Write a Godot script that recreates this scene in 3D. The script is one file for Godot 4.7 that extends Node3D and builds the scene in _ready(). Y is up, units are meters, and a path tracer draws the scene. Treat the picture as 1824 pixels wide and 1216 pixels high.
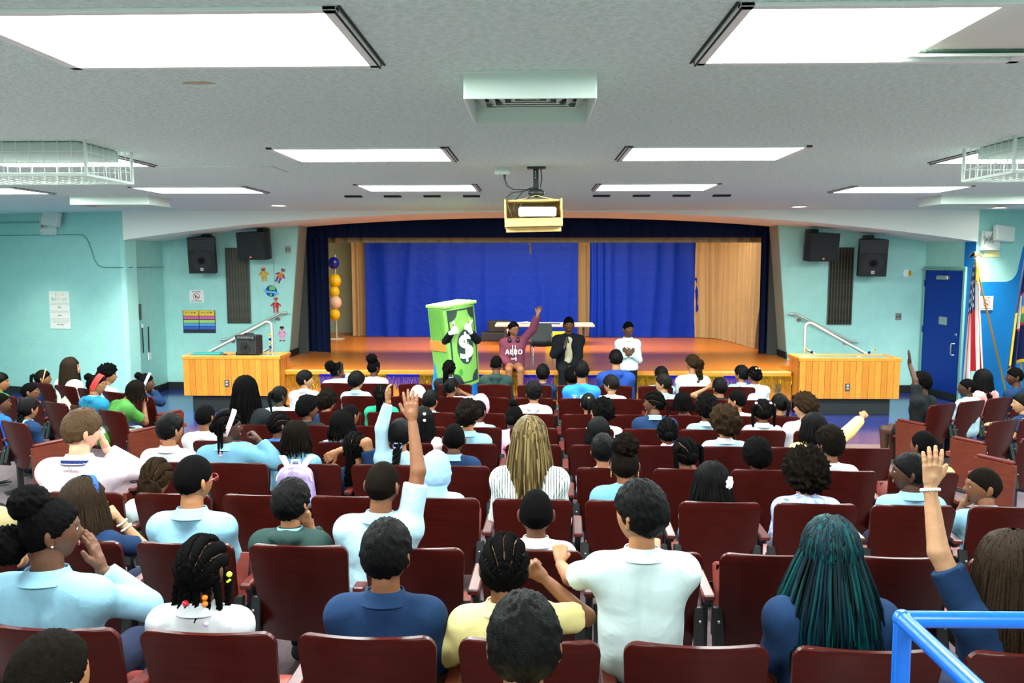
extends Node3D

# ---------------------------------------------------------------- mesh builder
class MB:
	var v := PackedVector3Array()
	var n := PackedVector3Array()
	var t := PackedVector2Array()
	var c := PackedColorArray()
	var i := PackedInt32Array()
	var col := Color.WHITE
	var tint := false

	func vert(p: Vector3, m: Vector3, uv := Vector2.ZERO) -> int:
		v.append(p); n.append(m); t.append(uv)
		if tint: c.append(col)
		return v.size() - 1

	func tri(a: int, b: int, d: int) -> void:
		i.append(a); i.append(b); i.append(d)

	# corners counter-clockwise seen from outside
	func quad(a: Vector3, b: Vector3, d: Vector3, e: Vector3) -> void:
		var m := (b - a).cross(e - a)
		if m.length_squared() < 1e-14: m = (d - b).cross(e - b)
		m = m.normalized()
		var k := vert(a, m, Vector2(0, 1)); vert(b, m, Vector2(1, 1)); vert(d, m, Vector2(1, 0)); vert(e, m, Vector2(0, 0))
		tri(k, k + 2, k + 1); tri(k, k + 3, k + 2)

	func tri3(a: Vector3, b: Vector3, d: Vector3) -> void:
		var m := (b - a).cross(d - a).normalized()
		var k := vert(a, m); vert(b, m); vert(d, m)
		tri(k, k + 2, k + 1)

	# box with chamfered edges
	func box(at: Vector3, size: Vector3, ch := 0.004, b := Basis.IDENTITY) -> MB:
		var h := size * 0.5
		ch = minf(ch, minf(h.x, minf(h.y, h.z)) * 0.45)
		var x := h.x; var y := h.y; var z := h.z
		var P := func(sx: float, sy: float, sz: float, ax: int) -> Vector3:
			var q := Vector3(sx * (x - (0.0 if ax == 0 else ch)), sy * (y - (0.0 if ax == 1 else ch)), sz * (z - (0.0 if ax == 2 else ch)))
			return at + b * q
		for s in [1.0, -1.0]:
			quad(P.call(s, -1, s, 0), P.call(s, -1, -s, 0), P.call(s, 1, -s, 0), P.call(s, 1, s, 0))
			quad(P.call(-1, s, s, 1), P.call(1, s, s, 1), P.call(1, s, -s, 1), P.call(-1, s, -s, 1))
			quad(P.call(-s, -1, s, 2), P.call(s, -1, s, 2), P.call(s, 1, s, 2), P.call(-s, 1, s, 2))
		if ch > 0.0:
			for s in [1.0, -1.0]:
				for u in [1.0, -1.0]:
					fix(P.call(-1, s, u, 1), P.call(1, s, u, 1), P.call(1, s, u, 2), P.call(-1, s, u, 2), b * Vector3(0, s, u))
					fix(P.call(s, -1, u, 0), P.call(s, 1, u, 0), P.call(s, 1, u, 2), P.call(s, -1, u, 2), b * Vector3(s, 0, u))
					fix(P.call(s, u, -1, 0), P.call(s, u, 1, 0), P.call(s, u, 1, 1), P.call(s, u, -1, 1), b * Vector3(s, u, 0))
					for w in [1.0, -1.0]:
						var a: Vector3 = P.call(s, u, w, 0); var d: Vector3 = P.call(s, u, w, 1); var e: Vector3 = P.call(s, u, w, 2)
						if (d - a).cross(e - a).dot(b * Vector3(s, u, w)) > 0: tri3(a, d, e)
						else: tri3(a, e, d)
		return self

	func fix(a: Vector3, b: Vector3, d: Vector3, e: Vector3, out: Vector3) -> void:
		if (b - a).cross(e - a).dot(out) > 0: quad(a, b, d, e)
		else: quad(a, e, d, b)

	# a grid of points (rows x cols) with smooth normals
	func grid(pts: PackedVector3Array, rows: int, cols: int, wrap := false, flip := false) -> MB:
		var k := v.size()
		for r in rows:
			for q in cols:
				var l := pts[r * cols + ((q - 1 + cols) % cols if wrap else maxi(q - 1, 0))]
				var m := pts[r * cols + ((q + 1) % cols if wrap else mini(q + 1, cols - 1))]
				var u := pts[maxi(r - 1, 0) * cols + q]
				var d := pts[mini(r + 1, rows - 1) * cols + q]
				var nn := (m - l).cross(d - u)
				if nn.length_squared() < 1e-16:
					nn = Vector3.UP
				nn = nn.normalized() * (-1.0 if flip else 1.0)
				vert(pts[r * cols + q], nn, Vector2(float(q) / (cols - 1), float(r) / (rows - 1)))
		for r in rows - 1:
			for q in (cols if wrap else cols - 1):
				var a := k + r * cols + q; var b := k + r * cols + (q + 1) % cols
				var d := a + cols; var e := b + cols
				if flip:
					tri(a, b, d); tri(b, e, d)
				else:
					tri(a, d, b); tri(b, d, e)
		return self

	func tube(pts: PackedVector3Array, r0: float, r1 := -1.0, sides := 8, closed := true) -> MB:
		if r1 < 0: r1 = r0
		var g := PackedVector3Array()
		var m := pts.size()
		var up := Vector3.UP
		var d0 := (pts[1] - pts[0]).normalized()
		if absf(d0.dot(up)) > 0.9: up = Vector3.RIGHT
		var side := d0.cross(up).normalized()
		for a in m:
			var d := (pts[mini(a + 1, m - 1)] - pts[maxi(a - 1, 0)]).normalized()
			side = (side - d * side.dot(d)).normalized()
			var o := side.cross(d).normalized()
			var r := lerpf(r0, r1, float(a) / (m - 1))
			for s in sides:
				var w := TAU * s / sides
				g.append(pts[a] + (side * cos(w) + o * sin(w)) * r)
		grid(g, m, sides, true, true)
		if closed:
			for e in 2:
				var ring := 0 if e == 0 else (m - 1) * sides
				var nrm := (pts[0] - pts[1]).normalized() if e == 0 else (pts[m - 1] - pts[m - 2]).normalized()
				var k := vert(pts[0 if e == 0 else m - 1], nrm)
				for s in sides: vert(g[ring + s], nrm)
				for s in sides:
					if e == 0: tri(k, k + 1 + s, k + 1 + (s + 1) % sides)
					else: tri(k, k + 1 + (s + 1) % sides, k + 1 + s)
		return self

	func rod(a: Vector3, b: Vector3, r: float, r1 := -1.0, sides := 8) -> MB:
		return tube(PackedVector3Array([a, b]), r, r1, sides)

	# profile of (radius, height) turned about y
	func lathe(prof: PackedVector2Array, segs := 20, x := Transform3D.IDENTITY) -> MB:
		var g := PackedVector3Array()
		for p in prof:
			for s in segs:
				var w := TAU * s / segs
				g.append(x * Vector3(cos(w) * p.x, p.y, sin(w) * p.x))
		return grid(g, prof.size(), segs, true, true)

	func ball(x: Transform3D, segs := 16, rings := 10, noise: FastNoiseLite = null, amp := 0.0) -> MB:
		var g := PackedVector3Array()
		for r in rings + 1:
			var a := PI * r / rings
			for s in segs:
				var w := TAU * s / segs
				var d := Vector3(sin(a) * cos(w), cos(a), sin(a) * sin(w))
				var k := 1.0
				if noise: k += amp * noise.get_noise_3dv(d * 100.0 + x.origin * 37.0)
				g.append(x * (d * k))
		return grid(g, rings + 1, segs, true, false)

	# polygon (xy) pulled along z by depth, front face at +z
	func slab(poly: PackedVector2Array, depth: float, x := Transform3D.IDENTITY) -> MB:
		if Geometry2D.is_polygon_clockwise(poly): poly.reverse()
		var ix := Geometry2D.triangulate_polygon(poly)
		for s in [1.0, -1.0]:
			var k := v.size()
			for p in poly: vert(x * Vector3(p.x, p.y, s * depth * 0.5), (x.basis * Vector3(0, 0, s)).normalized(), p)
			for a in range(0, ix.size(), 3):
				var A := poly[ix[a]]; var B := poly[ix[a + 1]]; var D := poly[ix[a + 2]]
				var ccw := (B - A).cross(D - A) > 0
				if ccw == (s > 0): tri(k + ix[a], k + ix[a + 2], k + ix[a + 1])
				else: tri(k + ix[a], k + ix[a + 1], k + ix[a + 2])
		for a in poly.size():
			var p := poly[a]; var q := poly[(a + 1) % poly.size()]
			quad(x * Vector3(p.x, p.y, -depth * 0.5), x * Vector3(q.x, q.y, -depth * 0.5), x * Vector3(q.x, q.y, depth * 0.5), x * Vector3(p.x, p.y, depth * 0.5))
		return self

	func add(o: MB, x := Transform3D.IDENTITY) -> MB:
		var k := v.size()
		v.append_array(x * o.v)
		var r := x.basis.orthonormalized()
		n.append_array(Transform3D(r, Vector3.ZERO) * o.n)
		t.append_array(o.t)
		if tint:
			if o.c.size() == o.v.size(): c.append_array(o.c)
			else:
				for q in o.v.size(): c.append(col)
		var flip := x.basis.determinant() < 0
		var m := o.i.size()
		var ii := PackedInt32Array(); ii.resize(m)
		for q in range(0, m, 3):
			ii[q] = o.i[q] + k
			ii[q + 1] = o.i[q + (2 if flip else 1)] + k
			ii[q + 2] = o.i[q + (1 if flip else 2)] + k
		i.append_array(ii)
		return self

	func done() -> ArrayMesh:
		var a := []
		a.resize(Mesh.ARRAY_MAX)
		a[Mesh.ARRAY_VERTEX] = v; a[Mesh.ARRAY_NORMAL] = n; a[Mesh.ARRAY_TEX_UV] = t; a[Mesh.ARRAY_INDEX] = i
		if tint: a[Mesh.ARRAY_COLOR] = c
		var m := ArrayMesh.new()
		m.add_surface_from_arrays(Mesh.PRIMITIVE_TRIANGLES, a)
		return m

# ---------------------------------------------------------------- blended capsules meshed as surface nets
class Field:
	var lo: Vector3
	var c: float
	var nx: int
	var ny: int
	var nz: int
	var g := PackedFloat32Array()
	const EA := [0, 0, 0, 1, 1, 2, 2, 3, 4, 4, 5, 6]
	const EB := [1, 2, 4, 3, 5, 3, 6, 7, 5, 6, 7, 7]

	func _init(bones: Array, cell: float) -> void:
		c = cell
		var a := Vector3.INF; var b := -Vector3.INF
		for q in bones:
			var r: float = maxf(q[2], q[3]) + cell * 3.0
			a = a.min((q[0] as Vector3).min(q[1]) - Vector3(r, r, r)); b = b.max((q[0] as Vector3).max(q[1]) + Vector3(r, r, r))
		lo = a
		nx = int((b.x - a.x) / c) + 2; ny = int((b.y - a.y) / c) + 2; nz = int((b.z - a.z) / c) + 2
		g.resize(nx * ny * nz); g.fill(9.0)
		for q in bones: cap(q[0], q[1], q[2], q[3], q[4] if q.size() > 4 else 0.03, q[5] if q.size() > 5 else false)

	func cap(a: Vector3, b: Vector3, ra: float, rb: float, k: float, cut: bool) -> void:
		var m := maxf(ra, rb) + c * 2.2 + k * 0.5
		var p0 := (a.min(b) - Vector3(m, m, m) - lo) / c; var p1 := (a.max(b) + Vector3(m, m, m) - lo) / c
		var x0 := maxi(int(p0.x), 0); var y0 := maxi(int(p0.y), 0); var z0 := maxi(int(p0.z), 0)
		var x1 := mini(int(p1.x) + 1, nx - 1); var y1 := mini(int(p1.y) + 1, ny - 1); var z1 := mini(int(p1.z) + 1, nz - 1)
		var e := b - a
		var L2 := maxf(e.length_squared(), 1e-9)
		var L := sqrt(L2)
		var ex := e.x / L2; var ey := e.y / L2; var ez := e.z / L2
		var dr := rb - ra
		for z in range(z0, z1 + 1):
			var wz := lo.z + z * c - a.z
			for y in range(y0, y1 + 1):
				var wy := lo.y + y * c - a.y
				var yz := wy * ey + wz * ez
				var o := (z * ny + y) * nx
				for x in range(x0, x1 + 1):
					var wx := lo.x + x * c - a.x
					var t := wx * ex + yz
					var s := clampf(t, 0.0, 1.0)
					var ux := wx - e.x * s; var uy := wy - e.y * s; var uz := wz - e.z * s
					var d := sqrt(ux * ux + uy * uy + uz * uz) - ra - dr * s
					if cut: d = maxf(d, (t - 1.0) * L)
					var w := g[o + x]
					var h := k - absf(d - w)
					if h > 0.0: g[o + x] = minf(d, w) - h * h / (4.0 * k)
					elif d < w: g[o + x] = d

	func mesh() -> MB:
		var mb := MB.new()
		var id := PackedInt32Array(); id.resize(g.size()); id.fill(-1)
		var sx := nx; var sxy := nx * ny
		var far := c * 2.0
		var V := PackedFloat32Array(); V.resize(8)
		for z in nz - 1:
			for y in ny - 1:
				var o := (z * ny + y) * nx
				for x in nx - 1:
					var q := o + x
					var v0 := g[q]
					if v0 > far or v0 < -far: continue
					V[0] = v0; V[1] = g[q + 1]; V[2] = g[q + sx]; V[3] = g[q + sx + 1]
					V[4] = g[q + sxy]; V[5] = g[q + sxy + 1]; V[6] = g[q + sxy + sx]; V[7] = g[q + sxy + sx + 1]
					var neg := 0
					for a in 8:
						if V[a] < 0.0: neg += 1
					if neg == 0 or neg == 8: continue
					var p := Vector3.ZERO
					var cnt := 0
					for a in 12:
						var i0: int = EA[a]; var i1: int = EB[a]
						var f0 := V[i0]; var f1 := V[i1]
						if (f0 < 0.0) != (f1 < 0.0):
							var t := f0 / (f0 - f1)
							p += Vector3(lerpf(i0 & 1, i1 & 1, t), lerpf((i0 >> 1) & 1, (i1 >> 1) & 1, t), lerpf(i0 >> 2, i1 >> 2, t))
							cnt += 1
					p = p / cnt
					var nn := Vector3(V[1] + V[3] + V[5] + V[7] - V[0] - V[2] - V[4] - V[6], V[2] + V[3] + V[6] + V[7] - V[0] - V[1] - V[4] - V[5], V[4] + V[5] + V[6] + V[7] - V[0] - V[1] - V[2] - V[3])
					id[q] = mb.vert(lo + (p + Vector3(x, y, z)) * c, nn.normalized())
					var inside := v0 < 0.0
					if y > 0 and z > 0 and inside != (V[1] < 0.0): face(mb, id[q], id[q - sx], id[q - sx - sxy], id[q - sxy], inside)
					if x > 0 and z > 0 and inside != (V[2] < 0.0): face(mb, id[q], id[q - sxy], id[q - sxy - 1], id[q - 1], inside)
					if x > 0 and y > 0 and inside != (V[4] < 0.0): face(mb, id[q], id[q - 1], id[q - 1 - sx], id[q - sx], inside)
		return mb

	func face(mb: MB, a: int, b: int, d: int, e: int, inside: bool) -> void:
		if a < 0 or b < 0 or d < 0 or e < 0: return
		if inside:
			mb.tri(a, d, b); mb.tri(a, e, d)
		else:
			mb.tri(a, b, d); mb.tri(a, d, e)

# ---------------------------------------------------------------- naming and placing
var taken := {}
var mats := {}
var shared := {}
var tex := {}

func numbered(called: String) -> String:
	var k: int = taken.get(called, 0)
	taken[called] = k + 1
	return called if k == 0 else "%s_%03d" % [called, k]

func thing(called: String, label: String, category: String, at := Vector3.ZERO, yaw := 0.0, group := "") -> Node3D:
	var o := Node3D.new()
	o.name = numbered(called)
	add_child(o)
	o.position = at; o.rotation.y = yaw
	o.set_meta("label", label); o.set_meta("category", category)
	if group: o.set_meta("group", group)
	return o

func put(called: String, mesh: Mesh, m: Material, parent: Node, at := Vector3.ZERO) -> MeshInstance3D:
	var o := MeshInstance3D.new()
	o.name = called
	o.mesh = mesh
	o.material_override = m
	o.position = at
	parent.add_child(o, true)
	return o

func part(called: String, mb: MB, m: Material, parent: Node, at := Vector3.ZERO) -> MeshInstance3D:
	return put(called, mb.done(), m, parent, at)

func single(called: String, mb: MB, m: Material, label: String, category: String, at := Vector3.ZERO, group := "") -> MeshInstance3D:
	var o := put(numbered(called), mb.done(), m, self, at)
	o.set_meta("label", label); o.set_meta("category", category)
	if group: o.set_meta("group", group)
	return o

func struct(called: String, mb: MB, m: Material, label := "") -> MeshInstance3D:
	var o := put(called, mb.done(), m, self)
	o.set_meta("kind", "structure")
	if label: o.set_meta("label", label)
	return o

func rgb(r: int, g: int, b: int) -> Color:
	return Color(r / 255.0, g / 255.0, b / 255.0)

func noise_tex(key: String, freq: float, kind := 0, octaves := 4, size := 256, normal := 0.0, stretch := Vector2.ONE) -> ImageTexture:
	if tex.has(key): return tex[key]
	var f := FastNoiseLite.new()
	f.seed = key.hash() % 1000
	f.noise_type = FastNoiseLite.TYPE_SIMPLEX_SMOOTH if kind == 0 else FastNoiseLite.TYPE_CELLULAR
	f.frequency = freq
	f.fractal_octaves = octaves
	var im := f.get_seamless_image(int(size * stretch.x), int(size * stretch.y))
	im.resize(size, size)
	if normal > 0.0:
		im.convert(Image.FORMAT_RGBA8)
		im.bump_map_to_normal_map(normal)
	tex[key] = ImageTexture.create_from_image(im)
	return tex[key]

# a colour map that runs between two tones
func tone_tex(key: String, a: Color, b: Color, freq: float, kind := 0, octaves := 4, size := 256, stretch := Vector2.ONE) -> ImageTexture:
	if tex.has(key): return tex[key]
	var f := FastNoiseLite.new()
	f.seed = key.hash() % 1000
	f.noise_type = FastNoiseLite.TYPE_SIMPLEX_SMOOTH if kind == 0 else FastNoiseLite.TYPE_CELLULAR
	f.frequency = freq
	f.fractal_octaves = octaves
	var im := f.get_seamless_image(int(size * stretch.x), int(size * stretch.y))
	im.resize(size, size)
	im.convert(Image.FORMAT_RGBA8)
	for y in size:
		for x in size: im.set_pixel(x, y, a.lerp(b, im.get_pixel(x, y).r))
	tex[key] = ImageTexture.create_from_image(im)
	return tex[key]

func mat(color: Color, rough := 0.8, metal := 0.0) -> StandardMaterial3D:
	var key := "%s %.2f %.2f" % [color.to_html(), rough, metal]
	if mats.has(key): return mats[key]
	var m := StandardMaterial3D.new()
	m.albedo_color = color; m.roughness = rough; m.metallic = metal
	mats[key] = m
	return m

func fancy(key: String, color: Color, rough: float, albedo: Texture2D = null, bump: Texture2D = null, bump_scale := 1.0, scale := Vector3.ONE, world := false) -> StandardMaterial3D:
	if mats.has(key): return mats[key]
	var m := StandardMaterial3D.new()
	m.albedo_color = color; m.roughness = rough
	m.uv1_triplanar = true; m.uv1_scale = scale
	m.uv1_world_triplanar = world
	if albedo: m.albedo_texture = albedo
	if bump:
		m.normal_enabled = true; m.normal_texture = bump; m.normal_scale = bump_scale
	mats[key] = m
	return m

func cloth(color: Color, rough := 0.9) -> StandardMaterial3D:
	var m := fancy("cloth " + color.to_html() + str(rough), color, rough, null, fold_tex(), 0.55, Vector3(1.35, 1.35, 1.35))
	m.metallic_specular = 0.25
	return m

# soft ridged wrinkles of worn cloth
func fold_tex() -> ImageTexture:
	if tex.has("folds"): return tex["folds"]
	var f := FastNoiseLite.new()
	f.seed = 77
	f.noise_type = FastNoiseLite.TYPE_SIMPLEX_SMOOTH
	f.fractal_type = FastNoiseLite.FRACTAL_RIDGED
	f.frequency = 0.006
	f.fractal_octaves = 2
	f.domain_warp_enabled = true
	f.domain_warp_amplitude = 40.0
	f.domain_warp_frequency = 0.006
	var im := f.get_seamless_image(512, 512)
	im.convert(Image.FORMAT_RGBA8)
	im.bump_map_to_normal_map(9.0)
	tex["folds"] = ImageTexture.create_from_image(im)
	return tex["folds"]

func glow(color: Color, energy: float) -> StandardMaterial3D:
	var m := StandardMaterial3D.new()
	m.albedo_color = Color.WHITE; m.emission_enabled = true; m.emission = color; m.emission_energy_multiplier = energy
	return m

func letters(text: String, height: float, m: Material, parent: Node, at: Vector3, basis := Basis.IDENTITY, depth := 0.002, bold := true) -> MeshInstance3D:
	var t := TextMesh.new()
	var f := SystemFont.new()
	f.font_names = PackedStringArray(["Droid Sans"])
	if bold: f.font_weight = 700
	t.font = f; t.text = text; t.font_size = 32
	t.pixel_size = height / 24.0
	t.depth = depth
	t.curve_step = 4.0
	var o := put("lettering", t, m, parent, at)
	o.basis = basis
	return o

func axes(yaw: float, pitch := 0.0, roll := 0.0) -> Basis:
	return Basis.from_euler(Vector3(deg_to_rad(pitch), deg_to_rad(yaw), deg_to_rad(roll)))

func floor_y(z: float) -> float:
	return maxf(0.372 - 0.0717 * (z - 2.52), -0.06)

func pv(a: Array) -> PackedVector3Array:
	return PackedVector3Array(a)

func W(x: float, y: float, d: float) -> Vector3:
	return Vector3(x, y, -d)

# a wall between two plan points (x, depth), its inner face on that line, thickness away from the room
func wall_slab(a: Vector2, b: Vector2, y0: float, y1: float, thick: float) -> MB:
	var p := W(a.x, 0, a.y); var q := W(b.x, 0, b.y)
	var e := (q - p).normalized()
	var out := Vector3(0, 1, 0).cross(e)
	var mb := MB.new()
	mb.box((p + q) * 0.5 + out * thick * 0.5 + Vector3(0, (y0 + y1) * 0.5, 0), Vector3(p.distance_to(q), y1 - y0, thick), 0.0, Basis(e, Vector3.UP, e.cross(Vector3.UP)))
	return mb

func panel_light(at: Vector3, size: Vector2, energy: float) -> void:
	var l := AreaLight3D.new()
	l.name = "panel_area_light"
	l.area_size = size
	l.light_color = Color(0.93, 1.0, 0.99)
	l.light_energy = energy
	l.area_range = 40.0
	l.area_attenuation = 2.0
	l.shadow_enabled = true
	add_child(l, true)
	l.position = at
	l.rotation_degrees = Vector3(-90, 0, 0)

func camera_and_light() -> void:
	var cam := Camera3D.new()
	cam.name = "camera"
	add_child(cam)
	cam.position = Vector3(0, 2.4, 0)
	cam.rotation_degrees = Vector3(-5.632, 1.690, 0)
	cam.fov = 45.4976
	cam.near = 0.05; cam.far = 100.0
	cam.current = true
	var env := Environment.new()
	env.background_mode = Environment.BG_COLOR
	env.background_color = Color(0, 0, 0)
	env.tonemap_mode = Environment.TONE_MAPPER_LINEAR
	env.tonemap_exposure = EXPOSURE
	env.sdfgi_enabled = true; env.ssao_enabled = true; env.ssil_enabled = true
	var we := WorldEnvironment.new()
	we.name = "environment"
	we.environment = env
	add_child(we)

const EXPOSURE := 6.0
const PANEL_ENERGY := 2.9
const CEIL := 3.26
const STAGE := 0.58

func arc_y(x: float) -> float:
	return 3.235 - 0.47 * pow(minf(absf(x) / 7.15, 1.1), 2.2)

func build_room() -> void:
	var teal := fancy("wall paint", rgb(164, 219, 211), 0.42, tone_tex("paint_t", Color(0.965, 0.965, 0.965), Color(1, 1, 1), 0.01, 0, 3), noise_tex("paint_n", 0.06, 0, 3, 256, 3.0), 0.25, Vector3(1.2, 1.2, 1.2), true)
	var ceil_m := fancy("ceiling stipple", rgb(228, 250, 244), 0.95, tone_tex("ceil_t", Color(0.90, 0.91, 0.90), Color(1, 1, 1), 0.05, 0, 4), noise_tex("ceil_n", 0.045, 0, 3, 512, 9.0), 1.0, Vector3(1.6, 1.6, 1.6), true)
	var white := fancy("soffit plaster", rgb(244, 244, 234), 0.8, null, noise_tex("ceil_n", 0.045, 0, 3, 512, 9.0), 0.3, Vector3(1.6, 1.6, 1.6), true)
	var black := mat(rgb(22, 24, 26), 0.45)
	# floors
	var fl := MB.new()
	fl.quad(W(-11.2, floor_y(-2.7), -2.7), W(11.2, floor_y(-2.7), -2.7), W(11.2, -0.06, 8.545), W(-11.2, -0.06, 8.545))
	fl.quad(W(-11.2, -0.06, 8.545), W(11.2, -0.06, 8.545), W(11.2, -0.06, 10.95), W(-11.2, -0.06, 10.95))
	fl.quad(W(11.2, -0.3, 10.95), W(11.2, -0.3, -2.7), W(-11.2, -0.3, -2.7), W(-11.2, -0.3, 10.95))
	struct("floor", fl, fancy("floor wood", Color.WHITE, 0.3, tone_tex("floorwood", rgb(92, 76, 80), rgb(130, 110, 112), 0.02, 0, 4, 256, Vector2(6, 1)), null, 1.0, Vector3(1.3, 1.3, 1.3), true), "violet brown wooden floor under the seating")
	var fb := MB.new()
	fb.box(W(0, -0.18, 13.4), Vector3(22.4, 0.24, 4.9), 0.0)
	struct("floor_front", fb, fancy("floor blue", rgb(38, 48, 112), 0.16, tone_tex("lino", Color(0.75, 0.78, 0.85), Color(1, 1, 1), 0.02, 0, 4), null, 1.0, Vector3(1, 1, 1), true), "glossy dark blue floor in front of the stage")
	# ceiling
	var ce := MB.new()
	ce.box(W(0, CEIL + 0.1, 6.6), Vector3(22.4, 0.2, 18.8), 0.0)
	struct("ceiling", ce, ceil_m, "stippled pale grey ceiling")
	# curved soffit over the proscenium
	var so := MB.new()
	var n := 48
	var L := -7.15; var R := 7.42
	var low := PackedVector3Array()
	for row in 2:
		for k in n + 1:
			var x := lerpf(L, R, float(k) / n)
			low.append(W(x, arc_y(x), 14.0 if row == 0 else 15.95))
	so.grid(low, 2, n + 1, false, true)
	for k in n:
		var x0 := lerpf(L, R, float(k) / n); var x1 := lerpf(L, R, float(k + 1) / n)
		so.quad(W(x0, arc_y(x0), 14.0), W(x1, arc_y(x1), 14.0), W(x1, CEIL + 0.02, 14.0), W(x0, CEIL + 0.02, 14.0))
		so.quad(W(x1, arc_y(x1), 15.95), W(x0, arc_y(x0), 15.95), W(x0, CEIL + 0.02, 15.95), W(x1, CEIL + 0.02, 15.95))
	so.quad(W(L, arc_y(L), 15.95), W(L, arc_y(L), 14.0), W(L, CEIL + 0.02, 14.0), W(L, CEIL + 0.02, 15.95))
	so.quad(W(R, arc_y(R), 14.0), W(R, arc_y(R), 15.95), W(R, CEIL + 0.02, 15.95), W(R, CEIL + 0.02, 14.0))
	struct("trim_1", so, white, "white curved soffit above the stage opening")
	# walls
	var B := -0.06
	struct("wall_poster_side", wall_slab(Vector2(-11.2, 15.25), Vector2(-7.15, 14.05), B, CEIL, 0.25), teal, "pale teal wall with a paper poster")
	struct("wall_recess_poster_side", wall_slab(Vector2(-7.15, 14.06), Vector2(-7.12, 15.45), B, CEIL, 0.1), teal, "teal return wall beside the poster wall")
	for s in [-1.0, 1.0]:
		var fw := MB.new()
		var far: float = 7.3 if s < 0 else 7.6
		var poly := PackedVector2Array([Vector2(s * far, B), Vector2(s * 4.80, B), Vector2(s * 4.47, 3.3), Vector2(s * far, 3.3)])
		fw.slab(poly, 0.5, Transform3D(Basis.IDENTITY, W(0, 0, 15.65)))
		struct("wall_front_poster_side" if s < 0 else "wall_front_door_side", fw, teal, "teal front wall beside the stage opening with loudspeakers")
		var rv := MB.new()
		rv.box(W(s * 4.625, 1.62, 15.655), Vector3(0.012, 3.4, 0.54), 0.002, axes(0, 0, s * 5.71))
		struct("trim_2" if s < 0 else "trim_3", rv, mat(rgb(150, 162, 148), 0.7), "grey green slanted reveal of the stage opening")
		var bb := MB.new()
		bb.box(W(s * 5.95, B + 0.07, 15.38), Vector3(2.5, 0.14, 0.03), 0.004)
		struct("baseboard_front_poster_side" if s < 0 else "baseboard_front_door_side", bb, black)
		var bs := MB.new()
		bs.box(W(s * 4.70, STAGE + 0.06, 15.62), Vector3(0.03, 0.12, 0.56), 0.004, axes(0, 0, s * 5.71))
		struct("baseboard_stage_poster_side" if s < 0 else "baseboard_stage_door_side", bs, black)
	var b2 := MB.new()
	b2.add(wall_slab(Vector2(-11.2, 15.22), Vector2(-7.14, 14.02), B, B + 0.13, 0.03))
	struct("baseboard_poster_side", b2, black)
	var b3 := MB.new()
	b3.add(wall_slab(Vector2(-7.12, 14.06), Vector2(-7.09, 15.42), B, B + 0.13, 0.02))
	struct("baseboard_recess", b3, black)
	struct("wall_door_side", wall_slab(Vector2(7.22, 15.45), Vector2(7.42, 14.05), B, CEIL, 0.12), teal, "teal return wall holding the blue door")
	struct("wall_blue", wall_slab(Vector2(7.42, 14.05), Vector2(11.2, 15.0), B, CEIL, 0.25), fancy("bright blue paint", rgb(10, 116, 190), 0.4, tone_tex("paint_t", Color(0.965, 0.965, 0.965), Color(1, 1, 1), 0.01, 0, 3), null, 1.0, Vector3(1.2, 1.2, 1.2), true), "bright blue painted wall behind the flags")
	# teal band left unpainted above the blue
	var e := (W(11.2, 0, 15.0) - W(7.42, 0, 14.05)).normalized()
	var bx := Basis(e, Vector3.UP, e.cross(Vector3.UP))
	var tb := MB.new()
	var edge := PackedVector2Array([Vector2(0, 3.26), Vector2(0, 2.05)])
	for k in 9:
		var w := -PI / 2 + PI / 2 * k / 8.0
		edge.append(Vector2(0.62 + 0.25 * cos(w), 2.32 + 0.27 * sin(w)))
	edge.append_array(PackedVector2Array([Vector2(0.93, 2.62), Vector2(1.05, 2.85), Vector2(1.2, 2.9), Vector2(3.8, 2.88), Vector2(3.8, 3.26)]))
	tb.slab(edge, 0.006, Transform3D(bx, W(7.42, 0, 14.05)))
	struct("wall_blue_upper_band", tb, teal, "teal strip left above the bright blue paint")
	struct("wall_side_poster", wall_slab(Vector2(-11.0, -2.6), Vector2(-11.0, 15.4), B, CEIL, 0.2), teal)
	struct("wall_side_flags", wall_slab(Vector2(11.0, 15.2), Vector2(11.0, -2.6), B, CEIL, 0.2), teal)
	struct("wall_back", wall_slab(Vector2(11.2, -2.5), Vector2(-11.2, -2.5), B, CEIL, 0.2), teal)
	# stage house
	var stage_wood := fancy("stage boards", Color.WHITE, 0.27, tone_tex("stagewood", rgb(176, 96, 28), rgb(220, 138, 52), 0.015, 0, 5, 512, Vector2(1, 14)), noise_tex("stage_n", 0.02, 0, 3, 256, 2.0), 0.15, Vector3(0.9, 0.9, 0.9), true)
	stage_wood.metallic_specular = 0.38
	var sf := MB.new()
	sf.box(W(0, STAGE * 0.5 - 0.03, 14.66), Vector3(8.36, STAGE + 0.06, 2.48), 0.0)
	sf.box(W(0, STAGE * 0.5 - 0.03, 18.25), Vector3(13.2, STAGE + 0.06, 4.7), 0.0)
	for s in [-1.0, 1.0]: sf.box(W(s * 4.42, STAGE * 0.5 - 0.03, 15.1), Vector3(0.48, STAGE + 0.06, 1.6), 0.0)
	struct("floor_stage", sf, stage_wood, "glossy orange wooden stage floor")
	var pl := fancy("stage wall paint", rgb(196, 214, 196), 0.7)
	var sw := MB.new()
	sw.box(W(0, 2.4, 20.75), Vector3(13.6, 4.2, 0.2), 0.0)
	struct("wall_stage_back", sw, pl)
	for s in [-1.0, 1.0]:
		var ss := MB.new()
		ss.box(W(s * 6.7, 2.4, 18.4), Vector3(0.2, 4.2, 5.0), 0.0)
		struct("wall_stage_poster_side" if s < 0 else "wall_stage_door_side", ss, pl)
	var sc := MB.new()
	sc.box(W(0, 4.5, 18.4), Vector3(13.6, 0.2, 5.0), 0.0)
	struct("ceiling_stage", sc, mat(rgb(70, 72, 70), 0.9))
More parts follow.
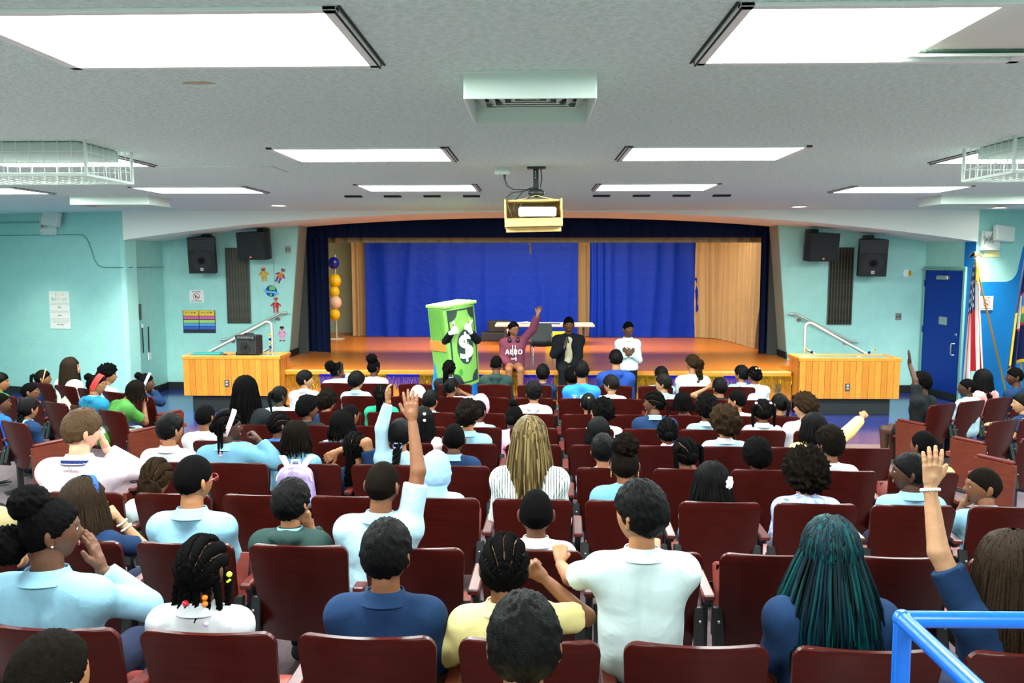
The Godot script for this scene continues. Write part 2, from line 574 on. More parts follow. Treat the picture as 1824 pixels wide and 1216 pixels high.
	var hd := MB.new()
	hd.box(W(0, 3.95, 15.92), Vector3(13.6, 1.3, 0.1), 0.0)
	hd.box(W(-5.6, 1.9, 15.93), Vector3(2.2, 4.0, 0.06), 0.0).box(W(5.6, 1.9, 15.93), Vector3(2.2, 4.0, 0.06), 0.0)
	struct("wall_stage_header", hd, mat(rgb(60, 62, 62), 0.9))
	# stage front: nosing and boards
	var oak := fancy("oak", Color.WHITE, 0.38, tone_tex("oak_t", rgb(196, 118, 34), rgb(226, 150, 56), 0.012, 0, 5, 256, Vector2(10, 1)), null, 1.0, Vector3(1.4, 1.4, 1.4))
	var nose := MB.new()
	nose.box(W(0, STAGE - 0.018, 13.36), Vector3(8.36, 0.075, 0.10), 0.012)
	struct("trim_4", nose, oak, "yellow oak nosing along the stage edge")
	var front := Node3D.new()
	front.name = "wall_stage_front"
	add_child(front)
	front.set_meta("kind", "structure")
	front.set_meta("label", "oak boards cladding the stage front")
	var board := MB.new().box(Vector3.ZERO, Vector3(0.111, 0.49, 0.03), 0.005).done()
	for k in 74:
		put("board", board, fancy("oak %d" % (k * 7 % 3), [Color(1, 1, 1), Color(0.96, 0.95, 0.93), Color(0.91, 0.89, 0.86)][k * 7 % 3], 0.38, tex["oak_t"], null, 1.0, Vector3(1.4, 1.4, 1.4), true), front, W(-4.14 + k * 0.1135, 0.24, 13.395))

func build_lights() -> void:
	var lens := glow(Color(1.0, 0.99, 0.965), 1.6)
	var frame_m := mat(rgb(236, 242, 236), 0.6)
	var gap_m := mat(rgb(40, 44, 42), 0.8)
	var spots := []
	for x in [-1.37, 1.37]:
		for d in [3.25, 6.66, 9.63]: spots.append([x, d])
	spots.append_array([[-4.12, 6.95], [-4.05, 9.85], [4.13, 6.95], [4.33, 10.0], [-6.8, 9.9], [7.0, 10.0], [-4.1, 3.25], [4.1, 3.25], [-1.37, -0.2], [1.37, -0.2], [-6.8, 6.9], [6.9, 6.9], [-6.8, 3.25], [6.9, 3.25]])
	var where := ["over the back rows", "over the middle rows", "over the front rows"]
	for k in spots.size():
		var p: Array = spots[k]
		var side := "poster-wall" if p[0] < 0 else "flag-wall"
		var t := thing("ceiling_light", "white ceiling light panel, %s column of %s half, %s" % [["inner", "outer", "outermost"][0 if absf(p[0]) < 2 else (1 if absf(p[0]) < 5 else 2)], side, "behind the camera" if p[1] < 0 else where[0] if p[1] < 5 else (where[1] if p[1] < 8 else where[2])], "ceiling light", W(p[0], CEIL, p[1]), 0.0, "ceiling light panels")
		var f := MB.new()
		for s in [-1.0, 1.0]:
			f.box(Vector3(s * 0.665, -0.006, 0), Vector3(0.05, 0.016, 0.83), 0.003)
			f.box(Vector3(0, -0.006, s * 0.395), Vector3(1.38, 0.016, 0.04), 0.003)
		part("frame", f, frame_m, t)
		part("gap", MB.new().box(Vector3(signf(-p[0]) * 0.70, -0.002, 0), Vector3(0.010, 0.006, 0.84), 0.0).box(Vector3(signf(-p[0]) * 0.685, -0.019, 0), Vector3(0.006, 0.006, 0.80), 0.0), gap_m, t)
		var wdt := 1.28
		if p[0] > 0 and absf(p[1] - 3.25) < 0.1 and p[0] < 2:
			wdt = 0.82
			part("reflector", MB.new().box(Vector3(0.42, -0.004, 0.09), Vector3(0.44, 0.006, 0.56), 0.0).box(Vector3(0.42, -0.008, -0.28), Vector3(0.44, 0.012, 0.18), 0.003, axes(0, 14)), mat(rgb(232, 238, 222), 0.35), t)
		part("lens_light", MB.new().box(Vector3(-(1.28 - wdt) * 0.5, -0.008, 0), Vector3(wdt, 0.01, 0.75), 0.0), lens, t)
		panel_light(W(p[0] - (1.28 - wdt) * 0.5, CEIL - 0.018, p[1]), Vector2(wdt, 0.75), PANEL_ENERGY * wdt / 1.28)
	# round recessed downlights near the stage
	var names := ["round recessed downlight beside the poster wall", "round recessed downlight second from the poster wall", "round recessed downlight nearest the hanging projector", "round recessed downlight ahead of the door", "round recessed downlight beside the flags", "round recessed downlight at the frame edge above the paper poster"]
	var dl := [[-6.9, 12.9], [-3.98, 12.6], [-1.33, 12.3], [4.14, 13.1], [7.43, 13.45], [-9.15, 13.3]]
	for k in 6:
		var t := thing("downlight", names[k], "downlight", W(dl[k][0], CEIL, dl[k][1]), 0.0, "round downlights near the stage")
		part("rim", MB.new().lathe(PackedVector2Array([Vector2(0.165, 0.0), Vector2(0.165, -0.012), Vector2(0.13, -0.014), Vector2(0.125, -0.002)]), 24), mat(rgb(220, 224, 216), 0.5), t)
		part("lens_light", MB.new().lathe(PackedVector2Array([Vector2(0.0, -0.009), Vector2(0.07, -0.008), Vector2(0.126, -0.004)]), 24), lens, t)
		var s := SpotLight3D.new()
		s.name = "downlight_lamp"
		s.light_color = Color(1.0, 0.97, 0.9)
		s.light_energy = 4.0 if k != 5 else 1.7
		s.light_size = 0.12
		s.spot_angle = 52.0
		s.spot_range = 30.0
		s.spot_attenuation = 2.0
		s.shadow_enabled = true
		t.add_child(s, true)
		s.position = Vector3(0, -0.02, 0)
		s.rotation_degrees = Vector3(-90, 0, 0)
	# strip of warm stage lamps hung behind the valance
	var st := thing("stage_border_light", "warm stage lamp strip hung above the stage opening behind the valance", "stage light", W(0, 3.55, 16.9))
	part("housing", MB.new().box(Vector3(0, 0.06, 0), Vector3(7.6, 0.12, 0.3), 0.01), mat(rgb(30, 30, 32), 0.6), st)
	part("lens_light", MB.new().box(Vector3(0, -0.006, 0), Vector3(7.4, 0.01, 0.24), 0.0), glow(Color(1, 0.84, 0.6), 1.4), st)
	var a := AreaLight3D.new()
	a.name = "stage_area_light"
	a.area_size = Vector2(7.4, 0.24)
	a.light_color = Color(1.0, 0.92, 0.78)
	a.light_energy = 5.5
	a.area_range = 40.0
	a.shadow_enabled = true
	add_child(a)
	a.position = W(0, 3.53, 16.9)
	a.rotation_degrees = Vector3(-90, 0, 0)

# ---------------------------------------------------------------- seats
func chair_parts() -> Dictionary:
	var d := {}
	var back := MB.new()
	var nu := 13; var nv := 13
	for side in [1.0, -1.0]:
		var g := PackedVector3Array()
		for b in nv:
			var vv: float = [0.0, 0.2, 0.4, 0.6, 0.75, 0.86, 0.90, 0.93, 0.955, 0.975, 0.988, 0.996, 1.0][b]
			var y := 0.30 + 0.50 * vv
			var hw := lerpf(0.208, 0.236, vv)
			var over := (vv - 0.90) / 0.10
			if over > 0: hw -= 0.048 * (1.0 - sqrt(maxf(1.0 - over * over, 0.0)))
			for a in nu:
				var u := -1.0 + 2.0 * a / (nu - 1)
				var z := -0.115 * (1.0 - vv) + 0.038 * (1.0 - u * u) - 0.03
				g.append(Vector3(u * hw, y + (0.006 * (1.0 - u * u) if b == nv - 1 else 0.0), z + side * 0.0095))
		back.grid(g, nv, nu, false, side < 0)
		if side > 0: d["ring"] = g
	var A: PackedVector3Array = d["ring"]
	d.erase("ring")
	var edge := []
	for a in nu: edge.append((nv - 1) * nu + a)
	var left := []; var right := []
	for b in nv:
		left.append(b * nu); right.append(b * nu + nu - 1)
	var th := Vector3(0, 0, -0.019)
	for e in [[edge, Vector3.UP], [left, Vector3.LEFT], [right, Vector3.RIGHT]]:
		var list: Array = e[0]
		for k in list.size() - 1:
			var p := A[list[k]]; var q := A[list[k + 1]]
			back.fix(p, q, q + th, p + th, e[1])
	d["backrest"] = back.done()
	var seat := MB.new()
	var prof := PackedVector2Array()
	for k in 13:
		var w := PI * k / 12.0
		prof.append(Vector2(-0.215 * cos(w) if false else lerpf(-0.215, 0.215, k / 12.0), 0.0))
	var sg := PackedVector3Array()
	for r in 9:
		for q in 9:
			var u := -1.0 + q / 4.0; var w := -1.0 + r / 4.0
			var rr := maxf(absf(u), absf(w))
			sg.append(Vector3(u * 0.215, 0.028 * (1.0 - pow(rr, 4.0)), w * 0.2))
	seat.grid(sg, 9, 9, false, true)
	seat.box(Vector3(0, -0.025, 0), Vector3(0.43, 0.05, 0.40), 0.012)
	d["seat"] = seat.done()
	d["armrest"] = MB.new().box(Vector3(0, 0.575, -0.23), Vector3(0.055, 0.028, 0.34), 0.01).done()
	d["standard"] = MB.new().box(Vector3(0, 0.28, -0.21), Vector3(0.035, 0.56, 0.06), 0.006).box(Vector3(0, 0.012, -0.22), Vector3(0.06, 0.024, 0.34), 0.008).box(Vector3(0, 0.545, -0.23), Vector3(0.03, 0.03, 0.26), 0.004).done()
	d["bracket"] = MB.new().box(Vector3(0, 0.43, -0.075), Vector3(0.05, 0.19, 0.03), 0.006, axes(0, -14)).box(Vector3(0, 0.40, -0.13), Vector3(0.02, 0.10, 0.12), 0.004).done()
	d["bolt"] = MB.new().ball(Transform3D(Basis.from_scale(Vector3(0.007, 0.007, 0.005)), Vector3.ZERO), 8, 5).done()
	d["end_panel"] = MB.new().slab(PackedVector2Array([Vector2(-0.03, 0.06), Vector2(-0.02, 0.56), Vector2(-0.41, 0.56), Vector2(-0.38, 0.06)]), 0.03, Transform3D(Basis(Vector3(0, 0, 1), Vector3.UP, Vector3(-1, 0, 0)), Vector3.ZERO)).done()
	return d

var chair_bits := {}

func add_arm(t: Node3D, x: float, panel: bool) -> void:
	var wood: Material = mats["mahogany"]
	put("armrest", chair_bits["armrest"], mats["arm wood"], t, Vector3(x, 0, 0))
	put("standard", chair_bits["standard"], mats["iron"], t, Vector3(x, 0, 0))
	if panel: put("end_panel", chair_bits["end_panel"], mats["panel wood"], t, Vector3(x + (0.03 if x > 0 else -0.03), 0, 0))

func chair(at: Vector3, yaw: float, label: String, group: String, down: bool, ends := 0) -> Node3D:
	var t := thing("auditorium_chair", label, "chair", at, yaw, group)
	put("backrest", chair_bits["backrest"], mats["mahogany"], t)
	var s := put("seat", chair_bits["seat"], mats["seat red"], t, Vector3(0, 0.385, -0.33) if down else Vector3(0, 0.475, -0.215))
	if not down: s.rotation_degrees.x = 74.0
	for e in [-1.0, 1.0]:
		var b := put("bracket", chair_bits["bracket"], mats["iron"], t, Vector3(e * 0.228, 0, 0))
		put("bolt", chair_bits["bolt"], mats["steel"], b, Vector3(0, 0.47, -0.046))
		put("bolt", chair_bits["bolt"], mats["steel"], b, Vector3(0, 0.38, -0.068))
	add_arm(t, -0.27, ends == -1 or ends == 2)
	if ends == 1 or ends == 2: add_arm(t, 0.27, true)
	return t

const ORD := ["first", "second", "third", "fourth", "fifth", "sixth", "seventh", "eighth", "ninth", "tenth", "eleventh", "twelfth"]

func row_point(r: int, x: float) -> Vector3:
	var d := 2.52 + 1.04 * (r - 1) - 0.033 * x
	return W(x, floor_y(d), d)

func build_chairs() -> void:
	var grain := tone_tex("mahog_t", Color(0.80, 0.76, 0.76), Color(1.08, 1.02, 1.0), 0.012, 0, 5, 256, Vector2(1, 9))
	var m := fancy("mahogany", rgb(60, 14, 9), 0.32, grain, null, 1.0, Vector3(1.7, 1.7, 1.7))
	m.clearcoat_enabled = true; m.clearcoat = 0.12; m.clearcoat_roughness = 0.3; m.metallic_specular = 0.25
	fancy("arm wood", rgb(88, 30, 22), 0.32, grain, null, 1.0, Vector3(2, 2, 2))
	fancy("panel wood", rgb(92, 36, 17), 0.36, grain, null, 1.0, Vector3(1.5, 1.5, 1.5))
	fancy("seat red", rgb(122, 46, 36), 0.45, null, noise_tex("cloth_n", 0.012, 0, 3, 256, 6.0), 0.3, Vector3(3, 3, 3))
	mats["iron"] = mat(rgb(18, 19, 20), 0.4)
	mats["steel"] = mat(rgb(170, 170, 165), 0.35, 0.9)
	chair_bits = chair_parts()
	for r in range(0, 10):
		var from := -5; var to := 5
		if r == 0: from = -3; to = 1
		if r == 1: from = -4; to = 4
		for k in range(from, to + 1):
			var x := 0.54 * k - 0.02
			var lab := "dark red wooden chair, %s from the poster wall in the %s row from the stage" % [ORD[k + 5], ORD[9 - r]]
			chair(row_point(r, x), deg_to_rad(-1.9), lab, "centre block auditorium chairs", not EMPTY.has("%d %d" % [r, k]), -1 if k == -5 else (1 if k == 5 else 0))
	# side blocks, turned towards the stage
	for c in SIDE_CHAIRS:
		chair(W(c[0], floor_y(c[1]), c[1]), deg_to_rad(c[2]), c[3], "side block auditorium chairs", c[4], c[5])

const EMPTY := {"2 -3": 1, "2 2": 1, "2 3": 1, "3 -1": 1, "4 5": 1, "5 5": 1, "9 2": 1, "8 2": 1, "7 -3": 1, "7 1": 1, "6 1": 1, "5 0": 1}
const SIDE_CHAIRS := [
	[-6.80, 10.85, -28, "dark red chair of the navy hoodie wearer by the poster wall", true, 0],
	[-6.33, 10.6, -28, "dark red chair below the white jacketed adult by the poster wall", true, 0],
	[-5.87, 10.35, -28, "dark red chair behind the teal hoodie, front row by the poster wall", true, 0],
	[-5.40, 10.1, -28, "dark red chair of the front side row by the poster wall, third along", true, 0],
	[-4.93, 9.85, -28, "dark red aisle chair of the front side row by the poster wall", true, 1],
	[-6.63, 9.81, -28, "dark red chair at the wall end of the second side row by the poster wall", true, 0],
	[-6.17, 9.57, -28, "dark red chair of the second poster-wall side row, under the green lanyard", true, 0],
	[-5.70, 9.32, -28, "empty dark red chair of the second poster-wall side row, wide in view", false, 0],
	[-5.23, 9.07, -28, "dark red chair of the red bandana wearer beyond the pink shirt", true, 0],
	[-4.76, 8.82, -28, "dark red aisle chair with a wooden end panel under the green shirt", true, 1],
	[-5.77, 8.20, -28, "dark red chair of the third poster-wall side row, cut by the frame", true, 0],
	[-5.30, 7.95, -28, "dark red aisle chair holding the person with the long braid", true, 1],
	[4.77, 9.51, 28, "dark red aisle chair behind the black shirted arm raiser by the flags", true, -1],
	[5.23, 9.74, 28, "dark red chair behind the light blue hoodie by the flags", true, 0],
	[5.69, 9.99, 28, "dark red chair behind the pink hoodie by the flags", true, 0],
	[6.15, 10.23, 28, "dark red chair at the frame edge of the front flag-wall side row", true, 0],
	[4.93, 8.54, 28, "empty dark red aisle chair with its red seat down, by the flags", true, -1],
	[5.40, 8.79, 28, "dark red chair of the second flag-wall side row, at the frame edge", true, 0],
	[4.55, 7.35, 28, "dark red aisle chair of the third flag-wall side row, end panel showing", true, -1],
]

# ---------------------------------------------------------------- people
var fuzz := FastNoiseLite.new()

# the surface of a head along a direction; the face looks along -z
func head_at(s: Vector3) -> Vector3:
	var p := Vector3(s.x * 0.074, s.y * 0.108, s.z * 0.093)
	if s.y < 0.0:
		var t := -s.y
		p.x *= 1.0 - 0.30 * pow(t, 1.6)
		if s.z > 0.0: p.z *= 1.0 - 0.50 * t
	if s.z < 0.0:
		var ax := absf(s.x)
		p.z += 0.004 * exp(-pow((ax - 0.36) / 0.16, 2) - pow((s.y - 0.03) / 0.13, 2))
		p.z -= 0.019 * exp(-pow(s.x / (0.10 + 0.10 * clampf(-s.y * 2.0, 0, 1)), 2) - pow((s.y + 0.20) / 0.15, 2)) * (1.0 if s.y > -0.3 else maxf(0.0, 1.0 - (-0.3 - s.y) * 6.0))
		p.z -= 0.006 * exp(-pow(s.x / 0.22, 2) - pow((s.y + 0.52) / 0.09, 2))
		p.z -= 0.010 * exp(-pow(s.x / 0.3, 2) - pow((s.y + 0.85) / 0.16, 2))
		p.z -= 0.003 * exp(-pow((ax - 0.3) / 0.25, 2) - pow((s.y - 0.22) / 0.09, 2))
	return p

func head_mesh(fine: bool) -> MB:
	var key := "head%d" % int(fine)
	if shared.has(key): return shared[key]
	var mb := MB.new()
	var R := 34 if fine else 24
	var S := 44 if fine else 30
	var g := PackedVector3Array()
	for r in R + 1:
		var a := PI * r / R
		for q in S:
			var w := TAU * q / S
			g.append(head_at(Vector3(sin(a) * cos(w), cos(a), sin(a) * sin(w))))
	mb.grid(g, R + 1, S, true, false)
	for s in [-1.0, 1.0]:
		var e := Basis.from_euler(Vector3(0.15, s * 0.45, 0)) * Basis.from_scale(Vector3(0.009, 0.030, 0.018))
		mb.ball(Transform3D(e, Vector3(s * 0.076, -0.006, 0.012)), 10, 8)
		mb.ball(Transform3D(Basis.from_scale(Vector3(0.006, 0.009, 0.007)), Vector3(s * 0.073, -0.030, 0.006)), 8, 6)
	shared[key] = mb
	return mb

func hair_cap(th: float, amp: float, freq: float, line: Array, ridges := 0, fine := true, top := 0.0) -> MB:
	var mb := MB.new()
	fuzz.frequency = freq
	var R := 40 if fine else 28
	var S := 56 if fine else 38
	if ridges > 0:
		R = 56; S = 120
	var g := PackedVector3Array()
	for r in R + 1:
		var a := PI * r / R
		for q in S:
			var w := TAU * q / S
			var s := Vector3(sin(a) * cos(w), cos(a), sin(a) * sin(w))
			var hl := 0.0
			if s.z < -0.3: hl = lerpf(line[0], line[1], clampf((s.z + 1.0) / 0.7, 0, 1))
			elif s.z < 0.35: hl = lerpf(line[1], line[2], (s.z + 0.3) / 0.65)
			else: hl = lerpf(line[2], line[3], clampf((s.z - 0.35) / 0.5, 0, 1))
			hl += 0.025 * sin(s.x * 21.0 + s.z * 13.0) + 0.018 * sin(s.x * 47.0 - s.z * 39.0)
			var m := smoothstep(hl - 0.10, hl + 0.06, s.y)
			var t := th + top * maxf(s.y, 0.0)
			if amp > 0.0: t += amp * fuzz.get_noise_3dv(s * 10.0)
			if ridges > 0:
				var rr := absf(sin(atan2(s.x, maxf(s.y + 0.25, 0.02)) * ridges * 0.8 + 0.25 * sin(s.z * 5.0)))
				t = -0.004 if rr < 0.2 and s.y > 0.0 else th + 0.006 * rr + 0.002 * sin(s.z * 70.0)
			g.append(head_at(s) * lerpf(0.94, 1.0, m) + s * t * m)
	return mb.grid(g, R + 1, S, true, false)

func plait(mb: MB, pts: PackedVector3Array, r: float) -> void:
	var c := Curve3D.new()
	for p in pts: c.add_point(p)
	var L := c.get_baked_length()
	for k in 3:
		var q := PackedVector3Array()
		var m := maxi(int(L / (r * 0.9)), 6)
		for a in m + 1:
			var f := float(a) / m
			var p := c.sample_baked(L * f)
			var w := f * L / (r * 5.0) * TAU + TAU * k / 3.0
			var e := r * (1.0 - 0.45 * f)
			q.append(p + Vector3(cos(w) * e * 0.75, 0, sin(w) * e * 0.5))
		mb.tube(q, r * 0.72, r * 0.38, 6)

# locks that follow the scalp and then hang
func locks(mb: MB, count: int, r: float, length: float, open: float, rng: RandomNumberGenerator, tones: Array = [], spread := 1.0, wave := 0.0) -> void:
	for k in count:
		var w := lerpf(-PI + open, PI - open, (k + rng.randf() * 0.6) / count) + PI / 2
		var a0 := rng.randf_range(0.05, 0.5)
		var q := PackedVector3Array()
		var last := Vector3.ZERO
		var a1 := rng.randf_range(1.45, 1.8)
		for j in 7:
			var a := lerpf(a0, a1, j / 6.0)
			var s := Vector3(sin(a) * cos(w), cos(a), sin(a) * sin(w))
			last = head_at(s) + s * (r * rng.randf_range(0.7, 1.5) + 0.008)
			q.append(last)
		var L := length * rng.randf_range(0.82, 1.08)
		var out := Vector3(last.x, 0, last.z).normalized()
		var ph := rng.randf() * TAU
		for j in range(1, 8):
			var f := j / 7.0
			var sway := Vector3(sin(f * 9.0 + ph), 0, cos(f * 7.0 + ph)) * wave * f
			q.append(last + Vector3(0, -L * f, 0) + out * (0.02 * spread * sin(f * 2.2)) + sway - Vector3(0, 0, maxf(-last.z, 0.0)) * 0.0)
		if tones.size(): mb.col = tones[rng.randi() % tones.size()]
		mb.tube(q, r, r * 0.45, 5)

func hair_mesh(style: String, fine: bool) -> ArrayMesh:
	var key := "hair %s %d" % [style, int(fine)]
	if shared.has(key): return shared[key]
	var rng := RandomNumberGenerator.new()
	rng.seed = style.hash()
	fuzz.seed = style.hash() % 500
	fuzz.noise_type = FastNoiseLite.TYPE_SIMPLEX
	fuzz.fractal_octaves = 2
	var std := [0.52, 0.10, -0.30, -0.52]
	var mb := MB.new()
	var sphere := func(m: MB, p: Vector3, s: Vector3, amp: float) -> void:
		fuzz.frequency = 0.03
		m.ball(Transform3D(Basis.from_scale(s), p), 30, 20, fuzz, amp)
	match style:
		"buzz": mb = hair_cap(0.004, 0.001, 2.0, std, 0, fine)
		"fade": mb = hair_cap(0.004, 0.001, 2.0, [0.5, 0.12, -0.2, -0.42], 0, fine, 0.014)
		"short": mb = hair_cap(0.013, 0.006, 0.5, std, 0, fine, 0.008)
		"spiky": mb = hair_cap(0.013, 0.010, 1.2, [0.5, 0.1, -0.3, -0.5], 0, fine, 0.022)
		"bowl": mb = hair_cap(0.022, 0.006, 0.35, [0.34, -0.12, -0.36, -0.55], 0, fine, 0.004)
		"curly": mb = hair_cap(0.026, 0.030, 0.55, [0.5, 0.05, -0.28, -0.5], 0, fine, 0.020)
		"curls": mb = hair_cap(0.042, 0.040, 0.5, [0.45, 0.0, -0.35, -0.55], 0, fine, 0.018)
		"afro": mb = hair_cap(0.024, 0.012, 0.9, std, 0, fine, 0.014)
		"topfro":
			mb = hair_cap(0.012, 0.008, 0.9, std, 0, fine, 0.030)
			sphere.call(mb, Vector3(0, 0.085, -0.005), Vector3(0.085, 0.055, 0.085), 0.22)
		"cornrow": mb = hair_cap(0.007, 0.0, 1.0, std, 9, true)
		"bun":
			mb = hair_cap(0.012, 0.003, 0.5, std, 0, fine)
			sphere.call(mb, Vector3(0, 0.095, 0.075), Vector3(0.045, 0.042, 0.045), 0.12)
		"twinbuns":
			mb = hair_cap(0.011, 0.003, 0.5, std, 0, fine)
			sphere.call(mb, Vector3(-0.012, 0.135, 0.0), Vector3(0.040, 0.038, 0.040), 0.15)
			sphere.call(mb, Vector3(-0.015, -0.01, 0.115), Vector3(0.042, 0.042, 0.036), 0.15)
		"lowbun":
			mb = hair_cap(0.011, 0.003, 0.6, std, 11, true)
			sphere.call(mb, Vector3(0, -0.005, 0.105), Vector3(0.036, 0.036, 0.028), 0.12)
		"puff":
			mb = hair_cap(0.008, 0.002, 0.5, std, 0, fine)
			sphere.call(mb, Vector3(0, 0.125, 0.035), Vector3(0.072, 0.066, 0.066), 0.35)
		"backpuff":
			mb = hair_cap(0.008, 0.002, 0.5, std, 0, fine)
			sphere.call(mb, Vector3(0, 0.075, 0.095), Vector3(0.075, 0.070, 0.065), 0.35)
		"puffs":
			mb = hair_cap(0.010, 0.006, 0.9, std, 0, fine)
			sphere.call(mb, Vector3(-0.025, 0.105, 0.055), Vector3(0.070, 0.062, 0.066), 0.22)
			sphere.call(mb, Vector3(-0.020, -0.030, 0.125), Vector3(0.066, 0.066, 0.058), 0.22)
		"pony":
			mb = hair_cap(0.011, 0.003, 0.4, std, 0, fine)
			mb.tube(pv([Vector3(0, 0.05, 0.09), Vector3(0, 0.04, 0.125), Vector3(0, -0.02, 0.135), Vector3(0, -0.09, 0.12), Vector3(0, -0.16, 0.11)]), 0.030, 0.010, 10)
		"curlypony":
			mb = hair_cap(0.018, 0.014, 0.5, std, 0, fine)
			for k in 6: sphere.call(mb, Vector3(0.01 * sin(k * 2.0), 0.02 - 0.048 * k, 0.115 + 0.008 * cos(k * 1.7)), Vector3(0.05, 0.045, 0.04) * (1.0 - 0.05 * k), 0.5)
		"braidpony":
			mb = hair_cap(0.010, 0.002, 0.6, std, 8, true)
			for k in 7: plait(mb, pv([Vector3(0.004 * (k - 3), 0.03, 0.09), Vector3(0.008 * (k - 3), 0.0, 0.13), Vector3(0.011 * (k - 3), -0.09, 0.125), Vector3(0.012 * (k - 3), -0.19, 0.11)]), 0.008)
		"braid":
			mb = hair_cap(0.013, 0.003, 0.4, [0.52, 0.05, -0.4, -0.62], 0, fine)
			plait(mb, pv([Vector3(0, -0.05, 0.075), Vector3(0, -0.09, 0.085), Vector3(-0.01, -0.20, 0.115), Vector3(-0.005, -0.32, 0.12), Vector3(0.01, -0.42, 0.13)]), 0.026)
		"pigtails":
			mb = hair_cap(0.011, 0.003, 0.6, std, 7, true)
			sphere.call(mb, Vector3(0, 0.0, 0.10), Vector3(0.035, 0.035, 0.025), 0.1)
			for s in [-1.0, 1.0]:
				for k in 2: plait(mb, pv([Vector3(s * 0.07, 0.07, 0.02 + k * 0.02), Vector3(s * 0.098, 0.05, 0.03 + k * 0.02), Vector3(s * 0.100, -0.06, 0.04 + k * 0.02), Vector3(s * 0.095, -0.17, 0.04 + k * 0.02)]), 0.013)
		"plaits":
			mb = hair_cap(0.008, 0.0, 0.6, std, 9, true)
			for k in 6:
				var x := -0.075 + 0.030 * k
				plait(mb, pv([Vector3(x * 0.9, -0.03, 0.06 - absf(x) * 0.4), Vector3(x, -0.06, 0.075 - absf(x) * 0.5), Vector3(x * 1.1, -0.11, 0.085 - absf(x) * 0.6), Vector3(x * 1.15, -0.155, 0.09 - absf(x) * 0.6)]), 0.013)
			plait(mb, pv([Vector3(0.078, 0.0, 0.0), Vector3(0.095, -0.03, 0.0), Vector3(0.098, -0.11, 0.01), Vector3(0.092, -0.19, 0.02)]), 0.012)
		"locs":
			mb = hair_cap(0.014, 0.008, 0.7, std, 0, fine)
			locks(mb, 70, 0.0085, 0.10, 0.75, rng, [], 1.0, 0.006)
		"longlocs":
			mb = hair_cap(0.014, 0.008, 0.7, std, 0, fine)
			locks(mb, 80, 0.009, 0.24, 0.7, rng, [], 1.4, 0.006)
		"locbun":
			mb = hair_cap(0.014, 0.006, 0.7, std, 8, true)
			for k in 22:
				var w := TAU * k / 22.0
				mb.tube(pv([Vector3(0, 0.0, 0.095), Vector3(cos(w) * 0.03, sin(w) * 0.03 - 0.01, 0.115), Vector3(cos(w) * 0.06, sin(w) * 0.045 - 0.03, 0.11), Vector3(cos(w) * 0.07, sin(w) * 0.05 - 0.06, 0.09)]), 0.010, 0.005, 6)
		"long", "longer":
			mb = hair_cap(0.012, 0.003, 0.4, [0.52, 0.05, -0.5, -0.75], 0, fine)
			locks(mb, 170, 0.0085, 0.20 if style == "long" else 0.33, 0.85, rng, [], 1.2, 0.004)
		"bob":
			mb = hair_cap(0.014, 0.003, 0.4, [0.48, -0.1, -0.5, -0.75], 0, fine)
			locks(mb, 150, 0.009, 0.11, 0.8, rng, [], 0.8, 0.002)
		"afropony":
			mb = hair_cap(0.012, 0.003, 0.6, std, 9, true)
			locks(mb, 44, 0.010, 0.05, 0.9, rng, [], 1.5, 0.01)
			sphere.call(mb, Vector3(0, 0.055, 0.06), Vector3(0.062, 0.05, 0.05), 0.35)
		"coilpony":
			mb = hair_cap(0.012, 0.004, 0.5, std, 9, true)
			for k in 26:
				var w := TAU * k / 26.0
				var q := PackedVector3Array()
				for j in 14: q.append(Vector3(cos(w) * 0.035 * (0.5 + j * 0.06) + 0.008 * sin(j * 2.4 + k), 0.0 - j * 0.019, 0.105 + 0.03 * sin(w) + 0.008 * cos(j * 2.4 + k)))
				mb.tube(q, 0.0085, 0.005, 5)
		"balding": mb = hair_cap(0.009, 0.003, 0.6, [0.62, 0.2, -0.3, -0.5], 0, fine, 0.006)
		"comb": mb = hair_cap(0.012, 0.006, 0.35, [0.55, 0.06, -0.34, -0.55], 0, fine, 0.010)
	shared[key] = mb.done()
	return shared[key]

# coloured or highlighted long hair keeps its tones in the vertices
func toned_hair(key: String, tones: Array, length: float, count: int, spread: float) -> ArrayMesh:
	if shared.has(key): return shared[key]
	var rng := RandomNumberGenerator.new()
	rng.seed = key.hash()
	fuzz.seed = 5
	var mb := MB.new()
	mb.tint = true
	mb.col = tones[0]
	mb.add(hair_cap(0.012, 0.003, 0.4, [0.52, 0.05, -0.5, -0.75], 0, true))
	locks(mb, count, 0.0075, length, 0.8, rng, tones, spread, 0.006)
	shared[key] = mb.done()
	return shared[key]

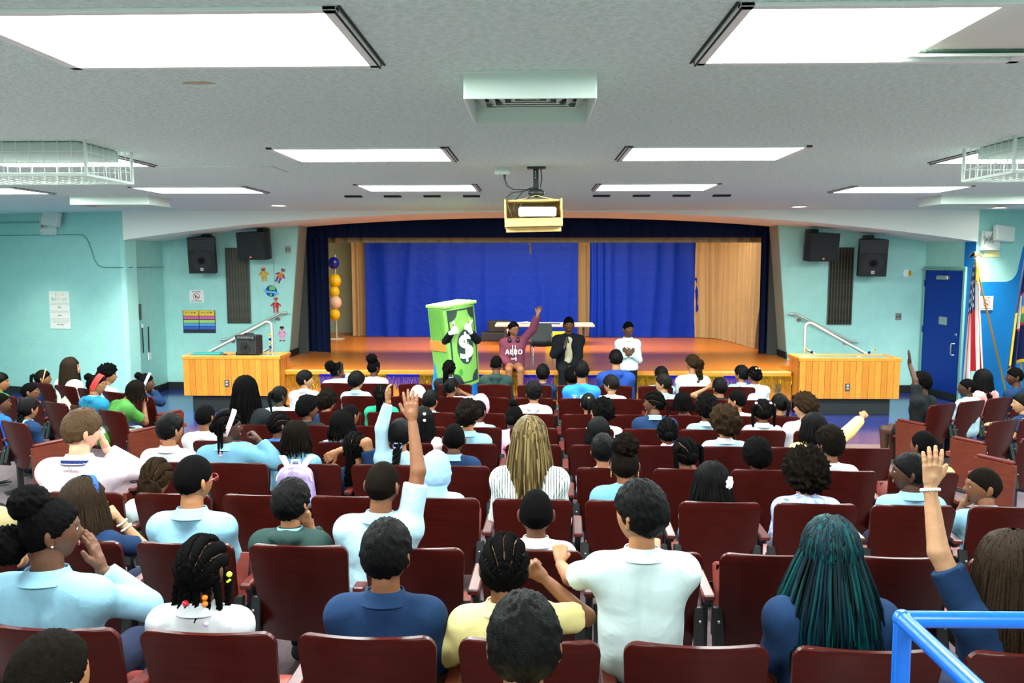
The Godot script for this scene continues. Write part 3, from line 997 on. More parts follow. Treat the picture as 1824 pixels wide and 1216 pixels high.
# a hand: wrist at the origin, fingers along +y, palm towards -z, thumb towards -x
func hand_mesh(kind: String, cell: float) -> MB:
	var key := "hand %s %.4f" % [kind, cell]
	if shared.has(key): return shared[key]
	var curl: float = {"open": 7.0, "relaxed": 24.0, "fist": 74.0, "thumb": 78.0}[kind]
	var spread: float = {"open": 6.0, "relaxed": 2.0, "fist": 0.0, "thumb": 0.0}[kind]
	var bones := []
	bones.append([Vector3(0, -0.015, 0), Vector3(0, 0.03, 0), 0.021, 0.020, 0.012])
	var bx := [-0.025, -0.0085, 0.008, 0.0235]
	var long := [0.060, 0.067, 0.062, 0.048]
	for f in 4:
		var base := Vector3(bx[f], 0.074 - 0.004 * absf(f - 1.3), 0)
		bones.append([Vector3(bx[f] * 0.6, 0.018, 0), base, 0.0125, 0.0105, 0.010])
		var p := base
		var ang := 0.0
		for j in 3:
			ang += deg_to_rad(curl * (1.0 if j < 2 else 0.6))
			var L: float = long[f] * [0.45, 0.31, 0.26][j]
			var dir := Vector3(sin(deg_to_rad(spread * (f - 1.5))) * cos(ang), cos(ang), -sin(ang))
			var q := p + dir.normalized() * L
			bones.append([p, q, 0.0092 - 0.0008 * j, 0.0085 - 0.0009 * j, 0.003])
			p = q
	if kind == "fist":
		bones.append([Vector3(-0.018, 0.02, -0.008), Vector3(-0.036, 0.048, -0.026), 0.012, 0.0105, 0.008])
		bones.append([Vector3(-0.036, 0.048, -0.026), Vector3(-0.012, 0.058, -0.042), 0.0100, 0.0085, 0.003])
	elif kind == "thumb":
		bones.append([Vector3(-0.018, 0.02, -0.006), Vector3(-0.042, 0.050, -0.014), 0.0125, 0.011, 0.008])
		bones.append([Vector3(-0.042, 0.050, -0.014), Vector3(-0.085, 0.060, -0.016), 0.0108, 0.009, 0.003])
	else:
		bones.append([Vector3(-0.016, 0.016, -0.004), Vector3(-0.043, 0.046, -0.012), 0.0125, 0.0105, 0.008])
		bones.append([Vector3(-0.043, 0.046, -0.012), Vector3(-0.055, 0.076, -0.016), 0.0100, 0.0080, 0.003])
	shared[key] = Field.new(bones, cell).mesh()
	return shared[key]

func elbow_at(a: Vector3, b: Vector3, l1: float, l2: float, pole: Vector3) -> Vector3:
	var d := b - a
	var L := clampf(d.length(), 0.02, (l1 + l2) * 0.999)
	var dir := d.normalized()
	var x := (L * L + l1 * l1 - l2 * l2) / (2.0 * L)
	var h := sqrt(maxf(l1 * l1 - x * x, 0.0))
	var side := (pole - dir * pole.dot(dir)).normalized()
	return a + dir * x + side * h

# joints of a figure about 1.4 m tall; sitting: origin on the seat; standing: origin between the feet
func joints(o: Dictionary) -> Dictionary:
	var J := {}
	var stand: bool = o.get("stand", false)
	var hip := Vector3(0, 0.70, 0) if stand else Vector3(0, 0.075, 0)
	var lean := Basis(Vector3.RIGHT, -deg_to_rad(o.get("lean", 0.0))) * Basis(Vector3.BACK, deg_to_rad(o.get("tilt", 0.0)))
	var wide: float = o.get("wide", 1.1)
	J["hip"] = hip
	for s in ["L", "R"]:
		var e := -1.0 if s == "L" else 1.0
		J["pelvis" + s] = hip + Vector3(e * 0.058, 0.005, 0)
		J["waist" + s] = hip + lean * Vector3(e * 0.050 * wide, 0.13, 0.005)
		J["chest" + s] = hip + lean * Vector3(e * 0.062 * wide, 0.275, -0.002)
		J["sh" + s] = hip + lean * Vector3(e * 0.126 * wide, 0.340, 0.008)
		if stand:
			J["knee" + s] = Vector3(e * 0.075, 0.37, -0.01)
			J["ankle" + s] = Vector3(e * 0.085, 0.05, 0.01)
		else:
			var kn: float = o.get("knees", 0.0)
			J["knee" + s] = Vector3(e * (0.085 + kn), 0.07, -0.37)
			J["ankle" + s] = Vector3(e * (0.085 + kn), o.get("foot", -0.33), -0.35)
		J["toe" + s] = J["ankle" + s] + Vector3(e * 0.012, -0.035, -0.13)
	J["neck"] = hip + lean * Vector3(0, 0.395, 0.008)
	J["skull"] = hip + lean * Vector3(0, 0.46, 0.0)
	J["head"] = hip + lean * Vector3(0, 0.552, -0.012) + Vector3(0, 0, -0.012)
	for s in ["L", "R"]:
		var e := -1.0 if s == "L" else 1.0
		var sh: Vector3 = J["sh" + s]
		var w: Vector3 = Vector3(e * 0.07, 0.13, -0.21)
		if stand: w = hip + Vector3(e * 0.19, -0.07, -0.04)
		var pole := Vector3(e * 0.7, -0.4, 0.8)
		if o.has("hand" + s):
			w = o["hand" + s]
			pole = o.get("pole" + s, Vector3(e * 0.8, -0.6, 0.3))
			if w.y > sh.y + 0.1: J["sh" + s] = sh + Vector3(-e * 0.006, 0.028, 0)
		sh = J["sh" + s]
		var l1 := 0.235; var l2 := 0.20
		var reach := sh.distance_to(w)
		var grow := maxf(1.0, reach / ((l1 + l2) * 0.985))
		grow = minf(grow, 1.22)
		J["elbow" + s] = elbow_at(sh, w, l1 * grow, l2 * grow, pole)
		J["wrist" + s] = w if reach <= (l1 + l2) * grow else sh + (w - sh).normalized() * (l1 + l2) * grow
	return J

func torso_bones(J: Dictionary, up: float, wide: float) -> Array:
	var b := []
	var f := 1.0 + (wide - 1.0) * 0.6
	for s in ["L", "R"]:
		b.append([J["pelvis" + s], J["waist" + s], 0.086 * f + up, 0.076 * f + up, 0.03])
		b.append([J["waist" + s], J["chest" + s], 0.076 * f + up, 0.078 * f + up, 0.03])
		b.append([J["chest" + s], J["sh" + s], 0.070 * f + up, 0.050 * f + up, 0.04])
		b.append([J["neck"] + Vector3(0, -0.01, 0), J["sh" + s], 0.046 + up * 0.8, 0.044 * f + up, 0.05])
	return b

func body_bones(J: Dictionary, wide: float) -> Array:
	var b := torso_bones(J, 0.0, wide)
	b.append([J["neck"] + Vector3(0, -0.03, 0), J["skull"], 0.046, 0.044, 0.03])
	b.append([J["skull"], J["head"] + Vector3(0, -0.02, 0.01), 0.044, 0.05, 0.02])
	for s in ["L", "R"]:
		b.append([J["sh" + s], J["elbow" + s], 0.043, 0.034, 0.03])
		b.append([J["elbow" + s], J["wrist" + s], 0.036, 0.023, 0.012])
		b.append([J["pelvis" + s], J["knee" + s], 0.076, 0.052, 0.03])
		b.append([J["knee" + s], J["ankle" + s], 0.050, 0.032, 0.015])
		b.append([J["ankle" + s], J["toe" + s], 0.034, 0.026, 0.012])
	return b

func hand_basis(J: Dictionary, s: String, o: Dictionary) -> Basis:
	var dir: Vector3 = (J["wrist" + s] - J["elbow" + s]).normalized()
	if o.has("aim" + s): dir = (o["aim" + s] as Vector3).normalized()
	var palm: Vector3 = o.get("palm" + s, Vector3(0, -0.2, -1.0))
	var z := -(palm - dir * palm.dot(dir)).normalized()
	return Basis(dir.cross(z).normalized(), dir, z)

func skin_mat(c: Color) -> StandardMaterial3D:
	var m := fancy("skin " + c.to_html(), c, 0.5, tone_tex("skin_t", Color(0.9, 0.88, 0.87), Color(1, 1, 1), 0.03, 0, 3), noise_tex("skin_n", 0.2, 0, 2, 256, 2.0), 0.15, Vector3(4, 4, 4))
	m.metallic_specular = 0.35
	return m

func hair_mat(c: Color, shine := 0.55) -> StandardMaterial3D:
	var m := fancy("hair " + c.to_html() + str(shine), c, shine, tone_tex("hair_t", Color(0.6, 0.6, 0.6), Color(1, 1, 1), 0.05, 0, 3), noise_tex("hair_n", 0.12, 0, 3, 256, 8.0), 0.55, Vector3(8, 8, 8))
	m.metallic_specular = 0.1 if shine > 0.6 else 0.16
	return m

func person(o: Dictionary) -> Node3D:
	var t := thing("person", o["label"], "person", o["at"], deg_to_rad(o.get("yaw", 0.0)), o.get("group", ""))
	var s: float = o["s"]
	t.scale = Vector3(s, s, s)
	var near: bool = o.get("near", false)
	var cell := (0.013 if near else 0.02) / s * 0.95
	var wide: float = o.get("wide", 1.1)
	var inv := t.transform.affine_inverse()
	if o.has("reachL"): o["handL"] = inv * (o["reachL"] as Vector3)
	if o.has("reachR"): o["handR"] = inv * (o["reachR"] as Vector3)
	var J := joints(o)
	var custom: bool = o.has("handL") or o.has("handR")
	var kind: String = o.get("wear", "tee")
	var key := "%s|%s|%s|%s|%s|%s|%s" % [o.get("stand", false), snappedf(o.get("lean", 0.0), 1.0), snappedf(o.get("tilt", 0.0), 1.0), wide, near, o.get("knees", 0.0), o.get("foot", 0.0)]
	if custom: key += "|%s" % taken["person"]
	# skin
	if not shared.has("body" + key): shared["body" + key] = Field.new(body_bones(J, wide), cell).mesh()
	var body := MB.new()
	body.add(shared["body" + key])
	var hs: float = o.get("head", 1.0)
	var turn := axes(o.get("look", 0.0), o.get("nod", 0.0), o.get("roll", 0.0))
	var hx := Transform3D(turn.scaled(Vector3(hs, hs, hs)), J["head"])
	body.add(head_mesh(near or o.get("face", false)), hx)
	for q in ["L", "R"]:
		var shape: String = o.get("grip" + q, "relaxed")
		var b := hand_basis(J, q, o)
		if q == "L": b.x = -b.x
		b = b.scaled_local(Vector3(1, 1, 1) * 1.0)
		if b.determinant() < 0 and q == "R": b.x = -b.x
		body.add(hand_mesh(shape, 0.0038 if o.has("hand" + q) and near else (0.0050 if o.has("hand" + q) else 0.009)), Transform3D(b, J["wrist" + q] + b.y * 0.012))
	part("body", body, skin_mat(o["skin"]), t)
	if o.get("gloves", false):
		for q in ["L", "R"]:
			var b := hand_basis(J, q, o)
			if q == "L": b.x = -b.x
			var gl := MB.new().add(hand_mesh(o.get("grip" + q, "relaxed"), 0.0045), Transform3D(b.scaled_local(Vector3(1.3, 1.3, 1.3)), J["wrist" + q] + b.y * 0.008))
			part("glove", gl, mat(rgb(232, 234, 230), 0.8), t)
	# shirt
	var sleeve := "long" if kind in ["long", "hoodie", "sweater", "jacket"] else "short"
	var thick := 0.013 if kind in ["tee", "polo", "long"] else 0.022
	var sk := "shirt" + key + sleeve + str(thick) + str(kind == "hoodie")
	if not shared.has(sk):
		var b := torso_bones(J, thick, wide)
		for q in ["L", "R"]:
			var e: Vector3 = J["elbow" + q]; var sh: Vector3 = J["sh" + q]; var w: Vector3 = J["wrist" + q]
			if sleeve == "short":
				b.append([sh, sh.lerp(e, 0.78), 0.043 + thick, 0.045 + thick, 0.025, true])
			else:
				b.append([sh, e, 0.042 + thick, 0.037 + thick, 0.025])
				b.append([e, e.lerp(w, 0.93), 0.041 + thick, 0.028 + thick, 0.012, true])
		if kind == "hoodie":
			var n: Vector3 = J["neck"]
			for k in 7:
				var w0 := -1.9 + 3.8 * k / 6.0; var w1 := -1.9 + 3.8 * (k + 1) / 6.0
				if k < 6: b.append([n + Vector3(sin(w0) * 0.075, 0.012 - 0.02 * (1 - cos(w0)), cos(w0) * 0.06 + 0.02), n + Vector3(sin(w1) * 0.075, 0.012 - 0.02 * (1 - cos(w1)), cos(w1) * 0.06 + 0.02), 0.030, 0.030, 0.015])
			b.append([n + Vector3(0, 0.0, 0.075), n + Vector3(0, -0.07, 0.095), 0.04, 0.03, 0.03])
		shared[sk] = Field.new(b, cell).mesh().done()
	var shirt_m: Material = o.get("shirt_mat", cloth(o["shirt"]))
	var shirt := put("shirt" if kind != "hoodie" else "hoodie", shared[sk], shirt_m, t)
	var neck_dir: Vector3 = (J["skull"] - J["neck"]).normalized()
	if o.has("collar"):
		if not shared.has("collar"):
			shared["collar"] = MB.new().lathe(PackedVector2Array([Vector2(0.082, -0.012), Vector2(0.073, 0.004), Vector2(0.062, 0.022), Vector2(0.060, 0.030), Vector2(0.064, 0.034), Vector2(0.072, 0.018), Vector2(0.090, -0.012)]), 24).done()
		var c := put("collar", shared["collar"], cloth(o["collar"]), t, J["neck"] + neck_dir * 0.012)
		c.basis = Basis(Quaternion(Vector3.UP, neck_dir))
	# trousers
	var bare: bool = o.get("shorts", false)
	var pk := "pants" + key + str(bare)
	if not shared.has(pk):
		var b := []
		for q in ["L", "R"]:
			var h: Vector3 = J["pelvis" + q]; var k: Vector3 = J["knee" + q]; var a: Vector3 = J["ankle" + q]
			b.append([h + Vector3(0, 0.04, 0), h, 0.088, 0.092, 0.03])
			if bare: b.append([h, h.lerp(k, o.get("cuff", 0.72)), 0.088, 0.074, 0.02, true])
			else:
				b.append([h, k, 0.086, 0.064, 0.02])
				b.append([k, k.lerp(a, 0.94), 0.063, 0.050, 0.02, true])
		shared[pk] = Field.new(b, cell * 1.2).mesh().done()
	put("shorts" if bare else "trousers", shared[pk], cloth(o.get("pants", rgb(28, 32, 52))), t)
	var fk := "shoes" + key
	if not shared.has(fk):
		var b := MB.new()
		for q in ["L", "R"]: b.add(Field.new([[J["ankle" + q] + Vector3(0, -0.012, 0.02), J["toe" + q], 0.044, 0.036, 0.01], [J["ankle" + q] + Vector3(0, 0.03, 0.01), J["ankle" + q], 0.036, 0.042, 0.02]], 0.016).mesh())
		shared[fk] = b.done()
	put("shoes", shared[fk], mat(o.get("shoes", rgb(30, 30, 34)), 0.6), t)
	# head things are children, set in the head's own axes
	var hair: String = o.get("hair", "short")
	if hair != "none":
		var hm := put("hair", toned_hair(hair, o["tones"], o["length"], 260, o.get("spread", 1.6)) if o.has("tones") else hair_mesh(hair, near), null, t)
		if o.has("tones"):
			if not mats.has("toned"):
				var m := StandardMaterial3D.new()
				m.vertex_color_use_as_albedo = true; m.roughness = 0.5; m.metallic_specular = 0.22
				mats["toned"] = m
			hm.material_override = mats["toned"]
		else: hm.material_override = hair_mat(o.get("hc", rgb(20, 18, 18)), 0.5 if hair in ["long", "longer", "pony", "braid", "bob", "short", "bowl", "comb", "spiky"] else 0.8)
		hm.transform = hx
	if o.get("face", false): face(t, hx, o["skin"])
	if o.has("extra"):
		for e in o["extra"]: extra(t, e, hx, J, o)
	o["J"] = J; o["hx"] = hx
	return t

func face(t: Node3D, hx: Transform3D, skin: Color) -> void:
	if not shared.has("eye"):
		shared["eye"] = MB.new().ball(Transform3D(Basis.from_scale(Vector3(0.0125, 0.0078, 0.008)), Vector3.ZERO), 12, 8).done()
		shared["iris"] = MB.new().ball(Transform3D(Basis.from_scale(Vector3(0.0052, 0.0056, 0.003)), Vector3.ZERO), 10, 6).done()
		shared["brow"] = MB.new().tube(pv([Vector3(-0.016, -0.002, 0.002), Vector3(-0.005, 0.003, -0.001), Vector3(0.006, 0.003, 0.0), Vector3(0.017, -0.003, 0.006)]), 0.0038, 0.002, 6).done()
		shared["lips"] = MB.new().ball(Transform3D(Basis.from_scale(Vector3(0.021, 0.0048, 0.007)), Vector3(0, 0.0035, 0)), 14, 8).ball(Transform3D(Basis.from_scale(Vector3(0.018, 0.0055, 0.007)), Vector3(0, -0.004, 0)), 14, 8).done()
	for s in [-1.0, 1.0]:
		var e := put("eye", shared["eye"], mat(rgb(170, 164, 156), 0.35), t)
		e.transform = hx * Transform3D(axes(-s * 14.0), Vector3(s * 0.030, 0.004, -0.0752))
		put("iris", shared["iris"], mat(rgb(30, 20, 14), 0.2), e, Vector3(0, 0, -0.0062))
		var b := put("eyebrow", shared["brow"], mat(rgb(24, 18, 15), 0.8), t)
		b.transform = hx * Transform3D(axes(-s * 16.0).scaled(Vector3(s, 1, 1)), Vector3(s * 0.031, 0.024, -0.0845))
	var l := put("mouth", shared["lips"], mat(skin.lerp(rgb(140, 60, 55), 0.4), 0.4), t)
	l.transform = hx * Transform3D(Basis.IDENTITY, Vector3(0, -0.056, -0.0835))

func ring(r: Vector2, thick: float, wide: float, segs := 28, from := 0.0, to := TAU) -> MB:
	var q := PackedVector3Array()
	for k in segs + 1:
		var w := lerpf(from, to, float(k) / segs)
		q.append(Vector3(cos(w) * r.x, 0, sin(w) * r.y))
	var g := PackedVector3Array()
	for p in q:
		var out := p.normalized()
		for c in [[-1, -1], [1, -1], [1, 1], [-1, 1]]: g.append(p + out * (c[0] * thick * 0.5) + Vector3(0, c[1] * wide * 0.5, 0))
	return MB.new().grid(g, segs + 1, 4, true, true)

func extra(t: Node3D, e: Array, hx: Transform3D, J: Dictionary, o: Dictionary) -> void:
	var mb := MB.new()
	match e[0]:
		"headband":
			var m := part("headband", ring(Vector2(0.088, 0.108), 0.008, e[2] if e.size() > 2 else 0.03), cloth(e[1]), t)
			m.transform = hx * Transform3D(axes(0, e[3] if e.size() > 3 else 62.0), Vector3(0, 0.02, -0.012))
		"glasses":
			for s in [-1.0, 1.0]:
				var q := PackedVector3Array()
				for k in 17: q.append(Vector3(s * 0.032 + cos(TAU * k / 16.0) * 0.022, 0.002 + sin(TAU * k / 16.0) * 0.017, -0.1))
				mb.tube(q, 0.0022, -1, 6)
				mb.rod(Vector3(s * 0.054, 0.006, -0.099), Vector3(s * 0.083, 0.004, 0.0), 0.0022, -1, 6)
			mb.rod(Vector3(-0.011, 0.004, -0.1), Vector3(0.011, 0.004, -0.1), 0.002, -1, 6)
			part("glasses", mb, mat(e[1], 0.4), t).transform = hx
		"ties":
			for p in e[2]:
				var b := part("hair_tie", MB.new().ball(Transform3D(Basis.from_scale(Vector3(0.014, 0.013, 0.014)), Vector3.ZERO), 12, 8), mat(e[1], 0.3), t)
				b.transform = hx * Transform3D(Basis.IDENTITY, p)
		"bead":
			for p in e[1]:
				var b := part("bead", MB.new().ball(Transform3D(Basis.from_scale(Vector3(0.0105, 0.010, 0.0105)), Vector3.ZERO), 12, 8), mat(p[1], 0.2), t)
				b.transform = hx * Transform3D(Basis.IDENTITY, p[0])
		"scrunchie":
			for k in 14:
				var w := TAU * k / 14.0
				mb.ball(Transform3D(Basis.from_scale(Vector3(0.013, 0.015, 0.013)), Vector3(cos(w) * 0.022, 0, sin(w) * 0.022)), 8, 6)
			part("scrunchie", mb, cloth(e[1]), t).transform = hx * Transform3D(axes(0, e[3] if e.size() > 3 else 60.0), e[2])
		"flower":
			for r in 3:
				for k in 7 - r * 2:
					var w := TAU * k / (7 - r * 2) + r
					mb.ball(Transform3D(Basis.from_euler(Vector3(0, 0, w)) * Basis.from_scale(Vector3(0.016, 0.013, 0.008)), Vector3(cos(w) * (0.026 - r * 0.01), sin(w) * (0.026 - r * 0.01), 0.004 * r)), 10, 6)
			part("flower_clip", mb, cloth(e[1]), t).transform = hx * Transform3D(axes(e[3]), e[2])
		"bow":
			for s in [-1.0, 1.0]:
				mb.ball(Transform3D(Basis.from_euler(Vector3(0, 0, s * 0.35)) * Basis.from_scale(Vector3(0.034, 0.022, 0.012)), Vector3(s * 0.034, 0, 0)), 12, 8)
				mb.ball(Transform3D(Basis.from_euler(Vector3(0, 0, s * 0.9)) * Basis.from_scale(Vector3(0.028, 0.012, 0.006)), Vector3(s * 0.02, -0.026, 0)), 10, 6)
			mb.ball(Transform3D(Basis.from_scale(Vector3(0.013, 0.014, 0.014)), Vector3.ZERO), 10, 6)
			part("bow", mb, cloth(e[1]), t).transform = hx * Transform3D(axes(e[3] if e.size() > 3 else 0.0), e[2])
		"hijab":
			fuzz.frequency = 0.3
			var g := PackedVector3Array()
			for r in 31:
				var a := PI * r / 30.0
				for q in 40:
					var w := TAU * q / 40.0
					var s := Vector3(sin(a) * cos(w), cos(a), sin(a) * sin(w))
					var open := smoothstep(0.55, 0.8, -s.z) * smoothstep(0.62, 0.4, s.y) * smoothstep(-1.0, -0.7, s.y)
					var p := head_at(s)
					if s.y < 0: p = Vector3(s.x * 0.078, s.y * 0.13, s.z * 0.092)
					g.append(p * lerpf(1.0, 0.9, open) + s * (0.016 + 0.004 * fuzz.get_noise_3dv(s * 9.0)) * (1.0 - open))
			mb.grid(g, 31, 40, true, false)
			part("headscarf", mb, cloth(e[1]), t).transform = hx
			var d := MB.new()
			d.lathe(PackedVector2Array([Vector2(0.16, -0.10), Vector2(0.13, -0.05), Vector2(0.095, 0.0), Vector2(0.085, 0.05), Vector2(0.08, 0.08)]), 24)
			part("scarf_drape", d, cloth(e[1]), t).transform = Transform3D(Basis.from_scale(Vector3(1, 1, 0.8)), J["neck"] + Vector3(0, 0.0, 0.01))
		"cap":
			fuzz.frequency = 0.3
			mb.add(hair_cap(0.020, 0.0, 1.0, [0.45, 0.2, 0.0, -0.05], 0, true, 0.012))
			var q := PackedVector3Array()
			for r in 4:
				for k in 13:
					var w := lerpf(-1.05, 1.05, k / 12.0)
					var rr := 0.098 + 0.022 * r
					q.append(Vector3(sin(w) * rr * 0.86, 0.042 - 0.006 * r - 0.02 * w * w, -cos(w) * rr))
			mb.grid(q, 4, 13, false, true)
			part("cap", mb, cloth(e[1]), t).transform = hx
			part("button", MB.new().ball(Transform3D(Basis.from_scale(Vector3(0.008, 0.006, 0.008)), Vector3(0, 0.142, 0)), 8, 6), mat(rgb(40, 40, 40), 0.6), t).transform = hx
		"hoop":
			for s in [-1.0, 1.0]:
				var q := PackedVector3Array()
				for k in 17: q.append(Vector3(s * 0.078, -0.052 + cos(TAU * k / 16.0) * 0.017, 0.008 + sin(TAU * k / 16.0) * 0.015))
				part("earring", MB.new().tube(q, 0.0018, -1, 5), mat(rgb(214, 190, 120), 0.25, 0.9), t).transform = hx
		"stud":
			for s in [-1.0, 1.0]: part("earring", MB.new().ball(Transform3D(Basis.from_scale(Vector3(0.004, 0.004, 0.004)), Vector3(s * 0.081, -0.032, 0.006)), 8, 6), mat(rgb(230, 225, 235), 0.2, 0.3), t).transform = hx
		"bracelet":
			var s: String = e[2]
			var dir: Vector3 = (J["wrist" + s] - J["elbow" + s]).normalized()
			var bs := Basis(Quaternion(Vector3.UP, dir))
			for k in 16:
				var w := TAU * k / 16.0
				mb.ball(Transform3D(Basis.from_scale(Vector3.ONE * 0.0062), bs * Vector3(cos(w) * 0.028, 0, sin(w) * 0.028)), 8, 6)
			part("bracelet", mb, mat(e[1], 0.3), t, J["wrist" + s] - dir * (e[3] if e.size() > 3 else 0.012))
		"lettering":
			var n: Vector3 = J["neck"]
			var c: Vector3 = ((J["shL"] as Vector3) + (J["shR"] as Vector3)) * 0.5
			var up: Vector3 = (c - (J["hip"] as Vector3)).normalized()
			var back: bool = e[4]
			var zz := Vector3.RIGHT.cross(up).normalized() * (1.0 if back else -1.0)
			var bs := Basis(Vector3.RIGHT * (1.0 if back else -1.0), up, zz)
			letters(e[1], e[2], mat(e[3], 0.7), t, c + up * e[5] + zz * e[6], bs, 0.003)
		"print":
			# three columns of fine printed lines across the back
			var rng := RandomNumberGenerator.new()
			rng.seed = 12
			for col in 3:
				for row in 9:
					var wd := rng.randf_range(0.03, 0.055)
					mb.box(((J["shL"] as Vector3) + (J["shR"] as Vector3)) * 0.5 + Vector3(-0.075 + 0.075 * col, -0.025 - 0.013 * row, 0.088 + 0.0012 * row), Vector3(wd, 0.006, 0.012), 0.0)
			part("back_print", mb, mat(e[1], 0.8), t)
		"lanyard":
			var q := PackedVector3Array()
			for k in 21:
				var w := lerpf(-2.6, 2.6, k / 20.0)
				q.append(J["neck"] + Vector3(sin(w) * 0.082, 0.020 - 0.03 * (1 - cos(w)) * 0.5, cos(w) * 0.07 + 0.012))
			var g := PackedVector3Array()
			for p in q:
				g.append(p + Vector3(0, 0.012, 0)); g.append(p + Vector3(0, -0.012, 0.006))
			mb.grid(g, 21, 2, false, false)
			part("lanyard", mb, cloth(e[1]), t)

func seated(d: Array) -> void:
	# [label, at, scale, look, skin, hair, hair colour, wear, shirt, options]
	var o: Dictionary = (d[9] as Dictionary).duplicate()
	o["label"] = d[0]; o["at"] = d[1]; o["s"] = d[2]; o["look"] = d[3]; o["skin"] = SKIN[d[4]]
	o["hair"] = d[5]; o["hc"] = HAIR[d[6]]; o["wear"] = d[7]; o["shirt"] = d[8]
	if not o.has("group"): o["group"] = "seated audience"
	person(o)

const SKIN := [Color(0.80, 0.60, 0.49), Color(0.67, 0.49, 0.36), Color(0.60, 0.40, 0.27), Color(0.46, 0.29, 0.19), Color(0.36, 0.225, 0.155), Color(0.27, 0.165, 0.115)]
const HAIR := [Color(0.055, 0.050, 0.048), Color(0.10, 0.078, 0.062), Color(0.19, 0.135, 0.09), Color(0.34, 0.25, 0.165), Color(0.62, 0.48, 0.28), Color(0.30, 0.22, 0.15)]

# ---------------------------------------------------------------- hangings
func drape(path: Array, y0: float, y1: float, amp: float, wave: float, seed_: int, crease := 0.0, lift: Array = []) -> MB:
	var mb := MB.new()
	var c := Curve3D.new()
	for p in path: c.add_point(W(p.x, 0, p.y))
	var L := c.get_baked_length()
	var cols := maxi(int(L / wave * 9.0), 12)
	var rows := 22
	fuzz.seed = seed_
	fuzz.frequency = 1.0
	fuzz.noise_type = FastNoiseLite.TYPE_SIMPLEX
	fuzz.fractal_octaves = 1
	for side in [1.0, -1.0]:
		var g := PackedVector3Array()
		for r in rows:
			var f := float(r) / (rows - 1)
			for q in cols:
				var s := L * q / (cols - 1)
				var p := c.sample_baked(s)
				var e := (c.sample_baked(minf(s + 0.02, L)) - c.sample_baked(maxf(s - 0.02, 0.0))).normalized()
				var nrm := e.cross(Vector3.UP) * -1.0
				var ph := TAU * s / wave + 1.6 * fuzz.get_noise_2d(s * 0.9, 0.4 * f)
				var a := amp * (0.55 + 0.6 * absf(fuzz.get_noise_2d(s * 0.7, 40.0))) * (0.7 + 0.3 * f)
				var z := a * sin(ph) + 0.3 * a * sin(2.0 * ph + 1.0 + f)
				if crease > 0.0: z += crease * (absf(fposmod((y1 - (y1 - y0) * f) / 0.37 + 0.2 * fuzz.get_noise_1d(floor(s / 0.6) * 9.0), 1.0) - 0.5) - 0.25)
				var base := y0 + (lerpf(lift[0], lift[1], s / L) if lift.size() else 0.0)
				g.append(p + nrm * (z + side * 0.004) + Vector3(0, lerpf(y1, base, f), 0))
		mb.grid(g, rows, cols, false, side > 0)
	return mb

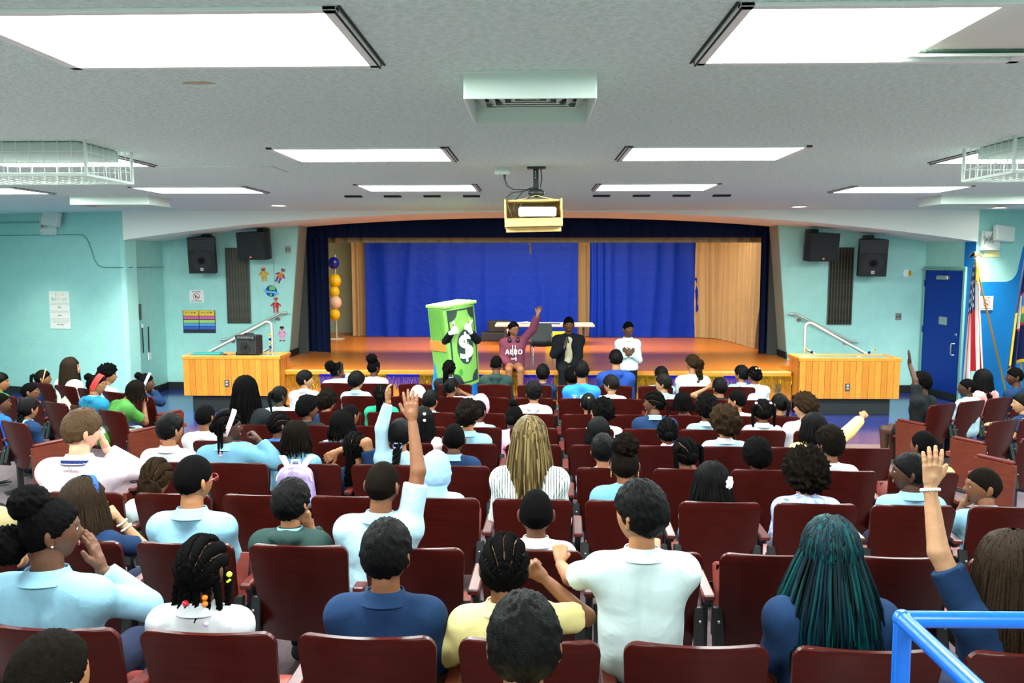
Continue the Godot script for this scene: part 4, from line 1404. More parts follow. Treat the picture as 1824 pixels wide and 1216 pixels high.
func build_stage() -> void:
	var navy := cloth(rgb(12, 24, 58), 0.85)
	var tan_ := cloth(rgb(176, 152, 116), 0.85)
	var blue := fancy("blue satin", rgb(4, 48, 178), 0.55, null, noise_tex("cloth_n", 0.012, 0, 3, 256, 6.0), 0.5, Vector3(2, 2, 2))
	blue.metallic_specular = 0.3
	single("stage_valance", drape([Vector2(-4.7, 16.1), Vector2(4.7, 16.1)], 2.86, 3.6, 0.035, 0.22, 3), navy, "dark navy valance across the top of the stage opening", "valance")
	single("stage_valance", drape([Vector2(-4.6, 16.75), Vector2(4.6, 16.75)], 2.775, 3.6, 0.03, 0.3, 4), tan_, "tan valance strip showing just below the navy one", "valance")
	single("stage_curtain", drape([Vector2(-4.95, 15.98), Vector2(-4.5, 16.2), Vector2(-4.06, 16.0)], STAGE + 0.01, 3.5, 0.05, 0.17, 5), navy, "dark navy leg curtain at the poster side of the stage", "curtain")
	single("stage_curtain", drape([Vector2(4.36, 16.0), Vector2(4.62, 16.2), Vector2(4.95, 15.98)], STAGE + 0.01, 3.5, 0.05, 0.17, 6), navy, "dark navy leg curtain at the door side of the stage", "curtain")
	single("stage_curtain", drape([Vector2(-4.45, 19.6), Vector2(-4.0, 19.75)], STAGE + 0.01, 3.6, 0.06, 0.19, 7), tan_, "tan curtain beside the balloons at the stage back", "curtain")
	single("stage_curtain", drape([Vector2(-4.86, 17.6), Vector2(-4.62, 17.75)], STAGE + 0.01, 3.6, 0.04, 0.12, 8), tan_, "narrow tan curtain behind the navy leg by the balloons", "curtain")
	single("stage_curtain", drape([Vector2(0.8, 19.75), Vector2(1.8, 19.75)], STAGE + 0.01, 3.6, 0.03, 0.14, 9), tan_, "tan curtain strip between the two blue backdrops", "curtain")
	single("stage_curtain", drape([Vector2(3.7, 19.6), Vector2(4.25, 19.2), Vector2(4.5, 18.2), Vector2(4.62, 16.9)], STAGE + 0.01, 3.6, 0.075, 0.24, 10), tan_, "tan curtain sweeping forward at the door side of the stage", "curtain")
	single("backdrop", drape([Vector2(-4.1, 19.5), Vector2(1.0, 19.5)], STAGE + 0.01, 3.5, 0.030, 0.62, 11, 0.022), blue, "wide royal blue satin backdrop across the stage back", "backdrop")
	single("backdrop", drape([Vector2(1.34, 19.5), Vector2(3.86, 19.5)], STAGE + 0.01, 3.5, 0.040, 0.50, 12, 0.022), blue, "narrower royal blue satin backdrop near the door side", "backdrop")
	single("backdrop_edge", drape([Vector2(1.27, 19.42), Vector2(1.62, 19.45)], STAGE + 0.01, 3.3, 0.03, 0.16, 13), blue, "gathered blue edge of the narrower backdrop", "backdrop")
	var fl := MB.new()
	fl.tube(pv([W(-0.13, 2.82, 16.65), W(-0.13, 2.74, 16.66), W(-0.12, 2.70, 16.66), W(-0.115, 2.60, 16.66), W(-0.11, 2.55, 16.66)]), 0.022, 0.018, 8)
	single("curtain_cord", fl, tan_, "tan cord end hanging from the tan valance", "cord")
	# balloons in a column
	var hues := [rgb(18, 30, 150), rgb(226, 186, 24), rgb(226, 186, 24), rgb(220, 190, 176), rgb(232, 190, 20)]
	var bl := ["dark blue balloon at the top of the column by the tan curtain", "yellow balloon second from the top of the column", "yellow balloon in the middle of the column", "pale pink balloon above the lowest one", "yellow balloon at the bottom of the column"]
	var by := [2.36, 1.95, 1.70, 1.45, 1.17]
	for k in 5:
		var r := 0.125 + 0.02 * (k % 2)
		var t := thing("balloon", bl[k], "balloon", W(-4.66 + 0.02 * (k % 2), by[k], 18.7), 0.0, "balloons in the stage column")
		part("skin", MB.new().ball(Transform3D(Basis.from_scale(Vector3(r, r * 1.1, r)), Vector3.ZERO), 20, 14), mat(hues[k], 0.25), t)
		part("knot", MB.new().lathe(PackedVector2Array([Vector2(0.016, -r * 1.1 - 0.025), Vector2(0.006, -r * 1.1 - 0.005), Vector2(0.003, -r * 1.05)]), 8), mat(hues[k], 0.4), t)
	single("balloon_stand", MB.new().rod(W(-4.66, STAGE, 18.85), W(-4.66, 2.55, 18.85), 0.012).box(W(-4.66, STAGE + 0.01, 18.85), Vector3(0.3, 0.02, 0.3), 0.004), mat(rgb(210, 214, 206), 0.5), "thin white pole holding the balloon column", "stand")
	# tinsel fringe along the stage front
	var gold := mat(rgb(226, 180, 40), 0.22, 0.85)
	var bluef := mat(rgb(4, 36, 190), 0.25, 0.5)
	var rng := RandomNumberGenerator.new()
	rng.seed = 91
	for k in 15:
		var x0 := -4.15 + 0.556 * k
		var mb := MB.new()
		mb.box(Vector3(0.278, 0, 0), Vector3(0.55, 0.02, 0.006), 0.0)
		for j in 34:
			var x := 0.012 + j * 0.0162
			var L := rng.randf_range(0.15, 0.27) if k % 2 == 1 else rng.randf_range(0.17, 0.30)
			var q := []
			for a in 5: q.append(Vector3(x + rng.randf_range(-0.004, 0.004) * a, -L * a / 4.0, rng.randf_range(-0.006, 0.006) - 0.002 * a))
			for a in 4:
				var w := Vector3(0.0045, 0, rng.randf_range(-0.003, 0.003))
				mb.quad(q[a + 1] - w, q[a + 1] + w, q[a] + w, q[a] - w)
		var o := single("tinsel_fringe", mb, gold if k % 2 == 0 else bluef, "%s tinsel fringe, %s along the stage edge from the poster side" % ["gold" if k % 2 == 0 else "blue", (ORD + ["thirteenth", "fourteenth", "fifteenth"])[k]], "tinsel", W(x0, STAGE - 0.055, 13.30), "tinsel fringes on the stage edge")
	# outlets on the stage front
	for p in [[-3.83, "poster"], [3.98, "door"]]:
		var t := thing("wall_outlet", "grey outlet plate on the stage front, %s side" % p[1], "outlet", W(p[0], 0.32, 13.375))
		part("plate", MB.new().box(Vector3.ZERO, Vector3(0.09, 0.14, 0.012), 0.004), mat(rgb(110, 112, 108), 0.4, 0.6), t)
		part("socket", MB.new().box(Vector3(0, 0, 0.006), Vector3(0.045, 0.08, 0.006), 0.003), mat(rgb(60, 60, 58), 0.5), t)
	# folding table on the stage with its clutter
	var tb := thing("folding_table", "white folding table standing across the stage", "table", W(0.19, STAGE, 17.9))
	part("tabletop", MB.new().box(Vector3(0, 0.43, 0), Vector3(2.16, 0.05, 0.72), 0.02), mat(rgb(206, 208, 198), 0.5), tb)
	for s in [-1.0, 1.0]:
		for e in [-1.0, 1.0]: part("leg", MB.new().rod(Vector3(s * 0.86, 0, e * 0.26), Vector3(s * 0.86, 0.42, e * 0.26), 0.016), mat(rgb(90, 94, 96), 0.4, 0.5), tb)
		part("crossbar", MB.new().rod(Vector3(s * 0.86, 0.12, -0.26), Vector3(s * 0.86, 0.12, 0.26), 0.012), mat(rgb(90, 94, 96), 0.4, 0.5), tb)
	single("paper_sheet", MB.new().box(Vector3.ZERO, Vector3(0.32, 0.012, 0.22), 0.003, axes(14, 0, 6)), mat(rgb(232, 232, 226), 0.7), "loose white paper lying on the folding table", "paper", W(-0.32, STAGE + 0.478, 17.75))
	single("folder", MB.new().box(Vector3.ZERO, Vector3(0.5, 0.012, 0.24), 0.003), mat(rgb(36, 50, 132), 0.5), "blue folder lying on the folding table", "folder", W(0.28, STAGE + 0.462, 17.75))
	var em := mat(rgb(34, 36, 42), 0.6)
	single("equipment_case", MB.new().box(Vector3.ZERO, Vector3(0.62, 0.20, 0.5), 0.02), em, "black equipment case on the stage floor behind the maroon hoodie", "case", W(-0.95, STAGE + 0.10, 18.7))
	single("equipment_case", MB.new().box(Vector3.ZERO, Vector3(0.50, 0.26, 0.4), 0.02), em, "smaller black case stacked on the lower one", "case", W(-0.85, STAGE + 0.331, 18.7))
	single("yellow_sign", MB.new().box(Vector3.ZERO, Vector3(0.42, 0.34, 0.02), 0.004, axes(0, -12)), mat(rgb(238, 206, 22), 0.5), "yellow board leaning under the folding table", "board", W(0.42, STAGE + 0.17, 17.2))
	# stacking chair
	var sc := thing("stacking_chair", "black seated stacking chair with chrome legs on the stage", "chair", W(0.12, STAGE, 13.85), deg_to_rad(8))
	var chrome := mat(rgb(190, 192, 190), 0.2, 0.95)
	for s in [-1.0, 1.0]:
		part("leg", MB.new().tube(pv([Vector3(s * 0.2, 0.0, 0.2), Vector3(s * 0.19, 0.36, 0.17), Vector3(s * 0.18, 0.385, 0.14), Vector3(s * 0.18, 0.385, -0.12)]), 0.011, -1, 8), chrome, sc)
		part("leg", MB.new().tube(pv([Vector3(s * 0.2, 0.0, -0.22), Vector3(s * 0.185, 0.40, -0.17), Vector3(s * 0.17, 0.58, -0.19)]), 0.011, -1, 8), chrome, sc)
	var sh := PackedVector3Array()
	for r in 13:
		var f := r / 12.0
		var prof := Vector2(0.20 - 0.36 * minf(f * 2.0, 1.0), 0.40 - 0.02 * sin(minf(f * 2.0, 1.0) * PI)) if f <= 0.5 else Vector2(-0.16 - 0.10 * (f - 0.5) * 2.0, 0.40 + 0.34 * (f - 0.5) * 2.0)
		for q in 9:
			var u := -1.0 + q / 4.0
			sh.append(Vector3(u * (0.21 - 0.02 * f), prof.y + 0.012 * u * u, prof.x))
	var shell := MB.new().grid(sh, 13, 9, false, true)
	var sh2 := PackedVector3Array()
	for p in sh: sh2.append(p + Vector3(0, -0.012, -0.008))
	shell.grid(sh2, 13, 9, false, false)
	part("shell", shell, mat(rgb(20, 20, 22), 0.5), sc)

func plank_box(t: Node3D, w: float, h: float, dpt: float, y0: float) -> void:
	# front and side boards of a console
	var tones := [Color(1, 1, 1), Color(0.96, 0.95, 0.93), Color(0.91, 0.89, 0.86)]
	var pw := 0.098
	var n := int(round(w / pw))
	for k in n:
		var b := MB.new().box(Vector3.ZERO, Vector3(w / n - 0.003, h, 0.03), 0.004).done()
		put("plank", b, fancy("oak %d" % (k * 5 % 3), tones[k * 5 % 3], 0.38, tex["oak_t"], null, 1.0, Vector3(1.4, 1.4, 1.4), true), t, Vector3(-w * 0.5 + (k + 0.5) * w / n, y0 + h * 0.5, dpt * 0.5))
	for s in [-1.0, 1.0]:
		for k in 5:
			var b := MB.new().box(Vector3.ZERO, Vector3(0.03, h, dpt / 5 - 0.004), 0.004).done()
			put("plank", b, fancy("oak %d" % (k * 2 % 3), tones[k * 2 % 3], 0.38, tex["oak_t"], null, 1.0, Vector3(1.4, 1.4, 1.4), true), t, Vector3(s * (w * 0.5 - 0.015), y0 + h * 0.5, -dpt * 0.5 + (k + 0.5) * dpt / 5))

func build_consoles() -> void:
	var oak: Material = fancy("oak 0", Color.WHITE, 0.38, tex["oak_t"], null, 1.0, Vector3(1.4, 1.4, 1.4), true)
	var silver := mat(rgb(196, 198, 192), 0.35, 0.5)
	for s in [-1.0, 1.0]:
		var side := "poster" if s < 0 else "door"
		var x: float = -4.96 if s < 0 else 5.0
		var t := thing("stair_console", "oak plank stair enclosure with framed glass top, %s side of the stage" % side, "stair enclosure", W(x, 0.0, 13.3))
		plank_box(t, 1.58, 0.60, 0.56, 0.21)
		part("top_rim", MB.new().box(Vector3(0, 0.84, 0.26), Vector3(1.62, 0.06, 0.08), 0.008).box(Vector3(0, 0.84, -0.26), Vector3(1.62, 0.06, 0.08), 0.008).box(Vector3(0.77, 0.84, 0), Vector3(0.08, 0.06, 0.5), 0.008).box(Vector3(-0.77, 0.84, 0), Vector3(0.08, 0.06, 0.5), 0.008), oak, t)
		part("top_panel", MB.new().box(Vector3(0, 0.85, 0), Vector3(1.48, 0.02, 0.46), 0.002), mat(rgb(120, 134, 128), 0.12), t)
		part("plinth", MB.new().box(Vector3(-0.02 * s, 0.075, -0.02), Vector3(1.42, 0.27, 0.44), 0.004), mat(rgb(26, 30, 28), 0.5), t)
		var ot := thing("wall_outlet", "outlet plate on the oak stair enclosure, %s side" % side, "outlet", W(-5.035 if s < 0 else 4.97, 0.42 if s < 0 else 0.40, 13.0))
		part("plate", MB.new().box(Vector3.ZERO, Vector3(0.075, 0.12, 0.012), 0.004), mat(rgb(96, 96, 88), 0.4, 0.6), ot)
		for e in [-1.0, 1.0]: part("socket", MB.new().lathe(PackedVector2Array([Vector2(0.017, 0.0), Vector2(0.017, 0.006), Vector2(0.0, 0.007)]), 14, Transform3D(axes(0, 90), Vector3(0, e * 0.024, 0.004))), mat(rgb(222, 220, 208), 0.5), ot)
		# steps behind
		var st := MB.new()
		for k in 3: st.box(W(s * (5.55 - 0.32 * k), -0.06 + 0.08 * (k + 1), 14.2), Vector3(0.34, 0.16 * (k + 1), 1.0), 0.006)
		struct("trim_5" if s < 0 else "trim_6", st, mat(rgb(52, 48, 46), 0.6), "stage steps behind the oak enclosure")
		# front handrail
		var r := thing("handrail", "silver pipe handrail rising beside the steps, %s side" % side, "handrail", W(0, 0, 0))
		var pts := []
		if s < 0: pts = [[-5.95, 0.68], [-4.72, 1.32], [-4.66, 1.355], [-4.60, 1.36], [-4.56, 1.33], [-4.55, 1.28], [-4.55, 0.55]]
		else: pts = [[5.95, 0.63], [4.72, 1.32], [4.66, 1.355], [4.60, 1.36], [4.56, 1.33], [4.55, 1.28], [4.55, 0.55]]
		var q := []
		for p in pts: q.append(W(p[0], p[1], 13.85))
		part("pipe", MB.new().tube(pv(q), 0.026, -1, 10), silver, r)
		part("lower_pipe", MB.new().rod(W(s * 4.55, 0.93, 13.85), W(s * 5.35, 0.50, 13.85), 0.022), silver, r)
		part("post", MB.new().rod(W(s * 5.90, -0.06, 13.85), W(s * 5.90, 0.71, 13.85), 0.024), silver, r)
		part("foot", MB.new().rod(W(s * 4.55, 0.50, 13.85), W(s * 4.55, 0.58, 13.85), 0.05), silver, r)
		var wr := thing("wall_handrail", "silver handrail bracketed to the front wall, %s side" % side, "handrail", W(0, 0, 0))
		part("pipe", MB.new().tube(pv([W(s * 4.72, 1.43, 15.28), W(s * 4.84, 1.42, 15.26), W(s * 5.05, 1.31, 15.26), W(s * 5.85, 0.92, 15.26), W(s * 6.0, 0.91, 15.26)]), 0.024, -1, 8), silver, wr)
		for p in [[4.92, 1.31], [5.8, 0.88]]:
			part("bracket", MB.new().rod(W(s * p[0], p[1], 15.40), W(s * p[0], p[1], 15.28), 0.012).lathe(PackedVector2Array([Vector2(0.045, 0.0), Vector2(0.045, 0.01), Vector2(0.0, 0.012)]), 14, Transform3D(axes(0, 90), W(s * p[0], p[1], 15.395))), silver, wr)
		# disc garland on the rail
		var disc := MB.new().lathe(PackedVector2Array([Vector2(0.0, -0.002), Vector2(1.0, -0.002), Vector2(1.0, 0.002), Vector2(0.0, 0.002)]), 18, Transform3D(axes(0, 90), Vector3.ZERO))
		var hues := [rgb(236, 214, 90), rgb(28, 62, 140), rgb(232, 214, 110), rgb(60, 110, 176), rgb(232, 232, 222)]
		var gl := thing("disc_garland", "garland of yellow, blue and white paper discs on the %s side handrail" % side, "garland", W(0, 0, 0))
		var cord := []
		if s > 0:
			for k in 13:
				var f := k / 12.0
				cord.append(W(4.56 + 1.15 * f, 0.93 - 0.32 * sin(f * PI) * 0.6 + 0.0 * f, 13.81))
		else:
			for k in 7:
				var f := k / 6.0
				cord.append(W(-4.57, 1.14 - 0.40 * f, 13.81))
		part("string", MB.new().tube(pv(cord), 0.002, -1, 4), mat(rgb(220, 220, 210), 0.8), gl)
		for k in cord.size():
			var rr := 0.024 + 0.012 * ((k * 3) % 3)
			var o := MB.new().add(disc, Transform3D(Basis.from_scale(Vector3(rr, rr, 1)), Vector3.ZERO))
			part("disc", o, mat(hues[k % 5], 0.7), gl, cord[k] + Vector3(0, -0.01, 0.006))
	# things on the poster side console
	single("folder", MB.new().box(Vector3.ZERO, Vector3(0.46, 0.025, 0.24), 0.004, axes(6)), mat(rgb(20, 140, 140), 0.5), "teal folder lying on the poster side stair enclosure", "folder", W(-5.42, 0.885, 13.2))
	var mk := thing("marker_pile", "orange and black oddment lying on the stair enclosure beside the teal folder", "oddment", W(-5.08, 0.861, 13.2))
	part("orange_piece", MB.new().box(Vector3(0.03, 0.012, 0), Vector3(0.09, 0.022, 0.05), 0.008), mat(rgb(214, 110, 50), 0.6), mk)
	part("black_piece", MB.new().box(Vector3(-0.035, 0.01, 0.02), Vector3(0.07, 0.02, 0.04), 0.006), mat(rgb(26, 26, 26), 0.6), mk)
	var a := thing("portable_amplifier", "black portable amplifier standing on the stair enclosure", "amplifier", W(-4.73, 0.862, 13.25), deg_to_rad(-12))
	var ab := mat(rgb(20, 21, 23), 0.55)
	part("cabinet", MB.new().box(Vector3(0, 0.165, 0), Vector3(0.36, 0.33, 0.24), 0.02), ab, a)
	part("grille", MB.new().box(Vector3(0, 0.135, 0.121), Vector3(0.31, 0.23, 0.012), 0.006), mat(rgb(30, 32, 34), 0.75), a)
	part("speaker_cone", MB.new().lathe(PackedVector2Array([Vector2(0.10, 0.0), Vector2(0.09, 0.006), Vector2(0.04, 0.0), Vector2(0.0, 0.004)]), 24, Transform3D(axes(0, 90), Vector3(0, 0.13, 0.128))), mat(rgb(16, 16, 17), 0.5), a)
	part("control_panel", MB.new().box(Vector3(0, 0.29, 0.118), Vector3(0.32, 0.055, 0.02), 0.005, axes(0, -25)), mat(rgb(42, 44, 46), 0.5), a)
	for k in 6: part("knob", MB.new().lathe(PackedVector2Array([Vector2(0.011, 0.0), Vector2(0.009, 0.014), Vector2(0.0, 0.015)]), 10, Transform3D(axes(0, 65), Vector3(-0.125 + 0.05 * k, 0.292, 0.128))), mat(rgb(120, 122, 122), 0.4), a)
	part("handle", MB.new().tube(pv([Vector3(-0.09, 0.33, 0), Vector3(-0.08, 0.352, 0), Vector3(0.08, 0.352, 0), Vector3(0.09, 0.33, 0)]), 0.01), ab, a)
	for s in [-1.0, 1.0]:
		for e in [0.03, 0.30]: part("corner_guard", MB.new().box(Vector3(s * 0.168, e, 0.108), Vector3(0.04, 0.06, 0.04), 0.012), mat(rgb(12, 12, 13), 0.5), a)
	part("cable", MB.new().tube(pv([Vector3(0.11, 0.32, 0.12), Vector3(0.07, 0.26, 0.16), Vector3(0.10, 0.18, 0.17), Vector3(0.16, 0.12, 0.16), Vector3(0.2, 0.03, 0.12), Vector3(0.34, 0.015, 0.05)]), 0.004, -1, 6), ab, a)

func loudspeaker(at: Vector3, yaw: float, pitch: float, label: String, logo: bool, size: Vector3) -> void:
	var t := thing("loudspeaker", label, "loudspeaker", at, deg_to_rad(yaw))
	var b := mat(rgb(20, 22, 24), 0.5)
	var inner := axes(0, pitch)
	var h := size * 0.5
	var poly := PackedVector2Array([Vector2(-h.x, h.z), Vector2(h.x, h.z), Vector2(h.x * 0.94, 0.0), Vector2(h.x * 0.6, -h.z), Vector2(-h.x * 0.6, -h.z), Vector2(-h.x * 0.94, 0.0)])
	var x := Transform3D(inner * Basis(Vector3(1, 0, 0), Vector3(0, 0, 1), Vector3(0, -1, 0)), Vector3.ZERO)
	part("cabinet", MB.new().slab(poly, size.y, x), b, t)
	var g := part("grille", MB.new().box(Vector3.ZERO, Vector3(size.x * 0.93, size.y * (0.62 if logo else 0.94), 0.014), 0.006), mat(rgb(30, 32, 33) if not logo else rgb(24, 26, 27), 0.75), t)
	g.transform = Transform3D(inner, inner * Vector3(0, -size.y * (0.16 if logo else 0.0), h.z + 0.004))
	if logo:
		var horn := part("horn", MB.new().box(Vector3(0, size.y * 0.33, h.z - 0.02), Vector3(size.x * 0.84, size.y * 0.26, 0.05), 0.01).box(Vector3(0, size.y * 0.33, h.z + 0.006), Vector3(size.x * 0.5, size.y * 0.12, 0.01), 0.004), mat(rgb(10, 11, 12), 0.4), t)
		horn.basis = inner
		var cone := part("woofer", MB.new().lathe(PackedVector2Array([Vector2(size.x * 0.4, 0.0), Vector2(size.x * 0.38, 0.006), Vector2(size.x * 0.18, -0.002), Vector2(0.0, 0.004)]), 28, Transform3D(axes(0, 90), Vector3(0, -size.y * 0.14, h.z + 0.012))), mat(rgb(16, 17, 18), 0.6), t)
		cone.basis = inner
		var badge := part("badge", MB.new().box(Vector3(0, -size.y * 0.38, h.z + 0.016), Vector3(0.055, 0.055, 0.008), 0.004), mat(rgb(196, 200, 202), 0.4), t)
		badge.basis = inner
		letters("EV", 0.026, mat(rgb(24, 24, 26), 0.5), badge, Vector3(0, -size.y * 0.38, h.z + 0.021), Basis.IDENTITY, 0.002)
	else:
		var badge := part("badge", MB.new().box(Vector3(-size.x * 0.02, -size.y * 0.40, h.z + 0.014), Vector3(0.042, 0.036, 0.006), 0.003), mat(rgb(226, 70, 30), 0.4), t)
		badge.basis = inner
		letters("JBL", 0.016, mat(rgb(240, 236, 230), 0.5), badge, Vector3(-size.x * 0.02, -size.y * 0.40, h.z + 0.018), Basis.IDENTITY, 0.002)
	part("wall_bracket", MB.new().box(Vector3(0, h.y + 0.04, -h.z - 0.02), Vector3(0.16, 0.07, 0.2), 0.01).box(Vector3(0, 0, -h.z - 0.07), Vector3(0.1, size.y * 0.7, 0.14), 0.008), mat(rgb(14, 15, 16), 0.5), t)

func build_front_wall() -> void:
	loudspeaker(W(-6.16, 2.52, 15.02), 6, 6, "black loudspeaker with silver square badge, poster side of the stage", true, Vector3(0.48, 0.66, 0.36))
	loudspeaker(W(-5.15, 2.69, 14.98), -14, 5, "black loudspeaker with small orange badge, poster side of the stage", false, Vector3(0.58, 0.50, 0.40))
	loudspeaker(W(5.10, 2.66, 14.98), 14, 5, "black loudspeaker with small orange badge, door side of the stage", false, Vector3(0.58, 0.50, 0.40))
	loudspeaker(W(6.06, 2.47, 15.02), -6, 6, "black loudspeaker with silver square badge, door side of the stage", true, Vector3(0.48, 0.66, 0.36))
	# dark slatted return grilles
	var slat_m := fancy("grille slat", rgb(58, 54, 40), 0.5, tone_tex("slat_t", Color(0.5, 0.5, 0.5), Color(1.2, 1.15, 1.0), 0.03, 0, 3))
	for s in [-1.0, 1.0]:
		var t := thing("wall_grille", "tall dark slatted vent grille in the front wall, %s side" % ("poster" if s < 0 else "door"), "vent", W(s * 5.675, 1.935, 15.385))
		part("frame", MB.new().box(Vector3(-0.222, 0, 0), Vector3(0.014, 1.44, 0.03), 0.003).box(Vector3(0.222, 0, 0), Vector3(0.014, 1.44, 0.03), 0.003).box(Vector3(0, 0.714, 0), Vector3(0.45, 0.014, 0.03), 0.003).box(Vector3(0, -0.714, 0), Vector3(0.45, 0.014, 0.03), 0.003), mat(rgb(90, 96, 90), 0.5), t)
		part("backing", MB.new().box(Vector3(0, 0, -0.012), Vector3(0.44, 1.42, 0.006), 0.0), mat(rgb(10, 11, 10), 0.8), t)
		var sl := MB.new().box(Vector3.ZERO, Vector3(0.040, 1.41, 0.016), 0.003, axes(18)).done()
		for k in 8: put("slat", sl, slat_m, t, Vector3(-0.19 + k * 0.0545, 0, 0))
		var clip := MB.new()
		for k in 7:
			for j in 44: clip.box(Vector3(-0.163 + k * 0.0545, 0.69 - j * 0.032, 0.004), Vector3(0.006, 0.012, 0.006), 0.0)
		part("clip_rows", clip, mat(rgb(176, 172, 150), 0.4), t).set_meta("kind", "stuff")
	# no eating sign
	no_food(W(-6.49, 1.73, 15.395), 0.0, "white no eating and drinking sign on the front wall")
	no_food(W(7.66, 1.69, 14.09), 14.1, "white no eating and drinking sign behind the striped flag")
	# coloured notice
	var n := thing("coloured_notice", "notice with yellow, pink, green and blue bands on the front wall", "notice", W(-6.455, 1.245, 15.393))
	part("sheet", MB.new().box(Vector3.ZERO, Vector3(0.63, 0.435, 0.006), 0.002), mat(rgb(30, 34, 46), 0.6), n)
	var bands := [[0.165, 0.10, rgb(232, 186, 50)], [0.078, 0.055, rgb(206, 92, 152)], [0.006, 0.055, rgb(160, 208, 110)], [-0.055, 0.05, rgb(90, 160, 220)], [-0.118, 0.055, rgb(48, 92, 190)]]
	for s in [-1.0, 1.0]:
		for b in bands: part("band", MB.new().box(Vector3(s * 0.155, b[0], 0.004), Vector3(0.295, b[1], 0.003), 0.0), mat(b[2], 0.6), n)
		for k in 4: part("spot", MB.new().lathe(PackedVector2Array([Vector2(0.015, 0), Vector2(0.015, 0.002), Vector2(0, 0.002)]), 12, Transform3D(axes(0, 90), Vector3(s * 0.155 - 0.09 + 0.055 * k, 0.178, 0.006))), mat([rgb(226, 120, 60), rgb(210, 170, 60), rgb(60, 150, 190), rgb(70, 80, 160)][k], 0.6), n)
	# paper cut-outs
	cutout("person_cutout", "paper cut-out figure in gold outfit stuck to the front wall", W(-5.18, 2.16, 15.395), 4, [rgb(150, 96, 60), rgb(214, 176, 64), rgb(206, 160, 60), rgb(236, 160, 140)])
	cutout("person_cutout", "tilted paper cut-out figure in orange and purple outfit", W(-4.86, 2.13, 15.395), -28, [rgb(230, 200, 160), rgb(226, 116, 40), rgb(120, 50, 150), rgb(90, 84, 90)])
	cutout("person_cutout", "paper cut-out figure in red hat and red vest", W(-4.965, 1.57, 15.395), 0, [rgb(226, 190, 160), rgb(190, 30, 40), rgb(196, 34, 44), rgb(176, 26, 34)])
	cutout("person_cutout", "paper cut-out figure in pink robe beside the stage opening", W(-4.86, 1.02, 15.395), 0, [rgb(236, 206, 190), rgb(232, 160, 200), rgb(232, 160, 200), rgb(24, 26, 30)])
	var g := thing("globe_cutout", "paper cut-out globe with light blue ribbon on the front wall", "cut-out", W(-5.045, 1.835, 15.395))
	var disc := func(r: float, z: float) -> MB: return MB.new().lathe(PackedVector2Array([Vector2(r, 0), Vector2(r, 0.003), Vector2(0, 0.003)]), 24, Transform3D(axes(0, 90), Vector3(0, 0, z)))
	part("ocean", disc.call(0.11, 0.0), mat(rgb(30, 70, 170), 0.6), g)
	part("continent", MB.new().slab(PackedVector2Array([Vector2(-0.04, 0.02), Vector2(0.01, 0.01), Vector2(0.07, 0.03), Vector2(0.085, 0.06), Vector2(0.04, 0.095), Vector2(-0.03, 0.09)]), 0.003, Transform3D(Basis.IDENTITY, Vector3(0, 0, 0.006))), mat(rgb(110, 190, 70), 0.6), g)
	part("continent", MB.new().slab(PackedVector2Array([Vector2(-0.03, -0.05), Vector2(0.02, -0.06), Vector2(0.0, -0.1), Vector2(-0.03, -0.09)]), 0.003, Transform3D(Basis.IDENTITY, Vector3(0, 0, 0.006))), mat(rgb(110, 190, 70), 0.6), g)
	part("ribbon", MB.new().slab(PackedVector2Array([Vector2(-0.15, 0.02), Vector2(-0.05, 0.005), Vector2(0.06, -0.005), Vector2(0.15, -0.04), Vector2(0.13, -0.075), Vector2(0.04, -0.045), Vector2(-0.06, -0.035), Vector2(-0.14, -0.02)]), 0.003, Transform3D(Basis.IDENTITY, Vector3(0, 0, 0.009))), mat(rgb(90, 180, 226), 0.6), g)
	var bee := thing("bee_cutout", "small paper bee cut-out near the door", "cut-out", W(6.9, 2.18, 15.395))
	part("wing", MB.new().ball(Transform3D(Basis.from_scale(Vector3(0.06, 0.075, 0.004)), Vector3(-0.02, 0, 0)), 14, 8), mat(rgb(226, 236, 236), 0.6), bee)
	part("stripe", MB.new().ball(Transform3D(Basis.from_scale(Vector3(0.04, 0.05, 0.005)), Vector3(0.045, 0, 0.003)), 14, 8), mat(rgb(232, 196, 40), 0.6), bee)
	part("stripe", MB.new().box(Vector3(0.045, 0, 0.007), Vector3(0.016, 0.08, 0.003), 0.0), mat(rgb(30, 28, 24), 0.6), bee)
	for p in [[6.77, 1.37, "door"], [-4.70, 2.62, "poster"]]:
		var sp := thing("switch_plate", "small metal switch plate on the front wall, %s side" % p[2], "switch plate", W(p[0], p[1], 15.392))
		part("plate", MB.new().box(Vector3.ZERO, Vector3(0.11, 0.13, 0.012), 0.003), mat(rgb(140, 142, 132), 0.4, 0.5), sp)
		for e in [-1.0, 1.0]: part("switch", MB.new().box(Vector3(e * 0.025, 0, 0.01), Vector3(0.02, 0.04, 0.012), 0.003), mat(rgb(60, 58, 52), 0.5), sp)
	var cd := MB.new()
	cd.rod(W(-4.98, 2.44, 15.39), W(-4.98, 1.2, 15.39), 0.006, -1, 6)
	single("conduit", cd, mat(rgb(140, 196, 190), 0.5), "thin teal conduit running down the front wall", "conduit")

